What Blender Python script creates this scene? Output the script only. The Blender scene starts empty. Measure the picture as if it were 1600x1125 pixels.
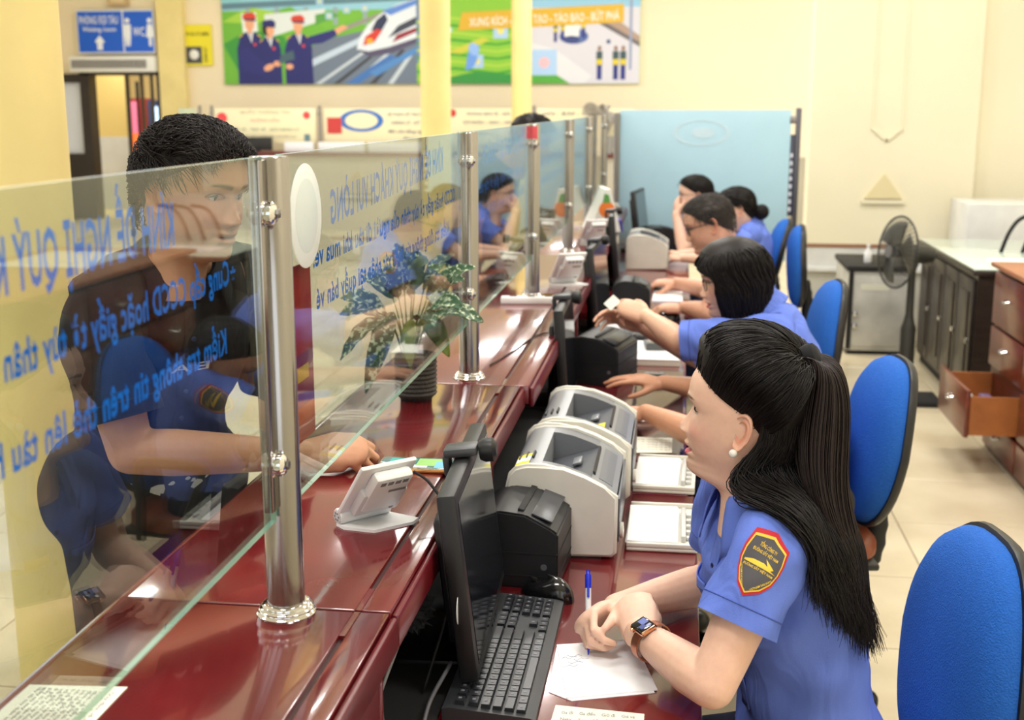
import bpy, bmesh, math, random
import numpy as np
from mathutils import Vector, Matrix, Euler
random.seed(7); rng = np.random.default_rng(7)
PI = math.pi
SC = bpy.context.scene
COL = SC.collection

# ------------------------------------------------------------------ camera, world, light, exposure
cam_data = bpy.data.cameras.new('camera')
cam = bpy.data.objects.new('camera', cam_data); COL.objects.link(cam)
cam.location = (0, 0, 1.635)
cam.rotation_euler = (PI/2 - 0.20624, 0, 0.13568)
cam_data.sensor_width = 36; cam_data.lens = 42.75
cam_data.clip_start = 0.05; cam_data.clip_end = 100
cam_data.dof.use_dof = True; cam_data.dof.focus_distance = 1.95; cam_data.dof.aperture_fstop = 5.6
SC.camera = cam

world = bpy.data.worlds.new('world'); SC.world = world; world.use_nodes = True
bg = world.node_tree.nodes['Background']
bg.inputs['Color'].default_value = (0.93, 0.97, 1.0, 1); bg.inputs['Strength'].default_value = 2.2

def area_light(name, loc, size, power, rot=(0,0,0), color=(1,1,1)):
    l = bpy.data.lights.new(name, 'AREA'); l.shape = 'RECTANGLE'; l.size, l.size_y = size
    l.energy = power; l.color = color
    o = bpy.data.objects.new(name, l); COL.objects.link(o); o.location = loc; o.rotation_euler = rot
    return o
CEIL = 4.3
LAMPS = [(-4.6,2.0),(-4.6,6.0),(-4.6,10.0),(-4.6,14.0),(-1.0,0.4),(-1.0,3.2),(-1.0,6.4),(-1.0,9.8),(-1.0,13.6),(1.5,1.0),(1.5,4.0),(1.5,7.0)]
for (lx, ly) in LAMPS:
    area_light('ceiling_lamp_light', (lx, ly, CEIL-0.075), (1.1, 0.5), 52.0 if ly < 9 else 72.0, color=(1.0, 0.99, 0.98))
SC.view_settings.view_transform = 'Standard'
SC.view_settings.look = 'None'
SC.view_settings.gamma = 1.0
SC.view_settings.use_curve_mapping = False
SC.view_settings.exposure = -0.07
SC.cycles.max_bounces = 10
SC.cycles.transparent_max_bounces = 24
SC.cycles.caustics_reflective = False
SC.cycles.caustics_refractive = False
SC.cycles.use_denoising = True

# ------------------------------------------------------------------ materials
def lin(c):
    c = c/255.0
    return c/12.92 if c <= 0.04045 else ((c+0.055)/1.055)**2.4
def rgb(t):
    return (lin(t[0]), lin(t[1]), lin(t[2]), 1.0)
MATS = {}
def pm(name, col, rough=0.5, metal=0.0, spec=0.5, coat=0.0, emit=0.0, trans=0.0, alpha=1.0,
       noise=0.0, nscale=20.0, bump=0.0, bscale=60.0, fold=0.0, fscale=9.0, aniso=None, attr=False, sss=0.0, col2=None, stretch=None):
    if name in MATS: return MATS[name]
    m = bpy.data.materials.new(name); m.use_nodes = True
    nt = m.node_tree; b = nt.nodes['Principled BSDF']
    c = rgb(col)
    b.inputs['Base Color'].default_value = c
    b.inputs['Roughness'].default_value = rough
    b.inputs['Metallic'].default_value = metal
    b.inputs['Specular IOR Level'].default_value = spec
    b.inputs['Coat Weight'].default_value = coat
    b.inputs['Coat Roughness'].default_value = 0.06
    b.inputs['Transmission Weight'].default_value = trans
    b.inputs['Alpha'].default_value = alpha
    if sss:
        b.inputs['Subsurface Weight'].default_value = sss
        b.inputs['Subsurface Radius'].default_value = (1.0, 0.35, 0.2)
        b.inputs['Subsurface Scale'].default_value = 0.006
    if emit:
        b.inputs['Emission Color'].default_value = c; b.inputs['Emission Strength'].default_value = emit
    src = None
    tc = None
    def coords():
        nonlocal tc
        if tc is None:
            tc = nt.nodes.new('ShaderNodeTexCoord')
            if stretch:
                mp = nt.nodes.new('ShaderNodeMapping'); mp.inputs['Scale'].default_value = stretch
                nt.links.new(tc.outputs['Object'], mp.inputs['Vector']); tc = mp
                return tc.outputs['Vector']
        return tc.outputs['Vector'] if stretch else tc.outputs['Object']
    if attr:
        a = nt.nodes.new('ShaderNodeAttribute'); a.attribute_name = 'Col'
        nt.links.new(a.outputs['Color'], b.inputs['Base Color']); src = a.outputs['Color']
    if noise or col2 is not None:
        n = nt.nodes.new('ShaderNodeTexNoise'); n.inputs['Scale'].default_value = nscale; n.inputs['Detail'].default_value = 5
        nt.links.new(coords(), n.inputs['Vector'])
        mx = nt.nodes.new('ShaderNodeMix'); mx.data_type = 'RGBA'
        if col2 is None:
            k = 1.0 - noise
            c2 = (c[0]*k, c[1]*k, c[2]*k, 1)
        else: c2 = rgb(col2)
        mx.inputs[6].default_value = c; mx.inputs[7].default_value = c2
        rp = nt.nodes.new('ShaderNodeValToRGB'); rp.color_ramp.elements[0].position = 0.35; rp.color_ramp.elements[1].position = 0.68
        nt.links.new(n.outputs['Fac'], rp.inputs['Fac']); nt.links.new(rp.outputs['Color'], mx.inputs[0])
        if src is not None:
            nt.links.new(src, mx.inputs[6])
            dk = nt.nodes.new('ShaderNodeMix'); dk.data_type='RGBA'; dk.blend_type='MULTIPLY'; dk.inputs[0].default_value=1
            nt.links.new(src, dk.inputs[6]); dk.inputs[7].default_value = (1-noise,1-noise*1.2,1-noise*1.2,1)
            nt.links.new(dk.outputs[2], mx.inputs[7])
        nt.links.new(mx.outputs[2], b.inputs['Base Color'])
    if bump:
        n2 = nt.nodes.new('ShaderNodeTexNoise'); n2.inputs['Scale'].default_value = bscale; n2.inputs['Detail'].default_value = 4
        nt.links.new(coords(), n2.inputs['Vector'])
        bp = nt.nodes.new('ShaderNodeBump'); bp.inputs['Strength'].default_value = bump; bp.inputs['Distance'].default_value = 0.01
        nt.links.new(n2.outputs['Fac'], bp.inputs['Height']); nt.links.new(bp.outputs['Normal'], b.inputs['Normal'])
        if fold:
            mp = nt.nodes.new('ShaderNodeMapping'); mp.inputs['Rotation'].default_value = (.5,.7,.2); mp.inputs['Scale'].default_value = (1.6,1.6,.55)
            n3 = nt.nodes.new('ShaderNodeTexNoise'); n3.inputs['Scale'].default_value = fscale; n3.inputs['Detail'].default_value = 2; n3.inputs['Distortion'].default_value = 1.2
            nt.links.new(coords(), mp.inputs['Vector']); nt.links.new(mp.outputs['Vector'], n3.inputs['Vector'])
            b3 = nt.nodes.new('ShaderNodeBump'); b3.inputs['Strength'].default_value = fold; b3.inputs['Distance'].default_value = .03
            nt.links.new(n3.outputs['Fac'], b3.inputs['Height']); nt.links.new(b3.outputs['Normal'], bp.inputs['Normal'])
    MATS[name] = m
    return m

def glass_mat(name, tint, ior=1.5, boost=1.0):
    if name in MATS: return MATS[name]
    m = bpy.data.materials.new(name); m.use_nodes = True; nt = m.node_tree
    for n in list(nt.nodes): nt.nodes.remove(n)
    out = nt.nodes.new('ShaderNodeOutputMaterial')
    tr = nt.nodes.new('ShaderNodeBsdfTransparent'); tr.inputs['Color'].default_value = rgb(tint)
    gl = nt.nodes.new('ShaderNodeBsdfGlossy'); gl.inputs['Roughness'].default_value = 0.0
    geo = nt.nodes.new('ShaderNodeNewGeometry')
    mr = nt.nodes.new('ShaderNodeMapRange'); mr.inputs['To Min'].default_value = ior; mr.inputs['To Max'].default_value = 1.0/ior
    fr = nt.nodes.new('ShaderNodeFresnel'); mx = nt.nodes.new('ShaderNodeMixShader')
    nt.links.new(geo.outputs['Backfacing'], mr.inputs['Value']); nt.links.new(mr.outputs['Result'], fr.inputs['IOR'])
    nt.links.new(fr.outputs['Fac'], mx.inputs['Fac'])
    nt.links.new(tr.outputs['BSDF'], mx.inputs[1]); nt.links.new(gl.outputs['BSDF'], mx.inputs[2])
    nt.links.new(mx.outputs['Shader'], out.inputs['Surface'])
    MATS[name] = m
    return m
def film_mat(name, col):
    """thin vinyl film: light comes through it from both sides"""
    m = bpy.data.materials.new(name); m.use_nodes = True; nt = m.node_tree; b = nt.nodes['Principled BSDF']; out = nt.nodes['Material Output']
    b.inputs['Base Color'].default_value = rgb(col); b.inputs['Roughness'].default_value = .4
    tr = nt.nodes.new('ShaderNodeBsdfTranslucent'); tr.inputs['Color'].default_value = rgb(col); mx = nt.nodes.new('ShaderNodeMixShader'); mx.inputs['Fac'].default_value = .5
    nt.links.new(b.outputs['BSDF'], mx.inputs[1]); nt.links.new(tr.outputs['BSDF'], mx.inputs[2]); nt.links.new(mx.outputs['Shader'], out.inputs['Surface'])
    MATS[name] = m
    return m

# ------------------------------------------------------------------ scene helpers
WM = {}
def thing(name, label, cat, loc=(0,0,0), rz=0.0, group=None, rot=None):
    o = bpy.data.objects.new(name, None); COL.objects.link(o)
    o.empty_display_size = 0.05
    o.location = loc; o.rotation_euler = rot if rot else (0, 0, rz)
    o['label'] = label; o['category'] = cat
    if group: o['group'] = group
    WM[o.name] = Matrix.Translation(Vector(loc)) @ Euler(rot if rot else (0,0,rz)).to_matrix().to_4x4()
    return o
def structure(o, label=None):
    o['kind'] = 'structure'
    if label: o['label'] = label; 
    return o
def tag(o, label, cat, group=None):
    o['label'] = label; o['category'] = cat
    if group: o['group'] = group
    return o
def finish_mesh(me, smooth=40):
    if smooth:
        me.polygons.foreach_set('use_smooth', [True]*len(me.polygons))
        if smooth < 180: me.set_sharp_from_angle(angle=math.radians(smooth))
def obj(name, bm, mats, parent=None, world=False, smooth=40, recalc=True, keep=False):
    if world and parent is not None:
        bm.transform(WM[parent.name].inverted())
    if recalc: bmesh.ops.recalc_face_normals(bm, faces=bm.faces)
    me = bpy.data.meshes.new(name); bm.to_mesh(me); bm.free()
    finish_mesh(me, smooth)
    if not isinstance(mats, (list, tuple)): mats = [mats]
    for m in mats: me.materials.append(m)
    o = bpy.data.objects.new(name, me); COL.objects.link(o)
    if parent is not None:
        o.parent = parent; WM[o.name] = WM[parent.name]
    else: WM[o.name] = Matrix.Identity(4)
    return o
def obj_at(name, bm, mats, loc, rz=0.0, rot=None, smooth=40):
    o = obj(name, bm, mats, smooth=smooth)
    o.location = loc; o.rotation_euler = rot if rot else (0,0,rz)
    WM[o.name] = Matrix.Translation(Vector(loc)) @ Euler(rot if rot else (0,0,rz)).to_matrix().to_4x4()
    return o
def dup(root, loc=None, rz=None, label=None, group=None):
    r = root.copy(); COL.objects.link(r)
    if loc is not None: r.location = loc
    if rz is not None: r.rotation_euler = (0, 0, rz)
    if label: r['label'] = label
    if group: r['group'] = group
    WM[r.name] = Matrix.Translation(r.location) @ r.rotation_euler.to_matrix().to_4x4()
    for ch in list(root.children):
        c = ch.copy(); COL.objects.link(c); c.parent = r
        for g in list(ch.children):
            d = g.copy(); COL.objects.link(d); d.parent = c
    return r

# ------------------------------------------------------------------ shape helpers
def NB(): return bmesh.new()
def box(bm, c, s, bev=0.0, seg=2, rot=None, mi=0):
    r = bmesh.ops.create_cube(bm, size=1.0); vs = r['verts']
    for v in vs: v.co = Vector((v.co.x*s[0], v.co.y*s[1], v.co.z*s[2]))
    fs = set(f for v in vs for f in v.link_faces)
    if bev > 0:
        es = list(set(e for v in vs for e in v.link_edges))
        rr = bmesh.ops.bevel(bm, geom=es, offset=bev, segments=seg, affect='EDGES', profile=0.5)
        fs |= set(f for f in rr['faces']); vs = list(set(v for f in fs if f.is_valid for v in f.verts))
        fs = set(f for f in fs if f.is_valid) | set(f for v in vs for f in v.link_faces)
    M = Matrix.Translation(Vector(c))
    if rot is not None: M = M @ (rot if isinstance(rot, Matrix) else Euler(rot).to_matrix().to_4x4())
    for v in vs: v.co = M @ v.co
    if mi:
        for f in fs: f.material_index = mi
    return vs
def bx(bm, x0, x1, y0, y1, z0, z1, bev=0.0, mi=0, seg=2):
    return box(bm, ((x0+x1)/2, (y0+y1)/2, (z0+z1)/2), (abs(x1-x0), abs(y1-y0), abs(z1-z0)), bev, seg, None, mi)
def loft(bm, rings, closed=True, cap=True, mi=0, M=None):
    vr = []
    for r in rings:
        vr.append([bm.verts.new(M @ Vector(p) if M else Vector(p)) for p in r])
    n = len(vr[0]); fs = []
    for a, b in zip(vr[:-1], vr[1:]):
        for i in range(n if closed else n-1):
            j = (i+1) % n
            fs.append(bm.faces.new((a[i], a[j], b[j], b[i])))
    if cap:
        for r in (vr[0], vr[-1]):
            fs.append(bm.faces.new(r))
    for f in fs: f.material_index = mi
    return vr
def frames(pts):
    pts = [Vector(p) for p in pts]; out = []
    T0 = (pts[1]-pts[0]).normalized()
    ref = Vector((0,0,1)) if abs(T0.z) < 0.9 else Vector((1,0,0))
    N = (ref - T0*ref.dot(T0)).normalized()
    for i, p in enumerate(pts):
        if i == 0: T = pts[1]-pts[0]
        elif i == len(pts)-1: T = pts[-1]-pts[-2]
        else: T = (pts[i+1]-p).normalized() + (p-pts[i-1]).normalized()
        T = T.normalized() if T.length > 1e-9 else T0
        N = (N - T*N.dot(T)); N = N.normalized() if N.length > 1e-9 else Vector((1,0,0))
        out.append((p, T, N, T.cross(N)))
    return out
def tube(bm, pts, r, n=8, cap=True, mi=0, closed=False, flat=1.0):
    fr = frames(pts); rs = r if isinstance(r, (list, tuple, np.ndarray)) else [r]*len(pts)
    rings = [[p + (N*math.cos(2*PI*k/n) + B*math.sin(2*PI*k/n)*flat)*rr for k in range(n)] for (p, T, N, B), rr in zip(fr, rs)]
    if closed: rings.append(rings[0])
    return loft(bm, rings, True, cap and not closed, mi)
def lathe(bm, prof, n=24, M=None, mi=0, cap=True):
    rings = [[(max(r,1e-5)*math.cos(2*PI*k/n), max(r,1e-5)*math.sin(2*PI*k/n), z) for k in range(n)] for r, z in prof]
    return loft(bm, rings, True, cap, mi, M)
def prism(bm, poly, h0, h1, M=None, mi=0):
    """poly in local xy, extruded along local z"""
    return loft(bm, [[(x, y, h0) for x, y in poly], [(x, y, h1) for x, y in poly]], True, True, mi, M)
def grid(bm, f, nu, nv, mi=0, closed_u=False):
    vs = [[bm.verts.new(Vector(f(i/nu, j/nv))) for i in range(nu if closed_u else nu+1)] for j in range(nv+1)]
    m = len(vs[0])
    for j in range(nv):
        for i in range(nu):
            a, b = vs[j][i], vs[j][(i+1) % m]; c, d = vs[j+1][(i+1) % m], vs[j+1][i]
            fc = bm.faces.new((a, b, c, d)); fc.material_index = mi
    return vs
def basis(x, y, z, o=(0,0,0)):
    M = Matrix.Identity(4)
    for i, a in enumerate((x, y, z)):
        a = Vector(a); M[0][i], M[1][i], M[2][i] = a.x, a.y, a.z
    M[0][3], M[1][3], M[2][3] = o
    return M
def smooth_path(pts, n=8, closed=False):
    P = [Vector(p) for p in pts]; out = []
    L = len(P)
    for i in range(L-1 if not closed else L):
        p0 = P[i-1] if (i > 0 or closed) else P[0]*2-P[1]
        p1, p2 = P[i], P[(i+1) % L]
        p3 = P[(i+2) % L] if (i+2 < L or closed) else P[-1]*2-P[-2]
        for k in range(n):
            t = k/n
            out.append(0.5*((2*p1) + (p2-p0)*t + (2*p0-5*p1+4*p2-p3)*t*t + (3*p1-p0-3*p2+p3)*t**3))
    if not closed: out.append(P[-1].copy())
    return out
TXT = {}
def text_bm(s, size=1.0, align='LEFT', width=None, extrude=0.0, bold=.012):
    """flat lettering as a bmesh in local xy; width squeezes it to that total width"""
    cu = bpy.data.curves.new('lettering', 'FONT'); cu.body = s; cu.size = size; cu.align_x = 'LEFT'
    cu.resolution_u = 2; cu.offset = bold*size; cu.space_character = 1.0+max(0,bold-.012)*5; cu.extrude = extrude; cu.fill_mode = 'FRONT' if extrude == 0 else 'BOTH'
    o = bpy.data.objects.new('lettering', cu); COL.objects.link(o)
    dg = bpy.context.evaluated_depsgraph_get()
    me = bpy.data.meshes.new_from_object(o.evaluated_get(dg))
    bpy.data.objects.remove(o); bpy.data.curves.remove(cu)
    bm = bmesh.new(); bm.from_mesh(me); bpy.data.meshes.remove(me)
    if bm.verts:
        xs = [v.co.x for v in bm.verts]; x0, x1 = min(xs), max(xs)
        k = (width/(x1-x0)) if width else 1.0
        w = (x1-x0)*k; off = 0 if align == 'LEFT' else (-w/2 if align == 'CENTER' else -w)
        for v in bm.verts: v.co.x = (v.co.x-x0)*k + off
    return bm
def lettering(s, M, size, mat, parent, align='LEFT', width=None, world=True, name='lettering', fn=None, bold=.012):
    bm = text_bm(s, size, align, width, bold=bold)
    for v in bm.verts: v.co = Vector(fn(v.co.x, v.co.y)) if fn else M @ v.co
    return obj(name, bm, mat, parent, world=world, smooth=0, recalc=False)
def merge_bm(dst, src, M=None, mi=None):
    mp = {}
    for v in src.verts: mp[v] = dst.verts.new(M @ v.co if M else v.co)
    for f in src.faces:
        try:
            g = dst.faces.new([mp[v] for v in f.verts]); g.material_index = f.material_index if mi is None else mi
        except ValueError: pass
    src.free()
# ------------------------------------------------------------------ room
CREAM = pm('cream_wall',(240,232,206),.75,spec=.2,noise=.05,nscale=1.2,bump=.03,bscale=90)
PEACH = pm('peach_wall',(244,228,196),.75,spec=.2,noise=.04,nscale=1.0)
YELLOW = pm('yellow_paint',(241,221,152),.55,spec=.3,noise=.10,nscale=3.5,bump=.03,bscale=60)
WHITE = pm('white_paint',(236,236,232),.7)
MARBLE = pm('white_marble',(226,226,224),.3,noise=.14,nscale=5)
GREYP = pm('grey_dado',(196,194,184),.6,noise=.10,nscale=4)
DARKW = pm('dark_wood',(46,36,32),.4,noise=.35,nscale=8,stretch=(1,1,8))
TILE = pm('beige_floor_tile',(224,211,182),.22,spec=.5,noise=.10,nscale=2.6,col2=(208,193,162))
GROUT = pm('tile_grout',(186,174,150),.8)
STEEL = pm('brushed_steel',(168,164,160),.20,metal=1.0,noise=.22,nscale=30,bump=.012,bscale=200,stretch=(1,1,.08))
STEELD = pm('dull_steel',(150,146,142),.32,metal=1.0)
CHROME = pm('chrome',(225,225,225),.07,metal=1.0)
BLACKP = pm('black_plastic',(26,26,28),.42,noise=.25,nscale=30)
BLACKM = pm('black_matte',(15,15,16),.7)

b = NB(); bx(b, -9.2, 3.2, -3.2, 17.4, -.10, -.004)
fl = structure(obj('floor', b, GROUT, smooth=0))
proto = NB(); box(proto, (0,0,-.003), (.594,.594,.012), .0015, 1)
tile0 = obj('tile', proto, TILE, fl, smooth=0); first = True
def visible(x, y):
    """only the tiles a visitor standing near the desk could see"""
    return abs((x + .1366*y)) < .62*y + 1.0 and y > .3
for i in range(-13, 6):
    for j in range(0, 30):
        x, y = .6+.6*i, .3+.6*j
        if -8 < x < 3.2 and y < 17.2 and visible(x, y) and not (-.7 < x < .0 and y < 8.2) and not (x < -2.2 and y < 1.8) and not (x>2.6):
            if first: o = tile0; first = False
            else:
                o = tile0.copy(); COL.objects.link(o)
            o.location = (x, y, 0)

b = NB(); bx(b, -9.2, 3.2, -3.2, 17.4, CEIL, CEIL+.1)
structure(obj('ceiling', b, pm('ceiling_white',(246,243,232),.9), smooth=0))
ORD = ['first','second','third','fourth','fifth']
for li, (lx, ly) in enumerate(LAMPS):
    row, k0 = (('hall of the customers',0) if lx < -4 else ('red ticket counter',4) if lx < 0 else ('floor behind the clerks',9))
    t = thing('ceiling_lamp','flat white ceiling lamp panel over the %s, %s from the front end' % (row, ORD[li-k0]),'lamp',(lx,ly,CEIL), group='ceiling lamps')
    b = NB(); bx(b,-.62,.62,-.32,.32,-.05,0); obj('lamp_housing', b, WHITE, t)
    b = NB(); bx(b,-.57,.57,-.27,.27,-.06,-.051); obj('diffuser', b, pm('lamp_diffuser',(255,250,240),.5,emit=3.0), t)

# back wall with the doorway
b = NB()
DX0, DX1, DH = -8.46, -7.30, 2.06
for x0, x1, z0, z1 in ((-9.2,-8.95,0,CEIL),(-8.95,DX1+.16,DH+.02,CEIL),(DX1+.16,3.2,0,CEIL)):
    bx(b, x0, x1, 17, 17.15, z0, z1)
wb = structure(obj('wall_back', b, PEACH, smooth=0))
b = NB(); bx(b, DX1+.16, 3.2, 16.97, 17.0, 0, .95); obj('dado_panel', b, pm('tan_dado',(186,176,152),.6,noise=.1,nscale=3), wb)
b = NB(); bx(b, -7.35, -6.97, 16.86, 17.0, 0, CEIL); structure(obj('pilaster_wall', b, YELLOW, smooth=0))['label']='yellow pilaster beside the doorway'

def window_wall(name, axis, c, a0, a1, wins, z0, z1):
    """wall along a with real openings"""
    b = NB(); prev = a0
    def add(p, q, zz0, zz1):
        if axis == 'x': bx(b, c-.1, c, p, q, zz0, zz1)
        else: bx(b, p, q, c-.1, c, zz0, zz1)
    for w0, w1 in wins:
        add(prev, w0, 0, CEIL); add(w0, w1, 0, z0); add(w0, w1, z1, CEIL); prev = w1
    add(prev, a1, 0, CEIL)
    return structure(obj(name, b, CREAM, smooth=0))
window_wall('wall_left','x',-9.2,-3.2,17.15,[(-.5,2.3),(3.3,6.1),(7.1,9.9),(10.9,13.7)],.15,3.4)
window_wall('wall_rear','y',-3.2,-9.2,3.2,[(-7.5,-4.5),(-3.2,-.6),(.3,2.6)],.9,3.4)
# right wall and the front pilaster wall behind the desks
PY = 9.3
b = NB(); bx(b, 2.75, 2.85, -3.2, PY, 0, CEIL); structure(obj('wall_right', b, CREAM, smooth=0))
b = NB(); bx(b, .944, 2.12, PY, PY+.25, .625, CEIL); bx(b, 2.12, 2.85, PY+.12, PY+.25, .625, CEIL)
wf = structure(obj('wall_front', b, CREAM, smooth=0))
b = NB(); bx(b, .95, 2.85, PY-.008, PY+.25, .600, .625); obj('brown_ledge', b, pm('brown_trim',(150,104,78),.5), wf)
b = NB(); bx(b, .96, 2.85, PY, PY+.25, .45, .60); obj('marble_band', b, MARBLE, wf)
b = NB(); bx(b, .96, 2.85, PY-.03, PY+.25, .42, .455, .005); obj('marble_sill', b, MARBLE, wf)
b = NB(); bx(b, .96, 2.85, PY+.01, PY+.25, 0, .42); obj('grey_dado', b, GREYP, wf)
# sunk arrow and triangle ornament on the pilaster
M = basis((1,0,0),(0,0,1),(0,-1,0),(1.488,PY,0))
b = NB(); e = .085
for sx in (-1,1):
    box(b, (1.488+sx*.052, PY-.006, 1.385+.045), (.15,.022,.02), rot=(0,-sx*.70,0))
    bx(b, 1.488+sx*.105-.006, 1.488+sx*.105+.006, PY-.014, PY, 1.475, CEIL)
obj('arrow_moulding', b, CREAM, wf)
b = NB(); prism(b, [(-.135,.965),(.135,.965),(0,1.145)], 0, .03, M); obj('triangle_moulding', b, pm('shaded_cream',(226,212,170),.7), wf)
b = NB(); bx(b, 1.335, 1.64, PY-.03, PY, .93, .955); obj('ornament_sill', b, CREAM, wf)
# white boxed dado further right
b = NB(); bx(b, 1.94, 2.745, 8.6, 9.15, 0, .985, .004); o = obj('marble_plinth', b, MARBLE); tag(o,'white marble boxed plinth against the right end of the cream wall','plinth')

# doorway with dark frame, white glazed side panels and the corridor behind
dr = bpy.data.objects.new('door_1', None); COL.objects.link(dr); structure(dr); WM['door_1'] = Matrix.Identity(4)
b = NB()
for x in (DX0-.06, DX1-.06): bx(b, x-.07, x+.07, 16.93, 17.16, 0, DH+.08)
bx(b, DX0-.1, DX1+.1, 16.93, 17.16, DH, DH+.10)
bx(b, -8.95, DX0-.06, 16.95, 17.14, DH-.10, DH+.02); bx(b, -8.95, DX0-.06, 16.95, 17.14, 0, .95)
bx(b, DX1-.02, DX1+.18, 16.95, 17.14, DH-.10, DH+.02)
bx(b, -7.96, -7.92, 17.05, 17.12, 0, DH); bx(b, -7.735, -7.705, 17.05, 17.12, 0, DH); bx(b, -7.58, -7.555, 17.05, 17.12, 0, DH)
obj('door_frame', b, DARKW, dr, smooth=0)
b = NB(); bx(b, -8.92, DX0-.12, 17.02, 17.06, .95, DH-.10); bx(b, DX1, DX1+.14, 17.02, 17.06, .95, DH-.1); obj('white_panel', b, pm('white_pane',(222,226,238),.3), dr, smooth=0)
b = NB(); bx(b, -8.98, -7.0, 17.16, 17.2, 2.16, 3.0); bx(b,-10.4,-10.3,17.15,20,0,3); bx(b,-7.1,-7.0,17.15,20,0,3); bx(b,-10.4,-7,20,20.1,0,3); bx(b,-10.4,-7,17.15,20,3,3.1); bx(b,-10.4,-7,17.15,20,-.1,0); obj('corridor', b, pm('corridor_yellow',(226,206,146),.8), dr, smooth=0)
b = NB(); bx(b,-9.20,-8.66,18.6,18.7,0,1.15); obj('corridor_dado', b, GREYP, dr, smooth=0)
b = NB(); bx(b,-9.20,-8.66,18.62,18.72,1.15,3); obj('corridor_partition', b, pm('corridor_tan',(206,180,108),.8), dr, smooth=0)
area_light('corridor_fill_light', (-8.4, 18.2, 2.95), (.8,.8), 55)  # added fill to brighten the corridor; no lamp fixture belongs to it
t = thing('snack_machine','pink and orange lit snack machine inside the far corridor','vending machine',(-8.70,19.0,0))
b = NB(); bx(b,-.2,.12,0,.5,0,1.75,.02); obj('cabinet', b, pm('machine_red',(170,60,60),.5), t)
b = NB(); bx(b,-.18,.1,-.012,0,1.1,1.70); obj('sign_pink', b, pm('lit_pink',(236,130,160),.4,emit=.8), t)
b = NB(); bx(b,-.18,.1,-.016,-.002,.85,1.20); obj('sign_orange', b, pm('lit_orange',(255,120,60),.4,emit=1.2), t)
t = thing('drink_fridge','tall dark drinks fridge with a glowing blue-white front in the corridor','fridge',(-8.24,18.7,0))
b = NB(); bx(b,-.14,.2,0,.45,0,1.72,.01); obj('cabinet', b, pm('fridge_navy',(30,44,80),.4), t)
b = NB(); bx(b,-.03,.13,-.012,0,.7,1.62); obj('lit_front', b, pm('lit_blue',(190,225,255),.4,emit=1.6), t)
t = thing('red_banner_stand','narrow red roll-up banner with dark frame standing in the corridor','banner',(-8.30,18.35,0))
b = NB(); bx(b,-.05,.05,-.01,.01,.4,1.75); obj('print', b, pm('banner_red',(190,50,45),.6), t)
b = NB(); bx(b,-.09,-.05,-.02,.02,0,2.0); bx(b,-.09,.07,-.06,.06,0,.03); obj('pole', b, BLACKM, t)

# column row
def column(x, y, r, label=None):
    b = NB(); lathe(b, [(r,0),(r,CEIL-.2),(r*1.2,CEIL-.15),(r*1.2,CEIL)], 32, Matrix.Translation((x,y,0)))
    o = structure(obj('column', b, YELLOW, smooth=40)); o['label'] = label; return o
column(-1.722, 3.05, .118, 'thick yellow column nearest the glass partition')
column(-1.975, 9.9, .122, 'slim yellow column in front of the printed banner, wider one')
column(-1.905, 14.8, .120, 'farthest slim yellow column in front of the printed banner')

# wall furniture over the door
SB = pm('sign_blue',(0,92,214),.4); SW = pm('sign_white',(240,244,250),.4)
t = thing('restroom_sign','blue sign with waiting room lettering and two toilet figures above the doorway','sign',(-7.98,16.93,2.66))
b = NB(); bx(b,-.575,.575,-.03,.02,-.30,.30,.004); obj('sign_board', b, SW, t, smooth=0)
b = NB(); bx(b,-.56,.105,-.035,-.03,-.28,.28); bx(b,.13,.56,-.035,-.03,-.28,.28); obj('blue_field', b, SB, t, smooth=0)
F = basis((1,0,0),(0,0,1),(0,-1,0),(0,-.037,0))
def sgn(s, x, z, size, w, mat=SW, par=None, al='CENTER'): lettering(s, F @ Matrix.Translation((x,z,0)), size, mat, par, al, w, world=False)
sgn('PHÒNG ĐỢI TÀU', -.24, .11, .15, .58, par=t); sgn('Waiting room', -.24, .005, .09, .50, par=t); sgn('WC', .350, -.06, .17, .17, par=t)
b = NB()
prism(b, [(-.07,-.02),(.07,-.02),(.07,-.0),(0,.08),(-.07,0)], 0, .002, F @ Matrix.Translation((-.24,-.13,0)))
bx(b, -.28,-.20,-.04,-.037,-.25,-.14); obj('arrow', b, SW, t, smooth=0)
for k, (x, dress) in enumerate(((.185,False),(.515,True))):
    b = NB(); lathe(b, [(0,0),(.035,0),(.035,.003),(0,.003)], 14, F @ Matrix.Translation((x,.15,0)))
    prism(b, [(-.05,.10),(.05,.10),(.05,-.03),(.03,-.20),(.006,-.20),(0,-.06),(-.006,-.20),(-.035,-.20),(-.055,-.03)] if not dress else [(-.035,.10),(.035,.10),(.06,-.08),(.02,-.08),(.02,-.20),(-.02,-.20),(-.02,-.08),(-.06,-.08)], 0, .002, F @ Matrix.Translation((x,0,0)))
    obj('toilet_figure', b, SW, t, smooth=0)
t = thing('air_curtain','white air curtain with a grey slotted outlet above the doorway','air curtain',(-8.0,16.85,2.21))
b = NB(); bx(b,-.64,.62,-.10,.15,-.11,.11,.02); obj('body', b, WHITE, t)
for k in range(6):
    b = NB(); bx(b,-.60,.52,-.112,-.098,-.055+.020*k,-.043+.020*k); obj('louvre', b, pm('vent_grey',(128,122,118),.6), t)
t = thing('wall_lantern','small tan square fitting high on the wall over the blue sign','fitting',(-7.93,16.95,3.12))
b = NB(); bx(b,-.14,.14,-.06,.05,-.10,.12,.01); obj('housing', b, pm('tan_box',(206,176,130),.6), t)
b = NB(); bx(b,-.10,.10,-.065,-.06,-.06,.08,.003); obj('face_plate', b, pm('tan_plate',(226,200,158),.5), t)
t = thing('camera_notice','yellow surveillance notice with a small camera picture on the wall','sign',(-6.80,16.97,2.47))
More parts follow.
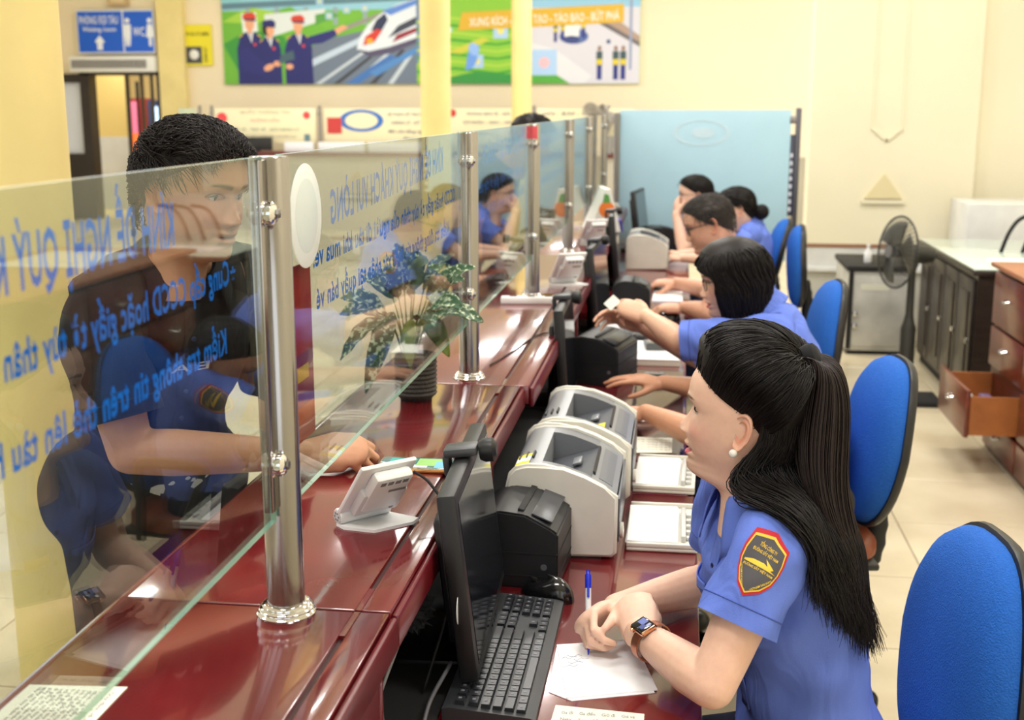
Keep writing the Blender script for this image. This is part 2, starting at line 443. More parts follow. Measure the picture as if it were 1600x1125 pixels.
YN = pm('notice_yellow',(236,222,40),.5)
b = NB(); bx(b,-.21,.21,-.01,.02,-.28,.28); obj('notice_board', b, YN, t, smooth=0)
F = basis((1,0,0),(0,0,1),(0,-1,0),(0,-.013,0))
b = NB(); bx(b,-.17,.06,-.014,-.010,-.25,-.02); obj('picture', b, pm('picture_grey',(70,70,74),.5), t, smooth=0)
b = NB(); lathe(b, [(0,0),(.07,0),(.05,.02),(0,.025)], 16, basis((1,0,0),(0,0,1),(0,-1,0),(-.055,-.014,-.13))); obj('camera_print', b, WHITE, t)
KN = pm('notice_ink',(90,84,30),.6)
lettering('KHU VỰC CÓ CAMERA', F @ Matrix.Translation((0,.13,0)), .07, KN, t, 'CENTER', .36, world=False)
lettering('GIÁM SÁT', basis((0,0,1),(-1,0,0),(0,-1,0),(.14,-.013,-.24)), .07, KN, t, 'LEFT', .22, world=False)
# ------------------------------------------------------------------ printed railway banner on the back wall (flat print on a board)
mu = thing('railway_banner','wide printed banner of officers, white train and green terraces on the back wall','banner',(-3.5,16.97,1.93))
BW0, BW1, BHT = -2.92, 2.92, 1.75
b = NB(); bx(b, BW0, BW1, -.015, .03, 0, BHT); obj('banner_board', b, pm('banner_green',(120,186,60),.55), mu, smooth=0)
PR = NB(); PMS = []; PIX = {}
def pcol(c):
    if c not in PIX:
        PIX[c] = len(PMS); PMS.append(pm('print_%d_%d_%d' % c, c, .55))
    return PIX[c]
_lay = [0]
def shp(pts, c, lay=None):
    """flat printed shape, x along the banner (0..5.84), y up (0..1.75)"""
    _lay[0] += 1
    y = -.0155 - .00006*_lay[0]
    vs = [PR.verts.new((BW0+px, y, py)) for px, py in pts]
    f = PR.faces.new(vs); f.material_index = pcol(c)
def el(cx, cy, rx, ry, c, n=18, rot=0):
    shp([(cx+rx*math.cos(2*PI*k/n)*math.cos(rot)-ry*math.sin(2*PI*k/n)*math.sin(rot), cy+rx*math.cos(2*PI*k/n)*math.sin(rot)+ry*math.sin(2*PI*k/n)*math.cos(rot)) for k in range(n)], c)
def rect(x0, y0, x1, y1, c): shp([(x0,y0),(x1,y0),(x1,y1),(x0,y1)], c)
# left: hills, sky, bridge
rect(0,1.0,2.78,1.75,(150,205,225)); rect(0,1.35,1.2,1.75,(170,208,60)); shp([(0,.95),(.5,1.25),(1.1,1.2),(1.9,1.1),(2.7,1.3),(2.78,1.75),(1.2,1.75),(0,1.5)],(140,200,215))
shp([(0,0),(2.78,0),(2.78,1.05),(2.2,.95),(1.5,.75),(1.0,1.05),(.4,.92),(0,1.0)],(112,182,58)); shp([(0,.55),(.4,.75),(.9,.65),(1.0,.3),(.2,.2)],(60,150,60)); shp([(0,.85),(.4,1.05),(.8,.98),(.5,.82)],(165,210,70))
shp([(0,1.02),(2.78,1.12),(2.78,1.20),(0,1.10)],(96,132,150))
for k in range(5):
    x = 1.0+.36*k; shp([(x,1.2)]+[(x+.36*q/8, 1.2+.20*math.sin(PI*q/8)) for q in range(1,8)]+[(x+.36,1.2),(x+.33,1.2)]+[(x+.33-.30*q/8, 1.2+.16*math.sin(PI*q/8)) for q in range(1,8)]+[(x+.03,1.2)],(120,140,148))
for k in range(6): rect(.35+.42*k,.80,.41+.42*k,1.04,(150,170,176))
shp([(.62,.62),(1.45,.86),(1.50,1.02),(.62,.95)],(224,232,232)); shp([(.30,.70),(.52,.72),(.5,.98),(.28,.96)],(236,240,238)); shp([(1.35,.80),(1.7,.92),(1.6,.98),(1.35,.94)],(88,160,70))
# tracks
shp([(1.2,0),(2.78,0),(2.78,.55),(2.2,.75),(1.55,.62),(1.2,.48)],(112,126,146)); shp([(1.30,.55),(2.4,.95),(2.4,1.0),(1.3,.62)],(150,146,140)); shp([(1.2,.20),(2.05,.58),(2.05,.66),(1.2,.30)],(196,214,232))
for q in range(5): shp([(1.32+.26*q,0),(1.40+.26*q,0),(2.2+.14*q,.52-.02*q),(2.14+.14*q,.52-.02*q)],((60,60,66) if q % 2 else (205,216,226)))
shp([(1.75,0),(1.95,0),(2.5,.36),(2.4,.40)],(70,120,190)); shp([(2.2,.10),(2.78,.42),(2.78,.50),(2.1,.16)],(84,140,205))
# train
shp([(1.93,.47),(1.97,.62),(2.10,.80),(2.28,.94),(2.50,1.06),(2.78,1.14),(2.78,.55),(2.45,.42),(2.12,.36)],(228,236,246)); shp([(1.93,.47),(2.12,.36),(2.45,.42),(2.78,.55),(2.78,.62),(2.40,.50),(2.1,.44)],(86,80,110))
shp([(2.14,.72),(2.22,.86),(2.34,.95),(2.38,.86),(2.28,.70)],(40,52,84)); shp([(2.02,.52),(2.18,.56),(2.30,.72),(2.22,.74),(2.06,.64)],(214,60,50)); el(2.12,.58,.05,.04,(250,170,40))
shp([(2.38,.62),(2.52,.78),(2.78,.90),(2.78,.80),(2.6,.72)],(60,66,86)); shp([(2.44,.56),(2.78,.70),(2.78,.76),(2.5,.66)],(150,40,60)); shp([(2.30,.98),(2.78,1.13),(2.78,1.06),(2.42,.92)],(96,140,220))
# three officers in navy (generic printed figures)
NV, SKN, RD = (34,38,110), (236,170,132), (214,66,44)
def officer(x, h, w, cap, hair=False):
    shp([(x-w,0),(x+w,0),(x+w*.95,h*.55),(x+w*.75,h*.68),(x+.05,h*.74),(x-.05,h*.74),(x-w*.75,h*.68),(x-w*1.02,h*.5)], NV)
    shp([(x-.04,h*.74),(x+.05,h*.74),(x+.02,h*.58)],(240,240,244)); shp([(x-.008,h*.72),(x+.012,h*.72),(x+.010,h*.60)],(30,34,80))
    rect(x-.035,h*.72,x+.035,h*.80,SKN); el(x,h*.85,.068,.095,SKN)
    if hair: el(x-.03,h*.87,.07,.10,(40,30,30)); el(x+.018,h*.84,.056,.085,SKN)
    shp([(x-.085,h*.91),(x+.085,h*.91),(x+.10,h*.96),(x+.05,h*1.01),(x-.06,h*1.0),(x-.105,h*.96)], cap); shp([(x-.075,h*.895),(x+.10,h*.885),(x+.085,h*.92),(x-.08,h*.92)],(40,40,90) if cap == RD else (30,34,84))
    for s in (-1,1): shp([(x+s*w*.55,h*.69),(x+s*w*.80,h*.655),(x+s*w*.85,h*.675),(x+s*w*.6,h*.71)],(214,170,70))
    el(x+w*.35,h*.56,.022,.022,(220,60,60))
officer(.40,.97,.19,RD); officer(.68,.87,.17,NV,True); officer(1.10,.93,.20,RD)
shp([(.22,.46),(.36,.50),(.68,.20),(.58,.12),(.28,.18)],(38,42,118)); el(.66,.23,.08,.045,SKN,rot=.4); el(.78,.28,.055,.04,SKN)
shp([(.80,.28),(1.04,.34),(1.02,.46),(.84,.40)],(70,96,110)); el(.96,.24,.055,.04,SKN)
shp([(1.20,.52),(1.24,.64),(1.62,.74),(1.66,.66),(1.45,.56)],(38,42,118)); shp([(1.62,.74),(1.74,.80),(1.82,.77),(1.74,.72),(1.66,.67)],SKN)
for x, y in ((1.55,.92),(1.80,1.0),(2.06,1.02),(1.42,1.12)):
    rect(x-.05,y-.045,x+.05,y+.045,(170,206,236)); el(x,y,.02,.02,(240,230,120),8)
# middle: rails going up, terraces
shp([(2.78,0),(5.84,0),(5.84,1.75),(2.78,1.75)],(140,200,60))
shp([(2.9,1.2),(4.4,1.25),(4.4,1.75),(2.9,1.75)],(196,220,226)); shp([(3.1,1.22),(3.7,1.28),(3.3,1.7),(2.95,1.75)],(120,196,90)); shp([(2.78,.25),(3.05,.95),(3.4,1.65),(3.1,1.75),(2.78,1.3)],(110,140,176)); shp([(2.88,.7),(3.06,1.02),(3.38,1.62),(3.3,1.66),(2.9,1.0)],(186,206,224))
for k in range(9):
    y = .08+.095*k; shp([(2.78,y),(3.3,y+.05),(3.9,y-.02),(4.4,y+.06),(4.6,y-.06),(4.4,y+.02),(3.9,y-.05),(3.3,y+.015),(2.78,y-.03)],((60,160,50) if k % 2 else (176,212,70)))
shp([(3.2,.42),(3.7,.62),(3.8,.58),(3.4,.40)],(206,206,70)); shp([(2.84,.82),(3.0,.86),(3.05,.76),(2.86,.76)],(236,214,50)); shp([(2.78,0),(3.6,.16),(4.6,.10),(4.6,0)],(52,150,66))
# right: station square, lake, building
shp([(4.35,.9),(5.84,.9),(5.84,1.75),(4.35,1.75)],(150,200,230)); shp([(4.3,1.55),(5.0,1.62),(5.84,1.6),(5.84,1.75),(4.3,1.75)],(84,170,70)); shp([(4.9,1.25),(5.6,1.25),(5.6,1.60),(5.3,1.72),(4.95,1.6)],(222,190,110)); rect(4.98,1.25,5.06,1.55,(250,236,200)); rect(5.2,1.25,5.28,1.55,(250,236,200)); rect(5.44,1.25,5.5,1.55,(250,236,200)); shp([(4.85,1.55),(5.3,1.72),(5.66,1.55)],(196,140,50)); rect(4.35,1.25,4.95,1.42,(120,186,230)); rect(5.6,1.3,5.84,1.5,(90,130,200))
shp([(4.35,0),(5.84,0),(5.84,1.0),(4.35,1.0)],(216,214,224)); shp([(5.0,.95),(5.4,.93),(5.84,.62),(5.84,.48),(5.35,.75)],(176,150,134)); shp([(5.2,.90),(5.84,.54),(5.84,.48),(5.15,.86)],(110,104,108)); el(5.30,.84,.10,.03,(70,66,70)); shp([(4.35,.30),(4.62,.20),(4.95,0),(4.35,0)],(84,170,60)); shp([(4.35,.55),(4.7,.45),(5.2,.1),(5.1,0),(4.9,0),(4.35,.35)],(226,226,232))
el(4.95,.62,.20,.10,(90,110,170)); rect(4.82,.62,5.02,.92,(240,240,236)); el(4.92,.58,.11,.05,(56,70,130))
for x, y, s in ((4.70,.55,1),(4.80,.57,1),(5.08,.60,1),(5.30,.05,1.5),(5.52,.05,1.5),(5.62,.05,1.5)):
    rect(x-.022*s,y,x+.022*s,y+.14*s,(44,52,130)); rect(x-.028*s,y+.13*s,x+.028*s,y+.25*s,(60,84,90)); rect(x-.026*s,y+.13*s,x+.026*s,y+.18*s,(220,200,60)); el(x,y+.275*s,.018*s,.024*s,(150,110,90),8)
rect(5.70,.18,5.735,1.75,(150,160,190)); rect(5.66,1.22,5.80,1.36,(70,120,190)); el(5.42,.55,.03,.03,(60,80,130),10)
for x, y, w in ((3.05,.42,.10),(3.02,.16,.13),(3.62,.30,.09),(3.95,.70,.10),(4.55,.28,.17)):
    rect(x-w,y-w,x+w,y+w,(176,208,244)); el(x,y,w*.45,w*.45,(240,226,120) if w < .15 else (240,190,200),10)
shp([(3.50,.42),(3.66,.52),(3.62,.30),(3.55,.20),(3.46,.18)],(110,160,240)); el(3.58,.46,.07,.09,(150,190,250),14,.5); el(3.22,.72,.06,.05,(190,230,240),10)
bmesh.ops.recalc_face_normals(PR, faces=PR.faces)
for f in PR.faces:
    if f.normal.y > 0: f.normal_flip()
bmesh.ops.triangulate(PR, faces=PR.faces)
# slogan ribbon
_lay[0] += 3
shp([(3.36,.71),(4.5,.75),(5.62,.80),(5.62,1.04),(4.5,.99),(3.42,.95)],(222,178,52))
obj('printed_picture', PR, PMS, mu, smooth=0, recalc=False)
F = basis((1,0,.036),(0,0,1),(0,-1,0),(BW0+3.52,-.0275,.765))
lettering('XUNG KÍCH - SÁNG TẠO - TÁO BẠO - BỨT PHÁ', F, .155, pm('slogan_white',(248,246,236),.5), mu, 'LEFT', 2.04, world=False)

# ------------------------------------------------------------------ far enquiry counter along the back wall
MAROON_F = pm('far_maroon',(96,28,32),.4)
fc = thing('far_counter','low maroon service counter with a white front along the back wall','counter',(-3.7,16.1,0))
b = NB(); bx(b,-3.4,3.2,-.35,.35,.98,1.03,.01); obj('counter_top', b, MAROON_F, fc)
b = NB(); bx(b,-3.35,3.15,-.30,.30,0,.98); obj('counter_front', b, pm('far_front',(178,170,154),.5), fc, smooth=0)
FG = pm('far_printed_glass',(238,228,190),.25); INK = pm('far_ink',(70,74,110),.6); RINK = pm('far_red',(196,60,58),.6); GINK = pm('far_grey_ink',(150,146,128),.6)
posts = [-6.45,-6.28,-4.78,-3.09,-1.90]
for k, x in enumerate(posts):
    t = thing('slim_steel_post',['slim steel post of the far counter at the door end, left of a close pair','slim steel post of the far counter, right one of the close pair','slim steel post of the far counter, left of the blue oval logo','slim steel post of the far counter beside the wider yellow column','slim steel post of the far counter between the two slim columns'][k],'post',(x,16.05,1.03), group='posts of the far counter')
    b = NB(); lathe(b, [(.04,0),(.04,.02),(.022,.03),(.022,.60),(.0,.61)], 12); obj('pole', b, STEELD, t)
    for zz in (.12,.50):
        b = NB(); box(b, (0,-.02,zz), (.05,.03,.04), .006); obj('clamp', b, STEELD, t)
panels = [(-6.75,-6.50,''),(-6.24,-4.84,'a'),(-4.72,-3.14,'b'),(-3.04,-1.95,'c'),(-1.86,-.60,'d')]
plab = ['greenish blank panel at the door end of the far counter','cream panel with faint grey lettering on the far counter','cream panel with a blue oval logo on the far counter','cream panel with dark lettering between the two thin yellow columns','cream panel of the far counter nearest the blue screen']
for (x0, x1, kk), lb in zip(panels, plab):
    t = thing('printed_glass_panel', lb, 'panel', ((x0+x1)/2,16.05,1.14), group=None); w = x1-x0
    b = NB(); bx(b,-w/2,w/2,-.006,.006,0 if kk else .05,.46,.002); obj('glass_sheet', b, FG if kk else pm('far_green_glass',(196,204,176),.25), t)
    F = basis((1,0,0),(0,0,1),(0,-1,0),(0,-.008,0))
    def ln(s, x, z, size, wd, m=INK, al='CENTER'): lettering(s, F @ Matrix.Translation((x,z,0)), size, m, t, al, wd, world=False)
    if kk == 'a':
        ln('QUẦY THÔNG TIN', 0,.39,.05,.7,GINK); ln('HƯỚNG DẪN', 0,.28,.055,.40,pm('far_pink',(206,150,130),.6)); ln('ĐỔI VÉ - TRẢ VÉ - GỬI HÀNH LÝ', 0,.16,.055,.95,pm('far_green_ink',(120,150,130),.6)); ln('PHỤC VỤ HÀNH KHÁCH', 0,.07,.05,.85,GINK)
        b = NB(); lathe(b,[(0,0),(.05,0),(.05,.003),(0,.003)],16,F@Matrix.Translation((w/2-.12,.37,0))); lathe(b,[(0,0),(.075,0),(.075,.003),(0,.003)],16,F@Matrix.Translation((-w/2+.10,.33,0))); obj('round_sticker', b, pm('sticker_red',(226,70,74),.5), t)
        b = NB(); bx(b,w/2-.16,w/2-.08,-.011,-.008,.03,.12); obj('small_sticker', b, pm('sticker_teal',(96,130,140),.5), t)
    elif kk == 'b':
        b = NB(); lathe(b,[(.15,0),(.20,0),(.20,.003),(.15,.003),(.15,0)],32,F@Matrix.Translation((-.28,.30,0))@Matrix.Scale(1.5,4,(1,0,0))@Matrix.Scale(.72,4,(0,1,0)),cap=False); obj('oval_logo', b, pm('logo_blue',(52,110,190),.5), t)
        b = NB(); bx(b,-w/2+.04,-w/2+.24,-.012,-.008,.13,.34); obj('red_notice', b, RINK, t); ln('BỘ PHẬN HỖ TRỢ KHÁCH', .38,.36,.06,.60); ln('HÀNH LÝ - KÝ GỬI', .38,.25,.065,.5); ln('Mở cửa hằng ngày', .34,.14,.06,.5); ln('Phục vụ', .44,.05,.055,.3)
    elif kk == 'c':
        b = NB(); lathe(b,[(0,0),(.05,0),(.05,.003),(0,.003)],16,F@Matrix.Translation((-w/2+.06,.40,0))); obj('round_sticker', b, RINK, t); ln('PHÒNG BÁN VÉ - GIẢI QUYẾT', .10,.37,.055,.78); ln('GỬI NHẬN -- GIAO -- HÀNG HÓA', .08,.26,.055,.85); ln('Liên hệ quầy', -.2,.12,.055,.42)
    elif kk == 'd':
        ln('HỎI - ĐÁP - VÉ', -.25,.37,.06,.6); b = NB(); lathe(b,[(0,0),(.05,0),(.05,.003),(0,.003)],6,F@Matrix.Translation((.28,.38,0))); obj('round_sticker', b, INK, t)
t = thing('far_monitor','small black computer screen on the far maroon counter','monitor',(-5.70,15.95,1.03))
b = NB(); bx(b,-.28,.28,-.02,.02,.02,.19,.005); obj('screen', b, BLACKP, t); b = NB(); bx(b,-.1,.1,-.05,.05,0,.03); obj('stand', b, BLACKP, t)
t = thing('paper_stack','white paper sheets standing along the far counter top','papers',(-4.9,15.95,1.03))
for x0, x1 in ((-.35,.05),(.12,.75),(.8,1.7)):
    b = NB(); bx(b,x0,x1,-.01,.01,0,.13,.002); obj('sheet', b, pm('paper_white',(238,238,240),.6), t)
t = thing('silver_leaf_plant','silvery leafed plant in a pot at the blue screen end of the far counter','plant',(-.95,15.80,1.03))
b = NB(); lathe(b,[(.09,0),(.13,.22),(.12,.22),(.10,.18),(0,.18)],18); obj('pot', b, pm('pot_grey',(140,136,130),.6), t)
LV = pm('silver_leaf',(172,166,158),.6,noise=.3,nscale=30)
for k in range(16):
    a = k*2.4; b = NB(); L = .20+.06*math.sin(k*1.7); up = .25+.22*((k*7) % 5)/5
    pts = [Vector((0,0,.18)), Vector((math.cos(a)*L*.4, math.sin(a)*L*.4, .18+up*.8)), Vector((math.cos(a)*L, math.sin(a)*L, .18+up)), Vector((math.cos(a)*L*1.35, math.sin(a)*L*1.35, .16+up*.9))]
    P = smooth_path(pts, 4); tube(b, P, [.008]*5+[.03,.05,.055,.05,.035,.02,.01,.004], 6, flat=.15); obj('leaf', b, LV, t)
# ------------------------------------------------------------------ ticket counter, desks and the glass partition
ZC, ZD, XG = .9775, .74, -.50
LACQ = pm('maroon_lacquer',(112,27,32),.16,spec=.6,coat=.6,noise=.30,nscale=7,bump=.010,bscale=26)
LACQF = pm('maroon_front',(104,22,30),.28,spec=.5,noise=.3,nscale=6)
DARKIN = pm('recess_shade',(22,15,15),.85)  # shade of the cavity under the counter, put into the panel colour
GROOVE = pm('dark_groove',(52,14,16),.5)
clabel = ['nearest section of the red lacquered ticket counter, under the first steel post','second section of the red lacquered ticket counter, with the white payment stand','third section of the red lacquered ticket counter, beyond the potted plant','farthest section of the red lacquered ticket counter, by the blue screen']
secs = [(.12,1.470,-.352),(1.475,2.812,-.352),(2.818,5.45,-.332),(5.455,8.12,-.332)]
for (y0, y1, xe), lb in zip(secs, clabel):
    t = thing('ticket_counter', lb, 'counter', (-.55,(y0+y1)/2,0), group='sections of the red ticket counter')
    b = NB(); bx(b,-.735,-.412,y0,y1,ZC-.045,ZC,.003); o = obj('counter_top', b, LACQ, t, world=True)
    b = NB(); lathe(b,[(.0235,y0),(.0235,y1)],18,basis((1,0,0),(0,0,1),(0,1,0),(-.735,0,ZC-.0235))); obj('rounded_nosing', b, LACQ, t, world=True)
    b = NB(); bx(b,-.404,xe-.012,y0,y1,ZC-.045,ZC,.002); obj('edge_strip', b, LACQ, t, world=True)
    b = NB(); bx(b,-.412,-.404,y0,y1,ZC-.045,ZC-.006); obj('groove', b, GROOVE, t, world=True, smooth=0)
    gap = .075
    for g0 in (y0, y1-gap):
        b = NB(); bx(b,-.412,-.404,g0,g0+gap,ZC-.02,ZC-.0004); obj('groove_filler', b, LACQ, t, world=True, smooth=0)
    b = NB(); bx(b,xe-.011,xe,y0,y1,ZC-.052,ZC-.004,.005); obj('edge_moulding', b, LACQF, t, world=True)
    b = NB(); bx(b,-.72,-.69,y0,y1,0,ZC-.045); obj('front_panel', b, LACQF, t, world=True, smooth=0)
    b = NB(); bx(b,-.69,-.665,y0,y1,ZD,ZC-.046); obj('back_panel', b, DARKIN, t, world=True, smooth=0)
    for yy in ([] if y0 < 1 else [y0+.95*(1 if y0 < 2.5 else 1.6)]):
        b = NB(); bx(b,-.665,xe-.02,yy-.012,yy+.012,ZD,ZC-.046,.002); obj('divider', b, LACQF, t, world=True)
t = thing('closed_drawer_unit','closed red lacquered front under the nearest counter edge','drawer unit',(-.45,.75,ZD))
b = NB(); bx(b,-.372,-.358,.36,1.385,ZD+.001,ZC-.053,.002); obj('front_board', b, LACQF, t, world=True)
b = NB(); bx(b,-.66,-.358,1.386,1.404,ZD+.001,ZC-.053,.002); obj('end_board', b, LACQF, t, world=True)
t = thing('shade_sheet','added dark sheet standing in for the shade in the gap under the counter','mat',(-.48,1.9,ZD))  # added sheet, near-black so the gap under the counter reads as shade
b = NB(); bx(b,-.655,-.335,1.41,4.9,ZD+.0002,ZD+.004,.001); obj('dark_sheet', b, pm('shade_black',(17,16,17),.8), t, world=True)
dsec = [(.35,2.755,.056),(2.76,5.3,.040),(5.305,8.1,.066)]
dl = ['nearest red lacquered desk, with the keyboard and writing paper','middle red lacquered desk, with the paper slip','farthest red lacquered desk, before the blue screen']
for (y0, y1, xe), lb in zip(dsec, dl):
    t = thing('clerk_desk', lb, 'desk', (-.3,(y0+y1)/2,0), group='red clerk desks')
    b = NB(); bx(b,-.66,xe,y0,y1,ZD-.032,ZD,.004); obj('desk_top', b, LACQ, t, world=True)
    b = NB(); bx(b,-.66,xe-.10,y0+.01,y1-.01,ZD-.13,ZD-.032); obj('apron', b, LACQF, t, world=True, smooth=0)
    for yy in (y0+.03,(y0+y1)/2,y1-.03):
        b = NB(); bx(b,-.65,-.16,yy-.012,yy+.012,0,ZD-.13); obj('side_panel', b, LACQF, t, world=True, smooth=0)

# --- steel posts
GL = glass_mat('partition_glass',(235,240,237),1.55)
GLE = pm('glass_edge',(150,206,190),.15,trans=.3,spec=.6)
GLT = pm('glass_top_edge',(222,232,230),.12,spec=.7)
py = [(1.455,'nearest'),(2.885,'second'),(4.19,'third'),(5.56,'fourth'),(6.78,'fifth'),(8.12,'sixth')]
plabels = ['thick steel post nearest the camera with a stepped base ring','steel post beside the potted plant, second in the partition','steel post with a pink sticker near its top, third in the partition','fourth steel post along the partition, darker and thin','fifth steel post along the partition, just before the paired corner posts','last steel post at the corner with the blue screen']
for i, (y, _) in enumerate(py):
    t = thing('steel_post', plabels[i], 'post', (XG,y,ZC), group='steel posts of the glass partition')
    r = .0248 if i < 2 else .0248
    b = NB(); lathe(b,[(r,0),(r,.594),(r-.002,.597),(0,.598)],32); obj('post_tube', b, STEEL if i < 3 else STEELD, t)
    b = NB(); lathe(b,[(r+.0135,0),(r+.0145,.003),(r+.0125,.005),(r+.0105,.006),(r+.0115,.009),(r+.0095,.011),(r+.0065,.0115),(r+.0075,.0145),(r+.005,.0165),(r+.001,.017)],32); obj('base_ring', b, CHROME, t)
    b = NB(); bx(b,-.006,.006,-r-.028,-r+.002,.155,.594,.002); obj('glass_channel', b, STEEL, t)
    bx_ = NB(); bx(bx_,-.006,.006,r-.002,r+.022,.155,.594,.002); obj('glass_channel', bx_, STEEL, t)
    for z in (.215,.53):
        for sx in ((-1,) if i == 0 else (-1,)):
            b = NB()
            lathe(b,[(0,0),(.0135,0),(.0145,.003),(.0145,.010),(.010,.014),(0,.015)],20,basis((0,1,0),(0,0,1),(1,0,0),(.006,-r-.012,z)))
            box(b,(0,-r-.012,z),(.016,.030,.034),.006); o = obj('glass_clamp', b, CHROME, t)
            b = NB(); lathe(b,[(0,0),(.006,0),(.006,.003),(0,.004)],6,basis((0,1,0),(0,0,1),(1,0,0),(.021,-r-.012,z))); obj('clamp_screw', b, STEELD, o)
    if i == 2:
        b = NB(); bx(b,-.02,.022,-r-.034,-r-.030,.548,.590); o = obj('pink_sticker', b, pm('pink_sticker',(230,90,100),.5), t); o['label'] = 'pink sticker'
t = thing('corner_post','steel post carrying the blue screen, beside the last partition post','post',(-.42,8.22,ZC))
b = NB(); lathe(b,[(.02,0),(.02,.61),(0,.612)],20); obj('post_tube', b, STEELD, t); b = NB(); lathe(b,[(.036,0),(.036,.006),(.022,.02)],20); obj('base_ring', b, CHROME, t)

# --- glass panes with blue film lettering read from the customers' side
FILM = film_mat('blue_film',(0,126,255))
def pane(y0, y1, z0, z1, label):
    t = thing('glass_pane', label, 'glass pane', (XG,(y0+y1)/2,z0), group=None)
    b = NB(); bx(b,XG-.004,XG+.004,y0,y1,z0,z1)
    for f in b.faces:
        n = f.normal if f.normal.length else None
    b.normal_update()
    for f in b.faces:
        if abs(f.normal.x) < .5: f.material_index = 1 if f.normal.z < .5 else 2
    o = obj('glass_sheet', b, [GL, GLE, GLT], t, world=True, smooth=0)
    return t
def film(t, s, y0, y1, z0, z1, h, w=None, lean=0.0):
    """text starting at y0 (far) running to y1 (near); z of its baseline goes z0 -> z1; h = letter size"""
    L = y0-y1
    fn = lambda x, y: (XG-.0048, y0-x, z0+(z1-z0)*x/L + y)
    lettering(s, None, h, FILM, t, 'LEFT', L, name='film_lettering', fn=fn, bold=.023)
p1 = pane(.30,1.420,1.118,1.575,'nearest clear glass pane with large blue lettering, in front of the young man')
film(p1,'KÍNH ĐỀ NGHỊ QUÝ KHÁCH',1.172,.750,1.497,1.494,.062)
film(p1,'*',1.338,1.322,1.425,1.425,.04)
film(p1,'Cung cấp CCCD hoặc giấy tờ tùy thân của',1.318,.79,1.436,1.428,.040)
film(p1,'Kiểm tra thông tin trên thẻ lên tàu hỏa trước',1.300,.70,1.360,1.356,.040)
p2 = pane(1.490,2.848,1.118,1.575,'second clear glass pane with an oval white sticker, behind the potted plant')
film(p2,'KÍNH ĐỀ NGHỊ QUÝ KHÁCH VUI LÒNG',2.600,1.735,1.500,1.465,.070)
film(p2,'CCCD hoặc giấy tờ tùy thân của người đi tàu khi mua vé.',2.74,1.640,1.424,1.413,.042)
film(p2,'Kiểm tra đúng thông tin hoặc xác nhận tại quầy bán vé',2.66,1.650,1.356,1.352,.042)
b = NB(); lathe(b,[(0,0),(.070,0),(.068,.0012),(0,.0012)],40,basis((0,1,0),(0,0,1),(1,0,0),(XG+.0045,1.585,1.490))); 
o = obj('oval_sticker', b, pm('frosted_white',(226,232,232),.35), p2, world=True); o['label'] = 'frosted white oval sticker'
b = NB(); lathe(b,[(0,0),(.050,0),(.048,.0006),(0,.0006)],40,basis((0,1,0),(0,0,1),(1,0,0),(XG+.0058,1.585,1.490))); obj('sticker_field', b, pm('frosted_inner',(210,220,220),.35), o, world=True)
for i, lb in ((1,'third glass pane, between the second and third steel posts'),(2,'fourth glass pane, between the third and fourth steel posts'),(3,'fifth glass pane, between the fourth and fifth steel posts'),(4,'last glass pane, next to the corner of the blue screen')):
    p = pane(py[i][0]+.034, py[i+1][0]-.034, 1.118, 1.575, lb); a, c = py[i+1][0]-.20, py[i][0]+.16
    film(p,'KÍNH ĐỀ NGHỊ QUÝ KHÁCH',a,c+.1,1.50,1.485,.070)
    film(p,'Cung cấp CCCD hoặc giấy tờ tùy thân',a,c,1.424,1.415,.042)
    film(p,'Kiểm tra thông tin trên thẻ lên tàu',a,c+.05,1.352,1.350,.042)
# blue end screen
t = thing('blue_screen','pale blue frosted glass screen closing the far end of the desks','screen',(.13,8.24,.62))
BS = pm('frosted_blue',(172,208,224),.42,spec=.4,noise=.06,nscale=3)
b = NB(); bx(b,-.40,.71,8.235,8.247,.62,1.606,.002); obj('glass_sheet', b, BS, t, world=True)
b = NB(); lathe(b,[(.10,0),(.115,0),(.115,.001),(.10,.001),(.10,0)],36,basis((1,0,0),(0,0,1),(0,-1,0),(.135,8.234,1.46))@Matrix.Scale(1.6,4,(1,0,0))@Matrix.Scale(.75,4,(0,1,0)),cap=False); lathe(b,[(0,0),(.06,0),(.06,.001),(0,.001)],24,basis((1,0,0),(0,0,1),(0,-1,0),(.145,8.234,1.46))@Matrix.Scale(1.3,4,(1,0,0))@Matrix.Scale(.6,4,(0,1,0)))
obj('etched_oval', b, pm('etched_pale',(192,218,230),.5), t, world=True)
t = thing('screen_wall_post','dark steel post with a strip of white lettering holding the blue screen at the wall','post',(.752,8.25,.50))
b = NB(); bx(b,-.012,.022,-.02,.02,0,1.12,.004); obj('post_tube', b, pm('dark_steel',(92,92,100),.35,metal=.8), t)
b = NB(); bx(b,-.045,-.012,-.006,.006,.42,.95,.002); o = obj('lettered_strip', b, pm('strip_dark',(70,74,90),.5), t)
for k in range(8):
    b = NB(); bx(b,-.038,-.020,-.009,-.006,.45+.05*k,.478+.05*k,.002); obj('white_mark', b, pm('mark_white',(214,216,228),.5), o)
for z in (.30,1.02):
    b = NB(); bx(b,-.05,0,-.018,.018,z,z+.05,.004); obj('clamp', b, STEELD, t)
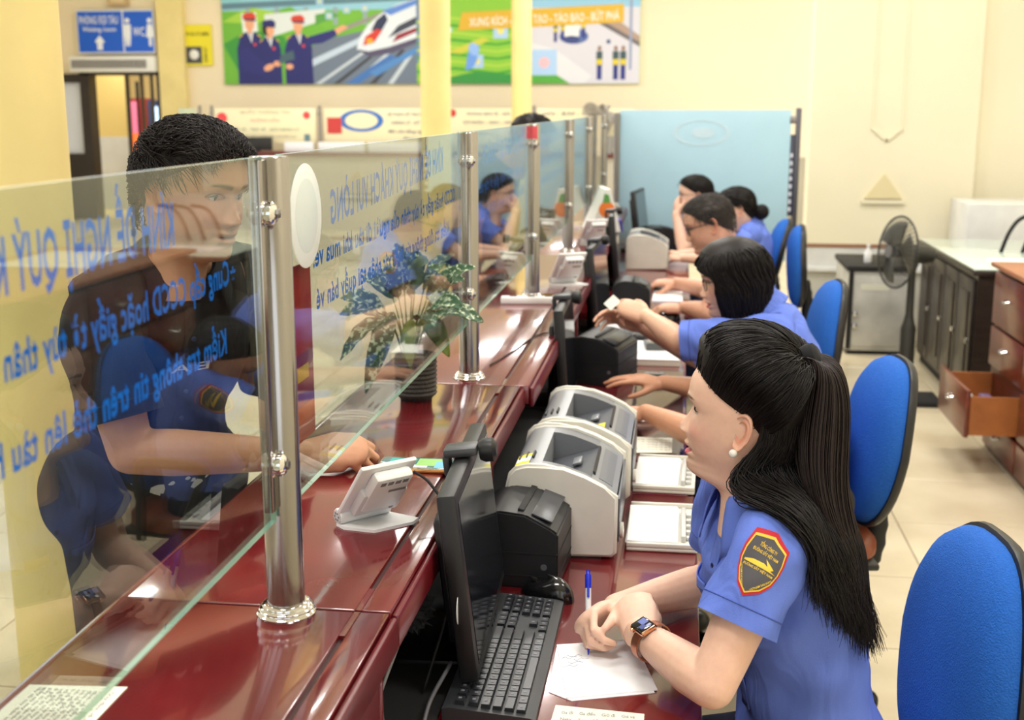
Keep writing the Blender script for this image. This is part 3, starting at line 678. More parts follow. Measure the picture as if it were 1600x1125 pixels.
# ------------------------------------------------------------------ people
def pchip(xs, ys):
    xs = np.array(xs, float); ys = np.array(ys, float); h = np.diff(xs); d = np.diff(ys)/h
    m = np.zeros_like(ys)
    for i in range(1, len(xs)-1):
        if d[i-1]*d[i] > 0:
            w1, w2 = 2*h[i]+h[i-1], h[i]+2*h[i-1]
            m[i] = (w1+w2)/(w1/d[i-1]+w2/d[i])
    m[0], m[-1] = d[0], d[-1]
    def f(x):
        x = np.clip(np.asarray(x, float), xs[0], xs[-1])
        i = np.clip(np.searchsorted(xs, x)-1, 0, len(xs)-2); t = (x-xs[i])/h[i]
        return ((1+2*t)*(1-t)**2*ys[i] + t*(1-t)**2*h[i]*m[i] + t*t*(3-2*t)*ys[i+1] + t*t*(t-1)*h[i]*m[i+1])
    return f
_HZ = [-.20,-.165,-.14,-.127,-.120,-.114,-.106,-.096,-.086,-.077,-.065,-.045,-.02,0,.012,.024,.036,.05,.065,.08,.09,.1,.107]
_HF = [.022,.022,.024,.036,.058,.077,.0865,.0885,.0845,.0855,.0870,.087,.084,.0825,.0875,.0915,.0915,.0895,.083,.070,.057,.036,.0]
_HB = [-.088,-.078,-.072,-.071,-.071,-.072,-.073,-.075,-.078,-.081,-.086,-.093,-.099,-.102,-.103,-.103,-.102,-.099,-.091,-.077,-.063,-.042,-.0]
_HW = [.062,.051,.0480,.0485,.0500,.0515,.0535,.0555,.0580,.061,.065,.0700,.0735,.0750,.0755,.075,.0745,.073,.068,.058,.048,.031,.0]
hF, hB, hW = pchip(_HZ,_HF), pchip(_HZ,_HB), pchip(_HZ,_HW)
_HN = pchip([-.2,-.14,-.115,-.1,-.085,-.06,-.03,.03,.107],[2,2,1.55,1.55,1.72,2.05,2.25,2.3,2.0])
NP = pchip([-.2,-.06,-.0565,-.053,-.049,-.0455,-.041,-.036,-.028,-.015,0,.010,.2],[0,0,.0015,.004,.0090,.0145,.0180,.0182,.0145,.0080,.0025,0,0])
NS = pchip([-.2,-.055,-.048,-.043,-.036,-.02,0,.2],[.011,.011,.0135,.0145,.0125,.0092,.008,.008])
def g(x, s): return np.exp(-(x/s)**2)
def head_pts(Z, TH, male=False, openm=0.0):
    """head surface in head coordinates: +x face, +y left, z=0 at the eyes; TH=0 is the front"""
    xf, xb, w, n = hF(Z), hB(Z), hW(Z), _HN(Z)
    if male:
        jaw = g(Z+.085,.035); w = w + .006*jaw + .001; xf = xf + .002*g(Z-.022,.012) + .002*g(Z+.1,.02)
    xm = -.012
    c, s = np.cos(TH), np.sin(TH)
    nn = np.where(c > 0, n, 2.15)
    a = np.where(c > 0, xf-xm, xm-xb)
    X = xm + np.sign(c)*a*np.abs(c)**(2/nn); Y = w*np.sign(s)*np.abs(s)**(2/nn)
    fr = np.clip(c*4, 0, 1)
    k = 1.12 if male else 1.0
    d = NP(Z)*np.exp(-(Y/(NS(Z)*k))**2)*k
    d = d + .004*g(np.abs(Y)-.0135*k,.0055)*g(Z+.043,.006)
    d = d - .0085*g(np.abs(Y)-.031,.0135)*g(Z-.000,.0095)
    d = d + .003*g(np.abs(Y)-.03,.018)*g(Z-.021,.007)
    d = d + .0035*g(np.abs(Y)-.045,.018)*g(Z+.032,.016)
    lat = np.exp(-(np.abs(Y)/.024)**4)
    op = openm
    d = d + (.0062*g(Z+.0625-.3*op,.0046) + .0068*g(Z+.0775+.6*op,.005) - (.004+op)*g(Z+.070+.15*op,.0022+op*.35))*lat
    d = d - .0025*g(Y,.004)*g(Z+.056,.004)
    d = d - .002*np.exp(-((np.abs(Y)-.028)/.005)**2)*g(Z+.068,.007)
    X = X + d*fr
    return X, Y, Z + 0*TH
def head_inside_r(D, male=False):
    """distance from C0 to the (featureless) head surface along unit directions D (N,3)"""
    C0 = np.array([-.012, 0, 0.005]); lo = np.full(len(D), .02); hi = np.full(len(D), .30)
    for _ in range(26):
        t = (lo+hi)/2; P = C0 + D*t[:,None]; Z = P[:,2]
        xf, xb, w, n = hF(Z), hB(Z), hW(Z), _HN(Z); x = P[:,0]+.012
        nn = np.where(x > 0, n, 2.15); a = np.maximum(np.where(x > 0, xf+.012, -.012-xb), 1e-4)
        v = (np.abs(x)/a)**nn + (np.abs(P[:,1])/np.maximum(w,1e-4))**nn
        ins = (v < 1) & (Z < .107) & (Z > -.2)
        lo = np.where(ins, t, lo); hi = np.where(ins, hi, t)
    return lo
C0 = np.array([-.012, 0, 0.005])
def scalp(P, off):
    """push points (N,3) out to the head surface plus off (metres)"""
    P = np.atleast_2d(np.asarray(P, float)); D = P - C0; D = D/np.linalg.norm(D, axis=1)[:,None]
    r = head_inside_r(D)
    return C0 + D*(r + off)[:,None]
SKIN = dict(A=(238,195,171), B=(205,150,118), C=(228,180,152), D=(222,168,140), M=(214,158,126), F=(236,194,170))
def lin3(c): return np.array([lin(c[0]), lin(c[1]), lin(c[2])])
def head_mesh(skin, lips=(205,92,98), male=False, openm=0.0, brow=(52,38,32), res=(132,116), blush=0.25):
    nt, nz = res
    # denser columns at the front
    u = np.linspace(-1, 1, nt, endpoint=False); TH = PI*(0.42*u + 0.58*u**3) if True else PI*u
    zs = np.concatenate([np.linspace(-.2,-.125,12,endpoint=False), np.linspace(-.125,.04,nz-40,endpoint=False), np.linspace(.04,.1068,28)])
    ZZ, TT = np.meshgrid(zs, TH, indexing='ij')
    X, Y, Z = head_pts(ZZ, TT, male, openm)
    V = np.stack([X, Y, Z], -1).reshape(-1,3)
    nzr = len(zs); F = []
    for j in range(nzr-1):
        for i in range(nt):
            i2 = (i+1) % nt; F.append((j*nt+i, j*nt+i2, (j+1)*nt+i2, (j+1)*nt+i))
    F.append(tuple((nzr-1)*nt+i for i in range(nt)))
    base = lin3(skin); C = np.tile(base, (len(V),1))
    x, y, z = V.T; fr = (x > .03)
    def blend(mask, col):
        m = np.clip(mask,0,1)[:,None]; C[:] = C*(1-m) + lin3(col)*m
    if blush: blend(blush*g(np.abs(y)-.042,.02)*g(z+.032,.018)*fr, (232,140,130))
    ay = np.abs(y); op = openm
    zu = -.0595 + .25*op - .0075*(ay/.024)**2 - .0015*g(y,.004) ; zl = -.0835 - .7*op + .0125*(ay/.024)**2
    lipm = np.clip((zu-z)/.0015,0,1)*np.clip((z-zl)/.0015,0,1)*np.clip((.0245-ay)/.002,0,1)*fr
    blend(lipm*(0.45 if male else 0.92), lips)
    blend(g(z+.070+.15*op,.0013+op*.45)*np.clip((.022-ay)/.004,0,1)*fr*.9, (70,25,25))
    zb = .0185 + .0045*np.sin(np.clip((ay-.010)/.04,0,1)*PI*.8)
    th = .0036*np.clip(1.15-(ay-.012)/.04*.7,.3,1)*(1.25 if male else 1)
    blend(np.exp(-((z-zb)/th)**4)*np.clip((ay-.009)/.004,0,1)*np.clip((.051-ay)/.006,0,1)*fr*.88, brow)
    # lash line and eye opening shade
    ex = (ay-.031)/.0155; zt = .0058*np.clip(1-ex**2,0,1)**.6; 
    blend(np.exp(-((z-zt-.0008)/.0016)**2)*(np.abs(ex)<1.1)*fr*.95, (38,26,24))
    zlw = -.0046*np.clip(1-ex**2,0,1)**.7
    blend(np.exp(-((z-zlw)/.0011)**2)*(np.abs(ex)<1.0)*fr*.5, (80,55,50))
    blend(g(z+.0475,.003)*g(ay-.0068,.0035)*(x>.09)*.75, (110,55,48))
    if male: blend(.16*g(z+.09,.03)*fr*(ay<.06), (120,100,92))
    return V, F, C
def ear_mesh(side, skin, s=1.0):
    """outer ear in head coordinates"""
    nr, na = 9, 28; V, F = [], []
    prof = [(0,-.003),(.25,-.0025),(.42,-.001),(.52,.0045),(.66,.0035),(.78,.003),(.88,.0085),(.97,.0085),(1.04,.003),(.9,-.008)]
    for j, (r, h) in enumerate(prof):
        for i in range(na):
            a = 2*PI*i/na; ca, sa = math.cos(a), math.sin(a)
            px = .0175*ca*(1.0+.12*sa); pz = .031*sa
            if sa < -.55: px *= .86; hh = min(h,.006) if r < .95 else h
            else: hh = h
            if ca > .75 and r > .5: hh = min(hh, .004)
            V.append((-.014 + px*r*s + .22*pz*r*-1*.6, side*(.0735 + hh*1.15 + .010*(-px*r)/.0175*.9), -.012 + pz*r*s))
    for j in range(len(prof)-1):
        for i in range(na):
            k = (i+1) % na; q = (j*na+i, j*na+k, (j+1)*na+k, (j+1)*na+i); F.append(q if side > 0 else q[::-1])
    V = np.array(V); C = np.tile(lin3(skin)*np.array([1.0,.86,.82]), (len(V),1))
    C[:na*4] *= np.array([.82,.62,.55])
    return V, F, C
def capsule(bm, pts, rs, n=12, flat=None, up=None):
    """closed tapered tube with round ends; flat = (wide, thin) multipliers with up as the thin direction"""
    P = [Vector(p) for p in pts]; fr = frames(P); rings = []
    def ring(p, N, B, r):
        a, b = (1, 1) if flat is None else flat
        return [p + (B*math.cos(2*PI*k/n)*a + N*math.sin(2*PI*k/n)*b)*r for k in range(n)]
    out = []
    for i, (p, T, N, B) in enumerate(fr):
        if up is not None:
            N = Vector(up); N = (N - T*N.dot(T)).normalized(); B = T.cross(N)
        out.append((p, T, N, B))
    p, T, N, B = out[0]; r = rs[0]
    for q in (1.2, .75, .4): rings.append(ring(p - T*r*math.sin(q), N, B, r*math.cos(q)))
    for (p, T, N, B), r in zip(out, rs): rings.append(ring(p, N, B, r))
    p, T, N, B = out[-1]; r = rs[-1]
    for q in (.4, .75, 1.2): rings.append(ring(p + T*r*math.sin(q), N, B, r*math.cos(q)))
    loft(bm, rings, True, True)
def remesh(bm, voxel, iters=4, fac=0.5):
    me = bpy.data.meshes.new('tmp'); bm.to_mesh(me); bm.free()
    o = bpy.data.objects.new('tmp', me); COL.objects.link(o)
    m = o.modifiers.new('r', 'REMESH'); m.mode = 'VOXEL'; m.voxel_size = voxel; m.adaptivity = 0
    if iters:
        s = o.modifiers.new('s', 'SMOOTH'); s.factor = fac; s.iterations = iters
    dg = bpy.context.evaluated_depsgraph_get()
    res = bpy.data.meshes.new_from_object(o.evaluated_get(dg))
    bpy.data.objects.remove(o); bpy.data.meshes.remove(me)
    n = len(res.vertices); V = np.empty(n*3); res.vertices.foreach_get('co', V)
    F = [tuple(p.vertices) for p in res.polygons]; bpy.data.meshes.remove(res)
    return V.reshape(-1,3), F
def hand_bm(bm, wrist, d, dorsal, side, curls, spread=0.0, thumb=(0.6,0.5,0.35), s=1.0, thumb_dir=None):
    """hand added to bm. d = towards the fingers, dorsal = back of the hand, side=+1 right hand / -1 left hand.
    curls = 4 x (mcp, pip, dip) in radians, index first"""
    d = Vector(d).normalized(); n = Vector(dorsal); n = (n - d*n.dot(d)).normalized()
    t = n.cross(d)*side          # towards the thumb
    W = Vector(wrist)
    def P(a, b, c): return W + d*(a*s) + t*(b*s) + n*(c*s)
    capsule(bm, [P(-.012,0,0), P(.02,.002,.001), P(.055,.003,.003), P(.078,.001,.002)], [.0245*s,.029*s,.0345*s,.033*s], 14, (1.12,.50), n)
    capsule(bm, [P(.008,.018,-.008), P(.045,.030,-.010)], [.015*s,.013*s], 10)
    capsule(bm, [P(.012,-.018,-.008), P(.06,-.026,-.006)], [.014*s,.012*s], 10)
    base = [(.087,.0285,.002),(.091,.0095,.004),(.087,-.0095,.003),(.079,-.0275,.000)]
    L = [(.042,.026,.021),(.047,.030,.022),(.043,.028,.021),(.034,.021,.019)]
    R = [(.0096,.0086,.0076,.0062),(.0098,.0088,.0078,.0064),(.0093,.0083,.0074,.006),(.0083,.0074,.0066,.0055)]
    tips = []
    for k in range(4):
        b = base[k]; a = spread*(1.5-k)
        fd = (d*math.cos(a) + t*math.sin(a)).normalized(); p = P(*b); pts = [P(b[0]-.03, b[1]*.9, b[2]), p]; ang = 0
        for j in range(3):
            ang += curls[k][j]
            dirv = fd*math.cos(ang) - n*math.sin(ang)
            p = p + dirv*(L[k][j]*s); pts.append(p)
        tips.append(p)
        rr = [R[k][0]*s*1.02] + [x*s for x in R[k]]
        capsule(bm, pts, rr, 10)
    a1, b1, c1 = thumb
    td = Vector(thumb_dir).normalized() if thumb_dir else (d*math.cos(a1)*.9 + t*math.sin(a1) - n*b1).normalized()
    p0 = P(.018,.022,-.006); p1 = p0 + td*(.042*s)
    d2 = (td*math.cos(c1) + (d*.75 - t*.55)*math.sin(c1)).normalized(); p2 = p1 + d2*(.031*s)
    d3 = (d2*math.cos(c1) + (d*.5 - t*.85)*math.sin(c1)).normalized(); p3 = p2 + d3*(.022*s)
    capsule(bm, [p0,p1,p2,p3], [.0145*s,.0112*s,.0098*s,.0072*s], 10)
    return tips + [p3]
RELAX = [(.35,.45,.3),(.4,.5,.35),(.45,.55,.35),(.5,.55,.35)]
FLATH = [(.12,.18,.12)]*4
FIST = [(1.1,1.35,.7),(1.2,1.4,.7),(1.25,1.4,.7),(1.3,1.4,.7)]
PEN = [(.75,.85,.35),(.95,1.05,.5),(1.1,1.25,.6),(1.2,1.3,.6)]
def arm_bm(bm, sh, el, wr, s=1.0, fem=True):
    k = (.92 if fem else 1.05)*s
    sh, el, wr = Vector(sh), Vector(el), Vector(wr)
    capsule(bm, [sh, sh.lerp(el,.35), sh.lerp(el,.75), el], [.050*k,.0465*k,.042*k,.0385*k], 16)
    capsule(bm, [el, el.lerp(wr,.25), el.lerp(wr,.6), el.lerp(wr,.88), wr], [.0385*k,.041*k,.0345*k,.0275*k,.0255*k], 16)
def np_obj(name, V, F, C, mat, parent, world=True, smooth=180):
    """mesh from arrays with a colour attribute"""
    V = np.asarray(V, float)
    if world:
        Mi = np.array(WM[parent.name].inverted()); V = V @ Mi[:3,:3].T + Mi[:3,3]
    me = bpy.data.meshes.new(name); me.from_pydata(V.tolist(), [], F); me.update()
    if C is not None:
        a = me.color_attributes.new('Col', 'FLOAT_COLOR', 'POINT')
        a.data.foreach_set('color', np.concatenate([C, np.ones((len(C),1))],1).astype(np.float32).ravel())
    finish_mesh(me, smooth); me.materials.append(mat)
    o = bpy.data.objects.new(name, me); COL.objects.link(o); o.parent = parent; WM[o.name] = WM[parent.name]
    return o
def head_frame(pos, yaw, pitch=0.0, roll=0.0, s=1.0):
    """pos = eye-level centre; yaw = heading of the face (radians, world), pitch>0 looks down, roll>0 tips to its left"""
    R = Matrix.Rotation(yaw,4,'Z') @ Matrix.Rotation(pitch,4,'Y') @ Matrix.Rotation(-roll,4,'X')
    return Matrix.Translation(Vector(pos)) @ R @ Matrix.Scale(s,4)
def xf(M, V):
    A = np.array(M); return np.asarray(V) @ A[:3,:3].T + A[:3,3]
def strands(name, curves, r0, parent, mat, world=True, sides=3, M=None, tip=0.25, flat=1.0):
    """tapered hair strands as one mesh; curves: array (N, K, 3)"""
    Cv = np.asarray(curves, float); N, K, _ = Cv.shape
    if M is not None: Cv = xf(M, Cv.reshape(-1,3)).reshape(N,K,3)
    T = np.gradient(Cv, axis=1); T /= np.linalg.norm(T, axis=2, keepdims=True)+1e-9
    ref = np.tile(rng.normal(size=(N,1,3)), (1,K,1)); A = np.cross(T, ref); A /= np.linalg.norm(A, axis=2, keepdims=True)+1e-9; B = np.cross(T, A)
    rr = np.asarray(r0)*np.ones(N); t = np.linspace(0,1,K); prof = np.where(t<.75, 1.0, 1-(1-tip)*(t-.75)/.25)
    ring = []
    for q in range(sides):
        an = 2*PI*q/sides
        ring.append(Cv + (A*math.cos(an) + B*math.sin(an)*flat)*(rr[:,None]*prof[None,:])[:,:,None])
    V = np.stack(ring, 2).reshape(-1,3)
    i = np.arange(N)[:,None,None]; k = np.arange(K-1)[None,:,None]; q = np.arange(sides)[None,None,:]; q2 = (q+1) % sides
    ix = lambda kk, qq: (i*K+kk)*sides+qq
    F = np.stack([ix(k,q)+0*q2, ix(k,q2), ix(k+1,q2), ix(k+1,q)+0*q2], -1).reshape(-1,4)
    o = np_obj(name, V, F.tolist(), None, mat, parent, world, 180)
    return o
def cap_mesh(name, M, hairline, thick, parent, mat, nth=64, nv=24, wave=0.0, drop=None):
    """hair shell over the skull: hairline(theta)->z, thick(theta,v)->metres"""
    V, F = [], []
    for j in range(nv+1):
        v = j/nv
        for i in range(nth):
            th = 2*PI*i/nth - PI; z0 = hairline(th); z = z0 + (.1069-z0)*v**.8
            X, Y, Z = head_pts(np.array(z), np.array(th)); X = min(float(X), .092)
            p = np.array([X, float(Y), float(Z)]); d = p-C0; L = np.linalg.norm(d)
            o = thick(th, v) + wave*math.sin(th*9+v*14)*math.sin(v*PI)
            V.append(C0 + d*(1+o/L))
    for j in range(nv):
        for i in range(nth):
            k = (i+1) % nth; F.append((j*nth+i, j*nth+k, (j+1)*nth+k, (j+1)*nth+i))
    F.append(tuple(nv*nth+i for i in range(nth)))
    return np_obj(name, xf(M, np.array(V)), F, None, mat, parent)
def eyes(M, parent, skinmat, iris=(40,24,18), look=(1,0,-.05)):
    for sd in (1,-1):
        bm = NB(); L = Vector(look).normalized(); c = Vector((.0605, sd*.031, 0)); r = .0118
        bmesh.ops.create_uvsphere(bm, u_segments=20, v_segments=14, radius=r)
        for v in bm.verts: v.co += c
        up = Vector((0,0,1)); a = L.cross(up).normalized(); b = a.cross(L)
        for rad, h, mi in ((.0058,.0004,1),):
            rings = []
            for q in (1.0,.7,.35):
                rho = rad*q; dep = math.sqrt(r*r-rho*rho)+h
                rings.append([c + L*dep + (a*math.cos(2*PI*k/16)+b*math.sin(2*PI*k/16))*rho for k in range(16)])
            loft(bm, rings, True, True, mi)
        bm.transform(M)
        obj('eye', bm, [pm('eye_white',(235,228,222),.2), pm('iris',iris,.12)], parent, world=True, smooth=180)
        # upper eyelid and lash
        bm = NB(); rl = .0131
        def lid(u, v):
            az = (u-.5)*2.2; el = .30 + v*1.0 - .25*abs(u-.5)*2
            return c + Vector((math.cos(el)*math.cos(az), math.cos(el)*math.sin(az), math.sin(el)))*rl
        grid(bm, lid, 14, 5); bm.transform(M)
        obj('eyelid', bm, skinmat, parent, world=True, smooth=180)
        bm = NB()
        pts = []
        for i in range(11):
            u = i/10; az = (u-.5)*2.3; el = .28 - .28*abs(u-.5)*2
            pts.append(c + Vector((math.cos(el)*math.cos(az), math.cos(el)*math.sin(az), math.sin(el)))*(rl+.0008))
        tube(bm, pts, [.0004+.0011*math.sin(PI*i/10) for i in range(11)], 6); bm.transform(M)
        obj('eyelashes', bm, pm('lash',(22,16,15),.6), parent, world=True, smooth=180)
def body_ring(c, f, l, u, w, dF, dB, n=40, ex=2.3, bust=0.0):
    pts = []
    for k in range(n):
        a = 2*PI*k/n; ca, sa = math.cos(a), math.sin(a)
        dd = dF if ca > 0 else dB
        x = math.copysign(abs(ca)**(2/ex), ca)*dd; y = math.copysign(abs(sa)**(2/ex), sa)*w
        if bust and ca > 0: x += bust*(math.exp(-((abs(y)-.075)/.055)**2) + .35*math.exp(-(y/.06)**2))
        pts.append(Vector(c) + f*x + l*y)
    return pts
def lerpv(a, b, t): return Vector(a)*(1-t) + Vector(b)*t
def solid(o, t, off=0.0):
    m = o.modifiers.new('thickness', 'SOLIDIFY'); m.thickness = t; m.offset = off
    return o
def skin_mats(key):
    c = SKIN[key]
    return pm('skin_'+key, c, .46, spec=.35, attr=True, sss=.25, noise=.05, nscale=90, bump=.05, bscale=500), pm('lid_'+key, tuple(int(v*.93) for v in c), .45, spec=.35, sss=.2)
class Sleeve:
    """cloth tube around an upper arm; f(s, a) gives the surface: s metres from the shoulder end, a angle (0 = 'out' direction)"""
    def __init__(self, pts, rs, out, seed=0, wr=.0035):
        self.P = [Vector(p) for p in smooth_path(pts, 6)]; n = len(self.P)
        self.L = [0.0]
        for a, b in zip(self.P[:-1], self.P[1:]): self.L.append(self.L[-1]+(b-a).length)
        self.r = pchip(np.linspace(0, self.L[-1], len(rs)), rs); self.out = Vector(out); self.seed = seed; self.wr = wr
    def frame(self, s):
        i = min(max(0, int(np.searchsorted(self.L, s))-1), len(self.P)-2)
        t = (s-self.L[i])/max(self.L[i+1]-self.L[i],1e-6); p = self.P[i].lerp(self.P[i+1], t)
        def tan(j):
            j = min(max(j,0),len(self.P)-1); return (self.P[min(j+2,len(self.P)-1)]-self.P[max(j-2,0)]).normalized()
        T = (tan(i)*(1-t)+tan(i+1)*t).normalized()
        N = (self.out - T*self.out.dot(T)).normalized(); return p, T, N, T.cross(N)
    def f(self, s, a, off=0.0):
        p, T, N, B = self.frame(s); r = float(self.r(s)); k = self.seed
        w = self.wr*(math.sin(a*3+s*38+k)+.6*math.sin(a*5-s*61+2*k))*min(1,s/.05)
        return p + (N*math.cos(a)+B*math.sin(a))*(r+w+off)
    def build(self, name, mat, parent, ns=30, na=44):
        bm = NB(); Lm = self.L[-1]
        rings = [[self.f(Lm*j/ns, 2*PI*i/na) for i in range(na)] for j in range(ns+1)]
        rings += [[self.f(Lm, 2*PI*i/na, -.0025) for i in range(na)], [self.f(Lm-.03, 2*PI*i/na, -.004) for i in range(na)]]
        loft(bm, rings, True, False)
        return obj(name, bm, mat, parent, world=True, smooth=60)
    def hem(self, mat, parent):
        bm = NB(); Lm = self.L[-1]; na = 44
        tube(bm, [self.f(Lm-.028, 2*PI*i/na, .0004) for i in range(na)], .0011, 5, closed=True)
        return obj('hem_stitching', bm, mat, parent, world=True, smooth=180)
YEL, RED_, GREY_ = None, None, None
def shield_poly(s=1.0):
    top = [(-.030,.036),(0,.043),(.030,.036)]
    R = [(.0335,.020),(.0335,.004),(.029,-.014),(.018,-.031),(0,-.044)]
    pts = top + R + [(-x, y) for x, y in R[-2::-1]]
    return [(x*s, y*s) for x, y in pts]
def patch(sl, s0, a0, parent, scale=1.0, detail=True, tilt=0.0, k=1):
    """railway arm patch wrapped on a sleeve"""
    ct, st = math.cos(tilt), math.sin(tilt); r0 = float(sl.r(s0))
    def W(off):
        def fn(x, y):
            x, y = (x*ct-y*st)*scale, (x*st+y*ct)*scale
            return sl.f(s0-y, a0 + k*x/r0, off)
        return fn
    def fill(name, poly, off, mat, par):
        bm = NB(); c = (sum(p[0] for p in poly)/len(poly), sum(p[1] for p in poly)/len(poly)); fn = W(off)
        N = len(poly); rows = 6; vs = [bm.verts.new(fn(*c))]; prev = None
        P = []
        for i in range(N):
            a, b = poly[i], poly[(i+1) % N]
            for q in range(3): P.append((a[0]+(b[0]-a[0])*q/3, a[1]+(b[1]-a[1])*q/3))
        for j in range(1, rows+1):
            ring = [bm.verts.new(fn(c[0]+(x-c[0])*j/rows, c[1]+(y-c[1])*j/rows)) for x, y in P]
            for i in range(len(P)):
                i2 = (i+1) % len(P)
                if prev is None: bm.faces.new((vs[0], ring[i], ring[i2]))
                else: bm.faces.new((prev[i], ring[i], ring[i2], prev[i2]))
            prev = ring
        return obj(name, bm, mat, par, world=True, smooth=180)
    red = pm('patch_red',(190,28,45),.7); yel = pm('patch_yellow',(236,196,60),.7); gr = pm('patch_grey',(78,76,80),.8)
    p = fill('arm_patch', shield_poly(1.0), .0012, red, parent); p['label'] = 'shield shaped railway arm patch with red and yellow border'
    fill('patch_border', shield_poly(.90), .0018, yel, p)
    fill('patch_field', shield_poly(.84), .0024, gr, p)
    fn = W(.0030)
    train = [(-.024,.0035),(-.012,.0075),(.004,.0085),(.010,.0065),(.004,.0150),(.020,.0065),(.016,.0035),(.026,.0015),(-.024,.0010)]
    bm = NB(); bm.faces.new([bm.verts.new((x, y, 0)) for x, y in train]); bmesh.ops.triangulate(bm, faces=bm.faces)
    bmesh.ops.subdivide_edges(bm, edges=bm.edges, cuts=5, use_grid_fill=True)
    for v in bm.verts: v.co = fn(v.co.x, v.co.y)
    obj('train_emblem', bm, yel, p, world=True, smooth=0, recalc=False)
    if detail:
        for s, y, w, h in (('TỔNG CÔNG TY',.0245,.028,.0052),('ĐƯỜNG SẮT VIỆT NAM',.0175,.040,.0052),('ĐƯỜNG SẮT VIỆT NAM',-.0045,.046,.0048)):
            lettering(s, None, h, yel, p, 'CENTER', w, name='patch_lettering', fn=lambda x, yy, y=y: fn(x, y+yy))
        for s, xa, ya, xb, yb in (('VIETNAM RAILWAYS',-.0265,-.006,-.009,-.033),('VIETNAM RAILWAYS',.006,-.034,.0255,-.008)):
            L = math.hypot(xb-xa, yb-ya); cx, cy = (xb-xa)/L, (yb-ya)/L
            lettering(s, None, .0042, yel, p, 'LEFT', L, name='patch_lettering', fn=lambda x, yy: fn(xa+cx*x-cy*yy, ya+cy*x+cx*yy))
    return p
def torso(root, rings, mat, n=48, name='shirt', seed=0, wr=.004, ext=None):
    """rings: (centre, forward, lateral, w, dF, dB, bust, tilt)"""
    dense = []
    for i in range(len(rings)-1):
        for q in range(5):
            t = q/5; a, b = rings[i], rings[i+1]
            def H(get):
                p0 = get(rings[max(i-1,0)]); p1 = get(a); p2 = get(b); p3 = get(rings[min(i+2,len(rings)-1)])
                return 0.5*((p1*2)+(p2-p0)*t+(p0*2-p1*5+p2*4-p3)*t*t+(p1*3-p0-p2*3+p3)*t**3)
            dense.append([H(lambda r: Vector(r[0])), H(lambda r: Vector(r[1])).normalized(), H(lambda r: Vector(r[2])).normalized()]+[H(lambda r, k=k: r[k]) for k in range(3,8)])
    dense.append([Vector(rings[-1][0]), Vector(rings[-1][1]), Vector(rings[-1][2])]+list(rings[-1][3:8]))
    out = []
    for j, (c, f, l, w, dF, dB, bu, tl) in enumerate(dense):
        pts = body_ring(c, f, l, None, max(w,.01), max(dF,.01), max(dB,.01), n, 2.3, max(bu,0))
        up = l.cross(f)*-1 if False else f.cross(l)
        R = []
        for k, p in enumerate(pts):
            a = 2*PI*k/n; q = p + up*(-tl*math.cos(a))
            if wr:
                d = (q-Vector(c)); d = d.normalized() if d.length > 1e-6 else f
                fade = 1 if j < len(dense)-10 else 0
                q = q + d*(wr*fade*(math.sin(a*4+j*.55+seed)+.7*math.sin(a*7-j*.8+seed*2)+.5*math.sin(j*1.3+a*2)))
            R.append(q)
        out.append(R)
    return out
def build_body(root, spec):
    """skin: head, ears, neck, chest core, arms and hands as one mesh"""
    key = spec['skin']; sk, lid = skin_mats(key); male = spec.get('male', False)
    M = head_frame(*spec['head'])
    hv, hf, hc = head_mesh(SKIN[key], male=male, openm=spec.get('openm',0), lips=spec.get('lips',(196,84,92)), blush=spec.get('blush',.25), res=spec.get('res',(132,116)))
    V, F, C = [xf(M, hv)], list(hf), [hc]; n0 = len(hv)
    for sd in (1,-1):
        ev, ef, ec = ear_mesh(sd, SKIN[key], 1.06 if male else 1.0)
        V.append(xf(M, ev)); F += [tuple(i+n0 for i in f) for f in ef]; C.append(ec); n0 += len(ev)
    bm = NB(); s = spec.get('s',1.0)
    core = spec['core']; capsule(bm, [c[0] for c in core], [c[1] for c in core], 20, spec.get('core_flat',(1.25,.8)), spec['f'])
    hb = xf(M, np.array([[-.02,0,-.135],[-.03,0,-.19]])); capsule(bm, [Vector(spec['neck']), Vector(hb[1]), Vector(hb[0])], [.060*s,.050*s,.045*s], 18)
    for A in spec['arms']:
        arm_bm(bm, A['sh'], A['el'], A['wr'], s, not male)
        hand_bm(bm, A['wr'], A['d'], A['n'], A['side'], A['curls'], A.get('spread',.06), A.get('thumb',(.7,.35,.3)), spec.get('hs',.95), A.get('tdir'))
    rv, rf = remesh(bm, spec.get('voxel',.004), 5, .5)
    cc = np.tile(lin3(SKIN[key]), (len(rv),1))
    V.append(rv); F += [tuple(i+n0 for i in f) for f in rf]; C.append(cc)
    o = np_obj('body', np.concatenate(V), F, np.concatenate(C), sk, root)
    eyes(M, root, lid, look=spec.get('look',(1,0,-.05)))
    return M
def collar(root, c, f, l, up, r, mat, open_a=.45, h=.034, drop=.05, point=.045, tilt=.25):
    """turned-down shirt collar round a neck"""
    f, l, up, c = Vector(f), Vector(l), Vector(up), Vector(c)
    for sd in (1,-1):
        bm = NB()
        def fn(u, v):
            a = open_a + (PI-open_a)*u; ca, sa = math.cos(a), math.sin(a)*sd
            top = h*(.75+.25*u) - tilt*.055*ca
            if v < .45:
                q = v/.45; rr = r + .004*q; z = -.012 + (top+.012)*q - tilt*.0
            else:
                q = (v-.45)/.55; ln = drop*(.75 + .25*u) + point*max(0,1-u*3.2)
                rr = r + .006 + .030*q + .02*max(0,1-u*3)*q; z = top - ln*q + .006*math.sin(q*PI)
            return c + f*(ca*rr*1.05) + l*(sa*rr) + up*z
        grid(bm, fn, 26, 12)
        o = obj('collar', bm, mat, root, world=True, smooth=50); solid(o, .0025)
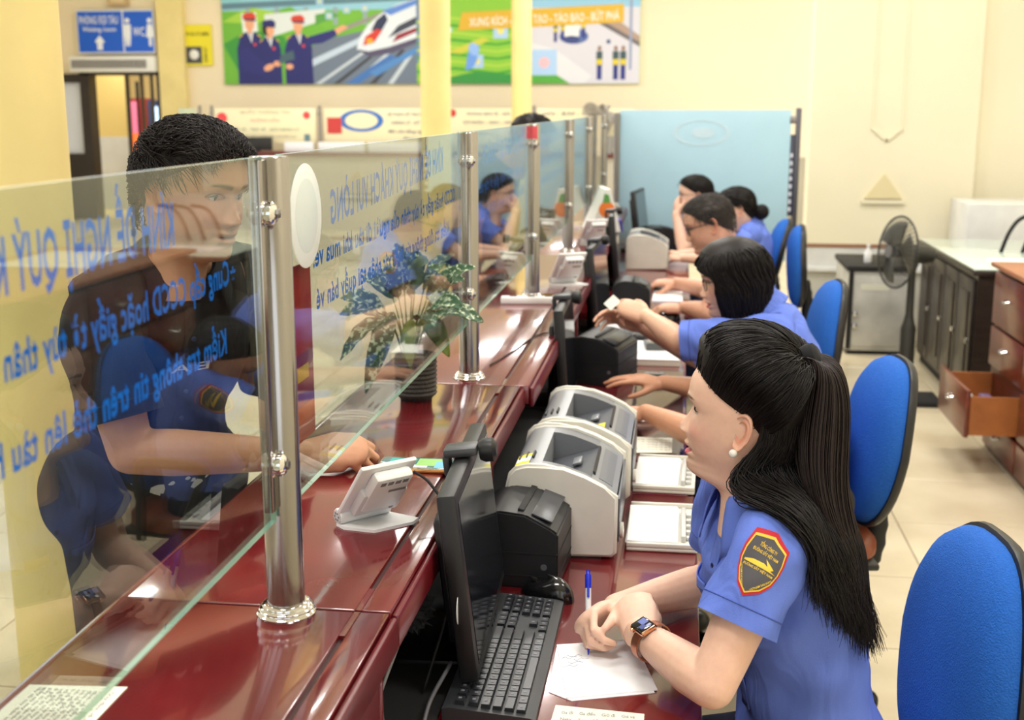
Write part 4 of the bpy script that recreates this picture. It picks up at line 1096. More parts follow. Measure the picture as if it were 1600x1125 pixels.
def legs(root, hipc, l, f, knee_d, shin_z, mat, shoe, spread=.10, foot_f=None, hipw=.11, vox=.012, lift=0.0):
    bm = NB(); hipc, l, f = Vector(hipc), Vector(l), Vector(f); ff = Vector(foot_f) if foot_f else f
    capsule(bm, [hipc - l*.07, hipc + l*.07], [hipw+.01, hipw+.01], 18)
    feet = []
    for sd in (1,-1):
        a = hipc + l*(sd*.075); k = hipc + l*(sd*spread) + f*knee_d; k.z = hipc.z - lift if knee_d > .2 else shin_z
        an = k + ff*(-.02); an.z = .09
        capsule(bm, [a, a.lerp(k,.5), k], [hipw*.82,.078,.062], 16); capsule(bm, [k, k.lerp(an,.35), an], [.06,.056,.045], 14)
        feet.append(an)
    v, fc = remesh(bm, vox, 3)
    np_obj('trousers', v, fc, None, mat, root)
    for an in feet:
        b2 = NB(); p = Vector((an.x, an.y, .045))
        capsule(b2, [p - ff*.05, p + ff*.05, p + ff*.15], [.042,.042,.032], 14, (1.0,.85), (0,0,1))
        obj('shoe', b2, shoe, root, world=True)
# ------------------------------------------------------------------ things on the desks
PAPER = pm('paper',(244,244,246),.7); PAPER2 = pm('paper_cream',(232,230,214),.7); INKB = pm('ink_black',(60,60,66),.7); INKL = pm('ink_grey',(130,130,130),.7)
SCREENM = pm('screen_glass',(24,28,36),.10,spec=.7,noise=.5,nscale=4)
PLW = pm('printer_cream',(222,219,208),.42,noise=.06,nscale=18); PLG = pm('printer_silver',(138,141,146),.30,metal=.1,spec=.5); PLD = pm('printer_dark',(82,85,92),.35); PLM = pm('printer_mid',(112,115,121),.35)
WPL = pm('white_plastic',(232,232,232),.35); STK = pm('sticker_yellow',(238,226,40),.5)
def monitor(label, loc, rz, w=.42, h=.30, tilt=.10, name='computer_monitor', webcam=True, group=None, z0=.012):
    t = thing(name, label, 'monitor', loc, rz, group)
    R = Matrix.Translation((0,0,z0)) @ Matrix.Rotation(-tilt,4,'Y')
    b = NB(); bx(b,-.030,.0,-w/2,w/2,0,h,.006); b.transform(R); obj('bezel', b, BLACKP, t)
    b = NB(); bx(b,-.0005,.0012,-w/2+.018,w/2-.018,.022,h-.018); b.transform(R); obj('screen', b, SCREENM, t, smooth=0)
    b = NB(); bx(b,-.050,-.028,-w/2+.05,w/2-.05,.04,h-.05,.012); b.transform(R); obj('back_cover', b, BLACKP, t)
    b = NB(); bx(b,-.075,-.045,-.035,.035,0,.16,.006); obj('stand_neck', b, BLACKP, t)
    b = NB(); bx(b,-.15,-.01,-.10,.10,0,.012,.005); obj('stand_base', b, BLACKP, t)
    if webcam:
        b = NB(); bx(b,-.045,.012,-.024,.024,h+.002,h+.018,.006); bx(b,-.048,-.036,-.016,.016,h-.03,h+.006,.004); b.transform(R)
        o = obj('webcam', b, pm('webcam_grey',(58,60,64),.4), t)
        b = NB(); lathe(b,[(0,-.012),(.016,-.012),(.020,-.004),(.020,.010),(.013,.016),(0,.016)],18,R@basis((0,1,0),(0,0,1),(1,0,0),(.026,0,h+.006))); obj('webcam_lens', b, BLACKP, o)
    return t
m1 = monitor('nearest black monitor seen edge-on, streaky screen, standing over the keyboard', (-.292,1.905,ZD), .05, .43, .300, .115, z0=.034)
b = NB(); lathe(b,[(0,0),(.024,0),(.024,.001),(0,.001)],24,Matrix.Translation((-.0312,-.205,.15))@basis((0,1,0),(0,0,1),(-1,0,0))); o = obj('round_label', b, WPL, m1)
monitor('thin black monitor with webcam behind the white laser printers', (-.305,3.62,ZD), .02, .40, .31, .06)
monitor('black monitor beside the square black box, its screen turned to the short-haired clerk', (-.285,4.95,ZD), -.06, .42, .34, .10)
monitor('black monitor past the square black box, seen mostly as its dark back', (-.285,6.15,ZD), .05, .40, .36, .10)
monitor('farthest black monitor, in front of the blue screen', (-.20,7.75,ZD), -.12, .40, .37, .13, webcam=False)

def keyboard(label, loc, rz, full):
    t = thing('keyboard', label, 'keyboard', loc, rz)
    # local: x across rows (0 = far F row .. .145 = space row side), y along, first key at y=0
    L, Wd = .435, .128
    b = NB(); prism(b,[(-.012,0),(Wd,0),(Wd,.010),(Wd-.01,.013),(0,.022),(-.012,.020)],-.008,L,basis((1,0,0),(0,0,1),(0,1,0))); obj('case', b, pm('keyboard_grey',(46,48,52),.45), t)
    KM = pm('key_black',(38,40,46),.32,spec=.5); cap = None; p = .0187
    rows = []
    for r in range(6):
        x = .005+r*.0178+(.003 if r else 0); keys = []
        if r == 5: seq = [(0,1.25),(1.25,1.25),(2.5,1.25),(3.75,6.0),(9.75,1.25),(11,1.25),(12.25,1.25),(13.5,1.5)]
        elif r == 0: seq = [(k+.25*(k>0)+.25*(k>4)+.25*(k>8),1) for k in range(13)]
        else: seq = [(0,1.0+.25*r)]+[(1+.25*r+k,1) for k in range(11-(r > 3))]; e = seq[-1][0]+1; seq.append((e,15-e))
        seq += [(15.4+k,1) for k in range(3) if r in (0,1,2) or (r == 4 and k == 1) or r == 5]
        if r > 0: seq += [(18.8+k,1) for k in range(4)]
        for (s0, w) in seq: rows.append((x, s0*p*.985+.004, w*p*.985, r))
    if full:
        cache = {}
        for x, y, w, r in rows:
            key = round(w,4)
            if key not in cache:
                b = NB(); z = .0; prism(b,[(-.0075,0),(.0075,0),(.0060,.008),(-.0060,.008)],0,w-.003,basis((1,0,0),(0,0,1),(0,1,0)))
                o = obj('key', b, KM, t); cache[key] = o
            else:
                o = cache[key].copy(); COL.objects.link(o); o.parent = t
            o.location = (x+.008, y, .0205-.0018*r)
            if r in (1,2,3,4) and w < .021 or r == 0:
                pass
        b = NB()
        for x, y, w, r in rows:
            if w < .03: bx(b, x+.005, x+.010, y+w*.35, y+w*.6, .0285-.0018*r, .0289-.0018*r)
        o = obj('key_legends', b, pm('legend_grey',(112,112,118),.5), t, smooth=0); o['kind'] = 'stuff'
    else:
        b = NB()
        for x, y, w, r in rows: box(b, (x+.008, y+w/2-.001, .0225-.0018*r), (.0140,w-.003,.008))
        o = obj('key_block', b, KM, t, smooth=0); o['kind'] = 'stuff'
    return t
keyboard('black keyboard below the nearest monitor, keys worn shiny', (-.316,1.638,ZD), 0.0, True)
keyboard('black keyboard beside the green book, partly under the arm holding a ticket', (-.19,4.66,ZD), 0.0, False)
def mouse(label, loc, rz):
    t = thing('computer_mouse', label, 'mouse', loc, rz)
    b = NB()
    def f(u, v):
        a = 2*PI*u; s = PI*v/2; r = math.cos(s)**.7 if v < 1 else 0.001
        return (math.cos(a)*.056*r, math.sin(a)*.030*r*(1+.12*math.cos(a)), .036*math.sin(s)*(1-.25*math.cos(a)))
    grid(b, f, 28, 10, closed_u=True); obj('shell', b, pm('mouse_black',(20,20,22),.16,coat=.4), t, smooth=180)
    b = NB(); box(b, (.030,0,.0285), (.014,.005,.008), .002); obj('wheel', b, BLACKM, t)
mouse('glossy black mouse at the end of the nearest keyboard', (-.222,2.115,ZD), PI-.45)
mouse('black mouse under the hand of the clerk in glasses holding a ticket', (-.035,5.16,ZD), PI)
mouse('black mouse under the hand of the grey-haired clerk', (-.125,5.98,ZD), PI)
def receipt_printer(label, loc, rz, w=.145, d=.20, h=.135):
    t = thing('receipt_printer', label, 'receipt printer', loc, rz)
    b = NB(); prism(b,[(-d/2,0),(d/2,0),(d/2,h*.74),(d/2-.012,h*.80),(d*.12,h*.97),(-d*.20,h),(-d/2+.02,h*.93),(-d/2,h*.80)],-w/2,w/2,basis((1,0,0),(0,0,1),(0,-1,0))); bmesh.ops.bevel(b,geom=[e for e in b.edges],offset=.004,segments=2,affect='EDGES'); obj('body', b, pm('printer_black',(30,31,34),.45,noise=.15,nscale=40), t)
    b = NB(); bx(b,-d/2-.001,d/2+.001,-w/2-.0012,w/2+.0012,h*.46,h*.475); bx(b,-d/2-.001,d/2+.001,-w/2-.0012,w/2+.0012,h*.16,h*.175); obj('seams', b, BLACKM, t, smooth=0)
    b = NB(); box(b,(d*.05,0,h*.985),(.012,w*.8,.006),.001,rot=(0,.25,0)); obj('paper_slot', b, BLACKM, t)
    b = NB(); box(b,(d*.30,0,h*.905),(d*.26,w*.84,.004),.0015,rot=(0,.36,0)); obj('front_lid', b, pm('lid_grey',(60,62,68),.3), t)
    b = NB(); lathe(b,[(0,0),(.006,0),(.006,.001),(0,.001)],14,basis((1,0,0),(0,0,1),(0,-1,0),(d*.34,-w/2-.001,h*.30))); obj('logo_dot', b, pm('logo_grey',(90,92,98),.4), t)
    return t
receipt_printer('black receipt printer between the nearest monitor and the white laser printer', (-.283,2.245,ZD), -.06, .19, .165, .150)
receipt_printer('black receipt printer in front of the thin monitor, beside the white notebook', (-.240,3.98,ZD), -.25, .23, .18, .16)
receipt_printer('square black box printer between two monitors, before the grey-haired clerk', (-.195,5.35,ZD), .0, .20, .165, .150)
receipt_printer('farthest black receipt printer, against the blue screen', (-.11,7.85,ZD), .2, .20, .22, .14)

def laser_printer(label, loc, s=1.0, sticker=None, tray=True, group=None):
    t = thing('laser_printer', label, 'printer', loc, 0, group)
    W = .355*s
    prof = [(.005,0),(.222,.006),(.232,.015),(.233,.136),(.205,.155),(.165,.175),(.120,.191),(.080,.199),(.045,.199),(.020,.192),(.006,.178),(0,.150),(0,.006)]
    prof = [(x*s, z*s) for x, z in prof]; F = basis((1,0,0),(0,0,1),(0,1,0))
    for y0 in (0, W-.022*s):
        b = NB(); prism(b, prof, y0, y0+.022*s, F); es = [e for e in b.edges if abs(e.verts[0].co.y-e.verts[1].co.y) < 1e-5]
        bmesh.ops.bevel(b, geom=es, offset=.006*s, segments=3, affect='EDGES'); obj('side_panel', b, PLW, t, smooth=50)
    inner = [(x*.985+.002*s, z-.006*s if z > .1*s else z+.004*s) for x, z in prof]
    def strip(name, x0, x1, y0, y1, mat, off=0):
        """part of the curved top between x0 and x1"""
        xs = np.linspace(x0, x1, 8); top = sorted([(x, z) for x, z in inner if z > .11*s]); px = [q[0] for q in top]; pz = [q[1] for q in top]
        pts = [(x, float(np.interp(x, px, pz))+off) for x in xs]; b = NB()
        prism(b, [(x0,.02*s)]+pts+[(x1,.02*s)], y0, y1, F); return obj(name, b, mat, t, smooth=50)
    y0, y1 = .023*s, W-.023*s
    strip('rear_cover', .006*s, .072*s, y0, y1, PLG); strip('front_lid', .176*s, .229*s, y0, y1, PLG); strip('lid_window', .190*s, .218*s, y0+.04*s, y1-.04*s, PLM, .0012)
    strip('pocket_wall', .0722*s, .1758*s, y0, y0+.030*s, PLM); strip('pocket_wall', .0722*s, .1758*s, y1-.045*s, y1, PLM)
    b = NB(); prism(b,[(.0724*s,.02*s),(.1756*s,.02*s),(.1756*s,.160*s),(.0724*s,.130*s)], y0+.030*s, y1-.045*s, F); obj('output_pocket', b, PLD, t, smooth=0)
    b = NB(); prism(b,[(.1768*s,.150*s),(.182*s,.150*s),(.182*s,.1665*s),(.1768*s,.170*s)], y0+.05*s, y1-.06*s, F); obj('lid_hinge_strip', b, BLACKP, t, smooth=0)
    b = NB(); box(b, (.135*s,(y0+y1)/2+.01,.156*s), (.020*s,.05*s,.006*s), .002, rot=(0,-.28,0)); obj('pocket_stop', b, PLM, t)
    for k in range(3):
        b = NB(); box(b, (.022*s+.014*k*s,y0+.07*s,(.187+.004*k)*s), (.004*s,.045*s,.008*s), .0015, rot=(0,-.3,0)); obj('vent_slot', b, BLACKP, t)
    if sticker == 'rear':
        b = NB(); 
        for a0, a1, mi in ((0,.28,0),(.28,.72,1),(.72,1,0)): grid(b, lambda u, v, a0=a0, a1=a1: ((.016+.030*v)*s, y0+.004+(a0+(a1-a0)*u)*.075*s, float(np.interp((.016+.030*v)*s,[.016*s,.030*s,.046*s],[.1845*s,.1905*s,.1945*s]))+.0012), 4, 4, mi)
        obj('yellow_sticker', b, [STK, PAPER], t)
    if sticker == 'pocket':
        b = NB(); box(b, (.150*s,y0+.075*s,.1555*s), (.030*s,.06*s,.001), 0, rot=(0,-.28,0)); obj('yellow_sticker', b, STK, t)
    b = NB(); bx(b,.231*s,.236*s,.03*s,W-.03*s,.03*s,.125*s,.002); obj('front_face', b, PLD, t)
    b = NB(); lathe(b,[(0,0),(.012,0),(.016,.004),(.016,.01),(0,.012)],16,basis((0,1,0),(0,0,1),(1,0,0),(.233*s,.05*s,.05*s))); obj('power_knob', b, PLW, t)
    b = NB(); bx(b,.03*s,.20*s,.01,W-.01,-.0,.006); obj('feet', b, BLACKP, t)
    return t
laser_printer('nearest cream laser printer with a yellow sticker on its rear cover', (-.330,2.315,ZD), .97, 'rear', group='cream laser printers')
laser_printer('cream laser printer just behind the nearest one, yellow sticker inside its pocket', (-.318,2.69,ZD), .97, 'pocket', group='cream laser printers')
laser_printer('far cream laser printer in front of the blue screen', (-.285,6.75,ZD), 1.0, None, group='cream laser printers')
def paper_tray(label, loc, rz):
    t = thing('paper_tray', label, 'paper tray', loc, rz)
    b = NB(); bx(b,0,.145,0,.27,.0,.008,.003); bx(b,0,.145,0,.008,.008,.018,.002); bx(b,0,.145,.262,.27,.008,.018,.002); obj('tray_base', b, PLW, t)
    b = NB(); bx(b,.112,.122,.04,.23,.008,.022,.002)
    for k in range(5): bx(b,.122,.136,.05+.036*k,.066+.036*k,.008,.016,.002)
    obj('paper_guide', b, pm('guide_grey',(190,190,188),.4), t)
    b = NB()
    for k in range(3): box(b, (.052,.135,.0105+.0022*k), (.108-.002*k,.228,.0020), 0, rot=(0,.0,.008*(k-1)))
    obj('paper_sheets', b, PAPER, t, smooth=0)
paper_tray('white paper tray with blank sheets in front of the nearest laser printer', (-.088,2.375,ZD), .0)
paper_tray('white paper tray with a thick sheaf, second from the camera', (-.090,2.765,ZD), -.03)

def sheet(name, label, cat, pts, z, mat, th=.0012, lines=None, group=None):
    cx = sum(p[0] for p in pts)/len(pts); cy = sum(p[1] for p in pts)/len(pts)
    t = thing(name, label, cat, (cx,cy,z), group=group)
    b = NB(); prism(b, [(x-cx,y-cy) for x, y in pts], 0, th); obj('sheet', b, mat, t, smooth=0)
    return t
pw = sheet('writing_paper','folded white sheet under the pen of the nearest clerk','paper',[(-.184,1.906),(-.056,1.944),(-.012,1.767),(-.150,1.721)],ZD+.0012,PAPER,.0022)
sheet('under_sheet','white sheet lying below the folded writing paper','paper',[(-.184,1.90),(-.07,1.938),(-.016,1.760),(-.142,1.716),(-.18,1.74)],ZD+.0001,PAPER,.0009)
b = NB()
for k, (x, y) in enumerate(((-.070,.02),(-.062,.028),(-.058,.005),(-.05,.018),(-.066,-.01))):
    P = smooth_path([(x+.006*q, y+.004*math.sin(q*2.3+k)+.002*q, .0024) for q in range(5)], 4); tube(b, P, .0003, 4)
obj('pen_scribble', b, pm('ink_blue',(70,80,130),.6), pw)
tb = sheet('printed_slip','printed table slip at the bottom edge of the nearest desk','paper',[(-.165,1.700),(-.03,1.690),(-.03,1.58),(-.17,1.585)],ZD+.0001,PAPER2,.0008)
lettering('Ga đi    Ga đến    Giờ đi    Giá vé', basis((1,0,0),(0,1,0),(0,0,1),(-.055,.035,.001)), .012, INKL, tb, 'LEFT', .11, world=False)
lettering('Ngày    Toa    Số chỗ    Loại chỗ', basis((1,0,0),(0,1,0),(0,0,1),(-.055,.015,.001)), .012, INKL, tb, 'LEFT', .11, world=False)
ds = sheet('desk_glass_sheet','clear glass sheet laid over the middle desk','glass sheet',[(-.125,3.02),(.030,3.02),(.030,4.12),(-.125,4.12)],ZD+.0001,glass_mat('desk_glass',(225,225,232),1.5),.004)
sl = sheet('ticket_slip','cream printed ticket slip at the near end of the desk glass','paper',[(-.105,3.242),(.0,3.243),(.0,3.098),(-.095,3.086)],ZD+.0042,PAPER2,.0008)
for k in range(5): lettering('Hà Nội - Hải Phòng  LP3  08:15', basis((1,0,0),(0,1,0),(0,0,1),(-.045,.045-.024*k,.001)), .013, INKL, sl, 'LEFT', .09, world=False)
sheet('note_paper','small white note beside the resting forearm','paper',[(-.10,3.52),(-.075,3.53),(-.06,3.42),(-.10,3.41)],ZD+.0042,PAPER,.0006)
t = thing('notebook','thick white notebook under the grey calculator','notebook',(-.07,4.37,ZD))
b = NB(); bx(b,-.10,.09,-.17,.17,0,.022,.002); obj('pages', b, PAPER2, t, smooth=0); b = NB(); bx(b,-.102,.092,-.172,.172,.022,.025,.001); obj('cover', b, PAPER, t, smooth=0)
def calculator(label, loc, rz, w=.10, L=.15):
    t = thing('calculator', label, 'calculator', loc, rz)
    b = NB(); prism(b,[(-L/2,0),(L/2,0),(L/2,.012),(-L/2,.026)],-w/2,w/2,basis((1,0,0),(0,0,1),(0,-1,0))); obj('case', b, pm('calc_grey',(78,80,80),.4), t)
    b = NB(); box(b,(-L*.30,0,.0235),(L*.24,w*.84,.002),0,rot=(0,.093,0)); obj('display', b, pm('lcd_green',(150,158,140),.2), t)
    for r in range(4):
        for c in range(4):
            b = NB(); box(b,(-L*.08+r*L*.15,-w*.33+c*w*.22,.0215-.0145*(r*.15+.42)*.92+.0018),(L*.10,w*.16,.005),.001); obj('key', b, pm('calc_key',(150,150,150),.4) if (r+c) % 4 else pm('calc_red',(190,90,70),.4), t)
calculator('grey calculator lying on the white notebook', (-.055,4.43,ZD+.0255), PI/2+.1, .11, .15)
calculator('small dark calculator on the desk beyond the outstretched hand', (-.065,3.98,ZD+.0042), PI/2, .07, .10)
t = thing('green_book','thin green ledger by the far keyboard','book',(-.06,4.76,ZD)); b = NB(); bx(b,-.10,.07,-.09,.09,0,.014,.001); obj('pages', b, PAPER, t, smooth=0); b = NB(); bx(b,-.103,.073,-.093,.093,.0141,.017,.001); bx(b,-.103,.073,-.093,.093,-.0,.0015); obj('cover', b, pm('book_green',(40,92,84),.5), t, smooth=0)
sheet('envelope','white envelope leaning by the far keyboard','envelope',[(-.30,5.08),(-.20,5.10),(-.19,4.88),(-.29,4.86)],ZD+.0001,PAPER,.012)
sheet('form_stack','white form stack between the two far clerks','papers',[(-.11,5.60),(.03,5.60),(.03,5.9),(-.11,5.9)],ZD+.0001,PAPER,.012)
sheet('form_stack','thick white form pile in front of the hands at the chin','papers',[(-.10,7.0),(.06,7.0),(.06,7.35),(-.10,7.35)],ZD+.0001,PAPER,.03)

# pen, watch, name tag of the nearest clerk
def pen(label, a, c, group=None):
    a, c = Vector(a), Vector(c); d = (c-a).normalized(); L = (c-a).length
    t = thing('ballpoint_pen', label, 'pen', a); M = Matrix.Translation(a) @ d.to_track_quat('Z','Y').to_matrix().to_4x4()
    BP = pm('pen_blue',(28,44,196),.25)
    for nm, pr, m in (('tip',[(0,0),(.0007,.0005),(.0022,.010),(.0040,.022),(.0050,.028)],BP),('grip',[(.0050,.028),(.0052,.055),(.0050,.058)],BP),('barrel',[(.0050,.058),(.0050,L-.030)],pm('pen_white',(226,228,232),.25)),('cap',[(.0053,L-.030),(.0053,L-.008),(.0034,L-.006),(.0034,L),(0,L)],BP)):
        b = NB(); lathe(b, pr, 14, M); obj(nm, b, m, t, world=True, smooth=60)
    b = NB(); box(b,(0,.0072,L-.026),(.0042,.0016,.040),.0006); b.transform(M); obj('clip', b, BP, t, world=True)
pen('blue and white ballpoint pen held upright over the paper', (-.128,1.872,ZD+.004), (-.1345,1.935,ZD+.128))
# ------------------------------------------------------------------ things on the counter
def payment_stand(label, loc, rz, s=1.0):
    """white tilted payment display on a hinged foot; local +x along the hinge, -y is its back"""
    t = thing('payment_stand', label, 'payment stand', loc, rz)
    b = NB(); prism(b,[(0,.004),(.095,.004),(.118,-.055),(.100,-.066),(.030,-.062),(0,-.018)],0,.005,Matrix.Scale(s,4)); obj('foot_plate', b, WPL, t)
    b = NB(); lathe(b,[(0,0),(.012,0),(.013,.002),(.013,.092),(.012,.094),(0,.094)],24,Matrix.Scale(s,4)@basis((0,1,0),(0,0,1),(1,0,0),(0,0,.017))); obj('hinge_barrel', b, WPL, t)
    b = NB(); lathe(b,[(.0105,-.0008),(.0105,.001),(0,.001)],20,Matrix.Scale(s,4)@basis((0,1,0),(0,0,1),(1,0,0),(-.0003,0,.017))); o = obj('hinge_cap', b, pm('cap_grey',(196,196,196),.4), t)
    for k in range(6):
        a = PI*k/3; b = NB(); box(b,(-.0016,.006*math.cos(a),.017+.006*math.sin(a)),(.001,.003,.003)); b.transform(Matrix.Scale(s,4)); obj('cap_slot', b, INKL, o)
    R = Matrix.Scale(s,4)@Matrix.Translation((0,0,.02))@Matrix.Rotation(.70,4,'X')
    def o_(nm, f, mat):
        b = NB(); f(b); b.transform(R); return obj(nm, b, mat, t)
    o_('screen_plate', lambda b: bx(b,-.002,.100,-.005,.004,-.002,.125,.004), WPL)
    o_('display', lambda b: bx(b,.006,.092,.0035,.0048,.02,.118), SCREENM)
    p = o_('rear_box', lambda b: bx(b,.018,.088,-.026,-.004,.030,.118,.008), WPL)
    o_('rear_bracket', lambda b: bx(b,.012,.094,-.022,-.004,.018,.074,.004), pm('bracket_white',(214,214,216),.4))
    for k in range(4): o_('port', lambda b: bx(b,.028+.0135*k,.037+.0135*k,-.0267,-.0255,.103,.1115), pm('port_grey',(120,120,124),.4))
    o_('label_strip', lambda b: bx(b,.050,.082,-.0265,-.0258,.082,.088), INKL)
    o_('screw_hole', lambda b: lathe(b,[(0,0),(.004,0),(.004,.0006),(0,.0006)],12,basis((1,0,0),(0,0,1),(0,-1,0),(.078,-.0222,.028))), INKL)
    return t
payment_stand('white payment display stand, seen from behind, before the young man’s hand', (-.525,1.790,ZC+.0001), .80, 1.0)
payment_stand('white payment display stand by the third steel post', (-.47,4.50,ZC+.0001), .5, 1.1)
payment_stand('white payment display stand farther along the counter by the fourth steel post', (-.47,5.85,ZC+.0001), .5, 1.1)
t = thing('smartphone','gold smartphone with a lit picture lying on the counter behind the white stand','phone',(-.465,2.125,ZC),.02)
b = NB(); bx(b,-.075,.070,-.038,.038,0,.0085,.0035); obj('body', b, pm('phone_gold',(206,150,96),.25,metal=.8), t)
b = NB(); bx(b,-.071,.066,-.034,.034,.0084,.0090,.0002); s_ = obj('screen', b, pm('phone_screen',(70,110,110),.15,emit=.35), t)
for x, y, w, h, c in ((-.03,0,.05,.05,(40,150,140)),(.02,.005,.045,.045,(150,200,120)),(.048,-.008,.03,.04,(120,190,220)),(.0,-.02,.04,.016,(220,220,230))):
    b = NB(); bx(b,x-w/2,x+w/2,y-h/2,y+h/2,.0090,.0093+abs(x)*.002); obj('screen_picture', b, pm('phone_pic_%d' % c[0], c, .3, emit=.4), s_, smooth=0)

t = thing('potted_plant','potted plant with speckled white and green leaves in a woven black pot, behind the glass','plant',(-.585,2.66,ZC))
b = NB(); lathe(b,[(.036,0),(.043,.01),(.046,.06),(.047,.104),(.044,.104),(.042,.085),(0,.085)],36); 
obj('woven_pot', b, pm('pot_black',(42,40,38),.6,bump=.6,bscale=140), t)
b = NB()
for k in range(9): lathe(b,[(.0455+.0012*(k/9),.010+.010*k),(.0485+.001*(k/9),.015+.010*k),(.0455+.0012*(k/9),.020+.010*k)],36,cap=False)
obj('pot_weave', b, pm('pot_weave_black',(52,50,46),.55,bump=.5,bscale=200), t)
b = NB(); lathe(b,[(0,.086),(.042,.086),(.043,.09),(0,.091)],24); obj('soil', b, pm('soil_white',(120,112,100),.9), t)
LF = bpy.data.materials.new('speckled_leaf'); LF.use_nodes = True; nt = LF.node_tree; bs = nt.nodes['Principled BSDF']; bs.inputs['Roughness'].default_value = .4
tc = nt.nodes.new('ShaderNodeTexCoord'); n1 = nt.nodes.new('ShaderNodeTexNoise'); n1.inputs['Scale'].default_value = 95; n1.inputs['Detail'].default_value = 6; rp = nt.nodes.new('ShaderNodeValToRGB')
rp.color_ramp.elements[0].position = .53; rp.color_ramp.elements[0].color = rgb((44,84,52)); rp.color_ramp.elements[1].position = .62; rp.color_ramp.elements[1].color = rgb((210,222,190))
nt.links.new(tc.outputs['Object'], n1.inputs['Vector']); nt.links.new(n1.outputs['Fac'], rp.inputs['Fac']); nt.links.new(rp.outputs['Color'], bs.inputs['Base Color'])
LF2 = pm('pale_green_leaf',(120,140,50),.45,noise=.3,nscale=40); STG = pm('leaf_stem',(120,150,84),.5)
def leaf(t, root, tip, up, w, mat):
    FN = Vector((.25+.5*rng.normal(),-.65+.25*rng.normal(),.75)).normalized()
    root, tip = Vector(root), Vector(tip); mid = root.lerp(tip,.5)+Vector(up); P = smooth_path([root, mid, tip], 8); n = len(P)-1
    T = [(P[min(i+1,n)]-P[max(i-1,0)]).normalized() for i in range(n+1)]; b = NB()
    def f(u, v):
        i = min(int(v*n), n); S = T[i].cross(FN); S = S.normalized() if S.length > .1 else Vector((1,0,0)); N = S.cross(T[i])
        ww = w*math.sin(PI*min(1,v*.97+.02))**.75*(1-.25*v); x = (u-.5)*2
        return P[i] + S*(x*ww) + N*(abs(x)*ww*.28+.002*math.sin(v*25)*x)
    grid(b, f, 6, n); o = obj('leaf', b, mat, t, world=True, smooth=180); solid(o, .0008)
c = Vector((-.600,2.66,ZC))
spec = [(-.09,-.02,.21,.03),(-.075,.05,.245,.05),(-.03,-.05,.275,.05),(.01,.03,.31,.05),(.035,-.03,.30,.06),(.075,.02,.25,.05),(.085,-.05,.20,.05),(.05,-.07,.165,.04),(-.085,-.05,.115,.06),(-.07,.04,.07,.08),(.02,-.085,.11,.06),(.10,.03,.15,.05),(-.10,.01,.165,.04),(.0,.08,.24,.05),(-.045,-.075,.05,.09),(.055,.06,.30,.05),(.06,-.02,.12,.06),(-.02,.02,.33,.04),(.095,-.01,.285,.04)]
for k, (dx, dy, dz, up) in enumerate(spec):
    base = c+Vector((dx*.12,dy*.12,.088)); tip = c+Vector((dx*1.3,dy*1.15,dz+.035)); nd = base.lerp(tip,.36)+Vector((0,0,up+.02))
    b = NB(); tube(b, smooth_path([base, base.lerp(nd,.5)+Vector((0,0,.02)), nd], 5), .0016, 6); obj('leaf_stem', b, STG, t, world=True)
    leaf(t, nd, tip+Vector((dx*.35,dy*.35,-.012 if dz > .12 else -.05)), (0,0,.018), .0265, LF if k % 6 != 4 else LF2)

t = thing('red_leaflet','red and purple leaflet stuck low on the second glass pane beside the nearest post','leaflet',(XG-.006,1.585,1.18))
b = NB(); grid(b, lambda u, v: (-.0007,(u-.5)*.090,v*.245), 4, 10); 
for f in b.faces: f.material_index = 0 if f.calc_center_median().z > .13 else (1 if f.calc_center_median().z > .05 else 2)
o = obj('leaflet_print', b, [pm('leaflet_red',(204,44,46),.5), pm('leaflet_purple',(160,52,110),.5), pm('leaflet_orange',(214,84,50),.5)], t, smooth=0); solid(o,.0008)
LM = basis((0,-1,0),(0,0,1),(-1,0,0),(-.0014,.038,0))
for s, z, h, w in (('VÉ TÀU',.205,.022,.05),('ƯU ĐÃI',.165,.018,.06),('MUA VÉ TRỰC TUYẾN',.118,.010,.07)): lettering(s, LM@Matrix.Translation((0,z,0)), h, pm('leaflet_yellow',(246,196,70),.5), t, 'LEFT', w, world=False)
b = NB(); bx(b,-.0012,.0006,-.03,.02,.085,.105); obj('yellow_box', b, MATS['leaflet_yellow'], t)
pc = sheet('printed_notice','printed notice sheet taped on the customers’ side of the counter, under the nearest pane','notice',[(-.730,1.215),(-.615,1.225),(-.615,.98),(-.730,.98)],ZC+.0001,PAPER2,.0006)
for k in range(14): lettering('Quy định về giấy tờ tùy thân khi đi tàu hỏa và trẻ em'[k:k+42], basis((0,-1,0),(1,0,0),(0,0,1),(.045-.0068*k,.11,.0008)), .0062, INKL, pc, 'LEFT', .20-.02*(k % 3), world=False)
t = thing('flyer_stand','white flyer holder with an orange fruit picture by the fourth steel post','flyer stand',(-.415,6.62,ZC),.2)
t.scale = (1.4,1.4,1.4)
b = NB(); prism(b,[(-.06,0),(.06,0),(.02,.16),(.0,.16)],-.11,.11,basis((1,0,0),(0,0,1),(0,-1,0))); obj('folded_card', b, pm('card_white',(236,240,236),.5), t, smooth=0)
b = NB(); prism(b,[(.062,0),(.07,0),(.064,.045),(.051,.045)],-.11,.11,basis((1,0,0),(0,0,1),(0,-1,0))); obj('blue_band', b, pm('card_blue',(60,56,150),.5), t, smooth=0)
for sd in (-1,1):
    pass
b = NB(); lathe(b,[(0,0),(.030,0),(.030,.001),(0,.001)],16,basis((1,0,0),(0,0,1),(0,-1,0),(.005,-.1105,.085))); obj('orange_print', b, pm('print_orange',(240,130,50),.5), t)
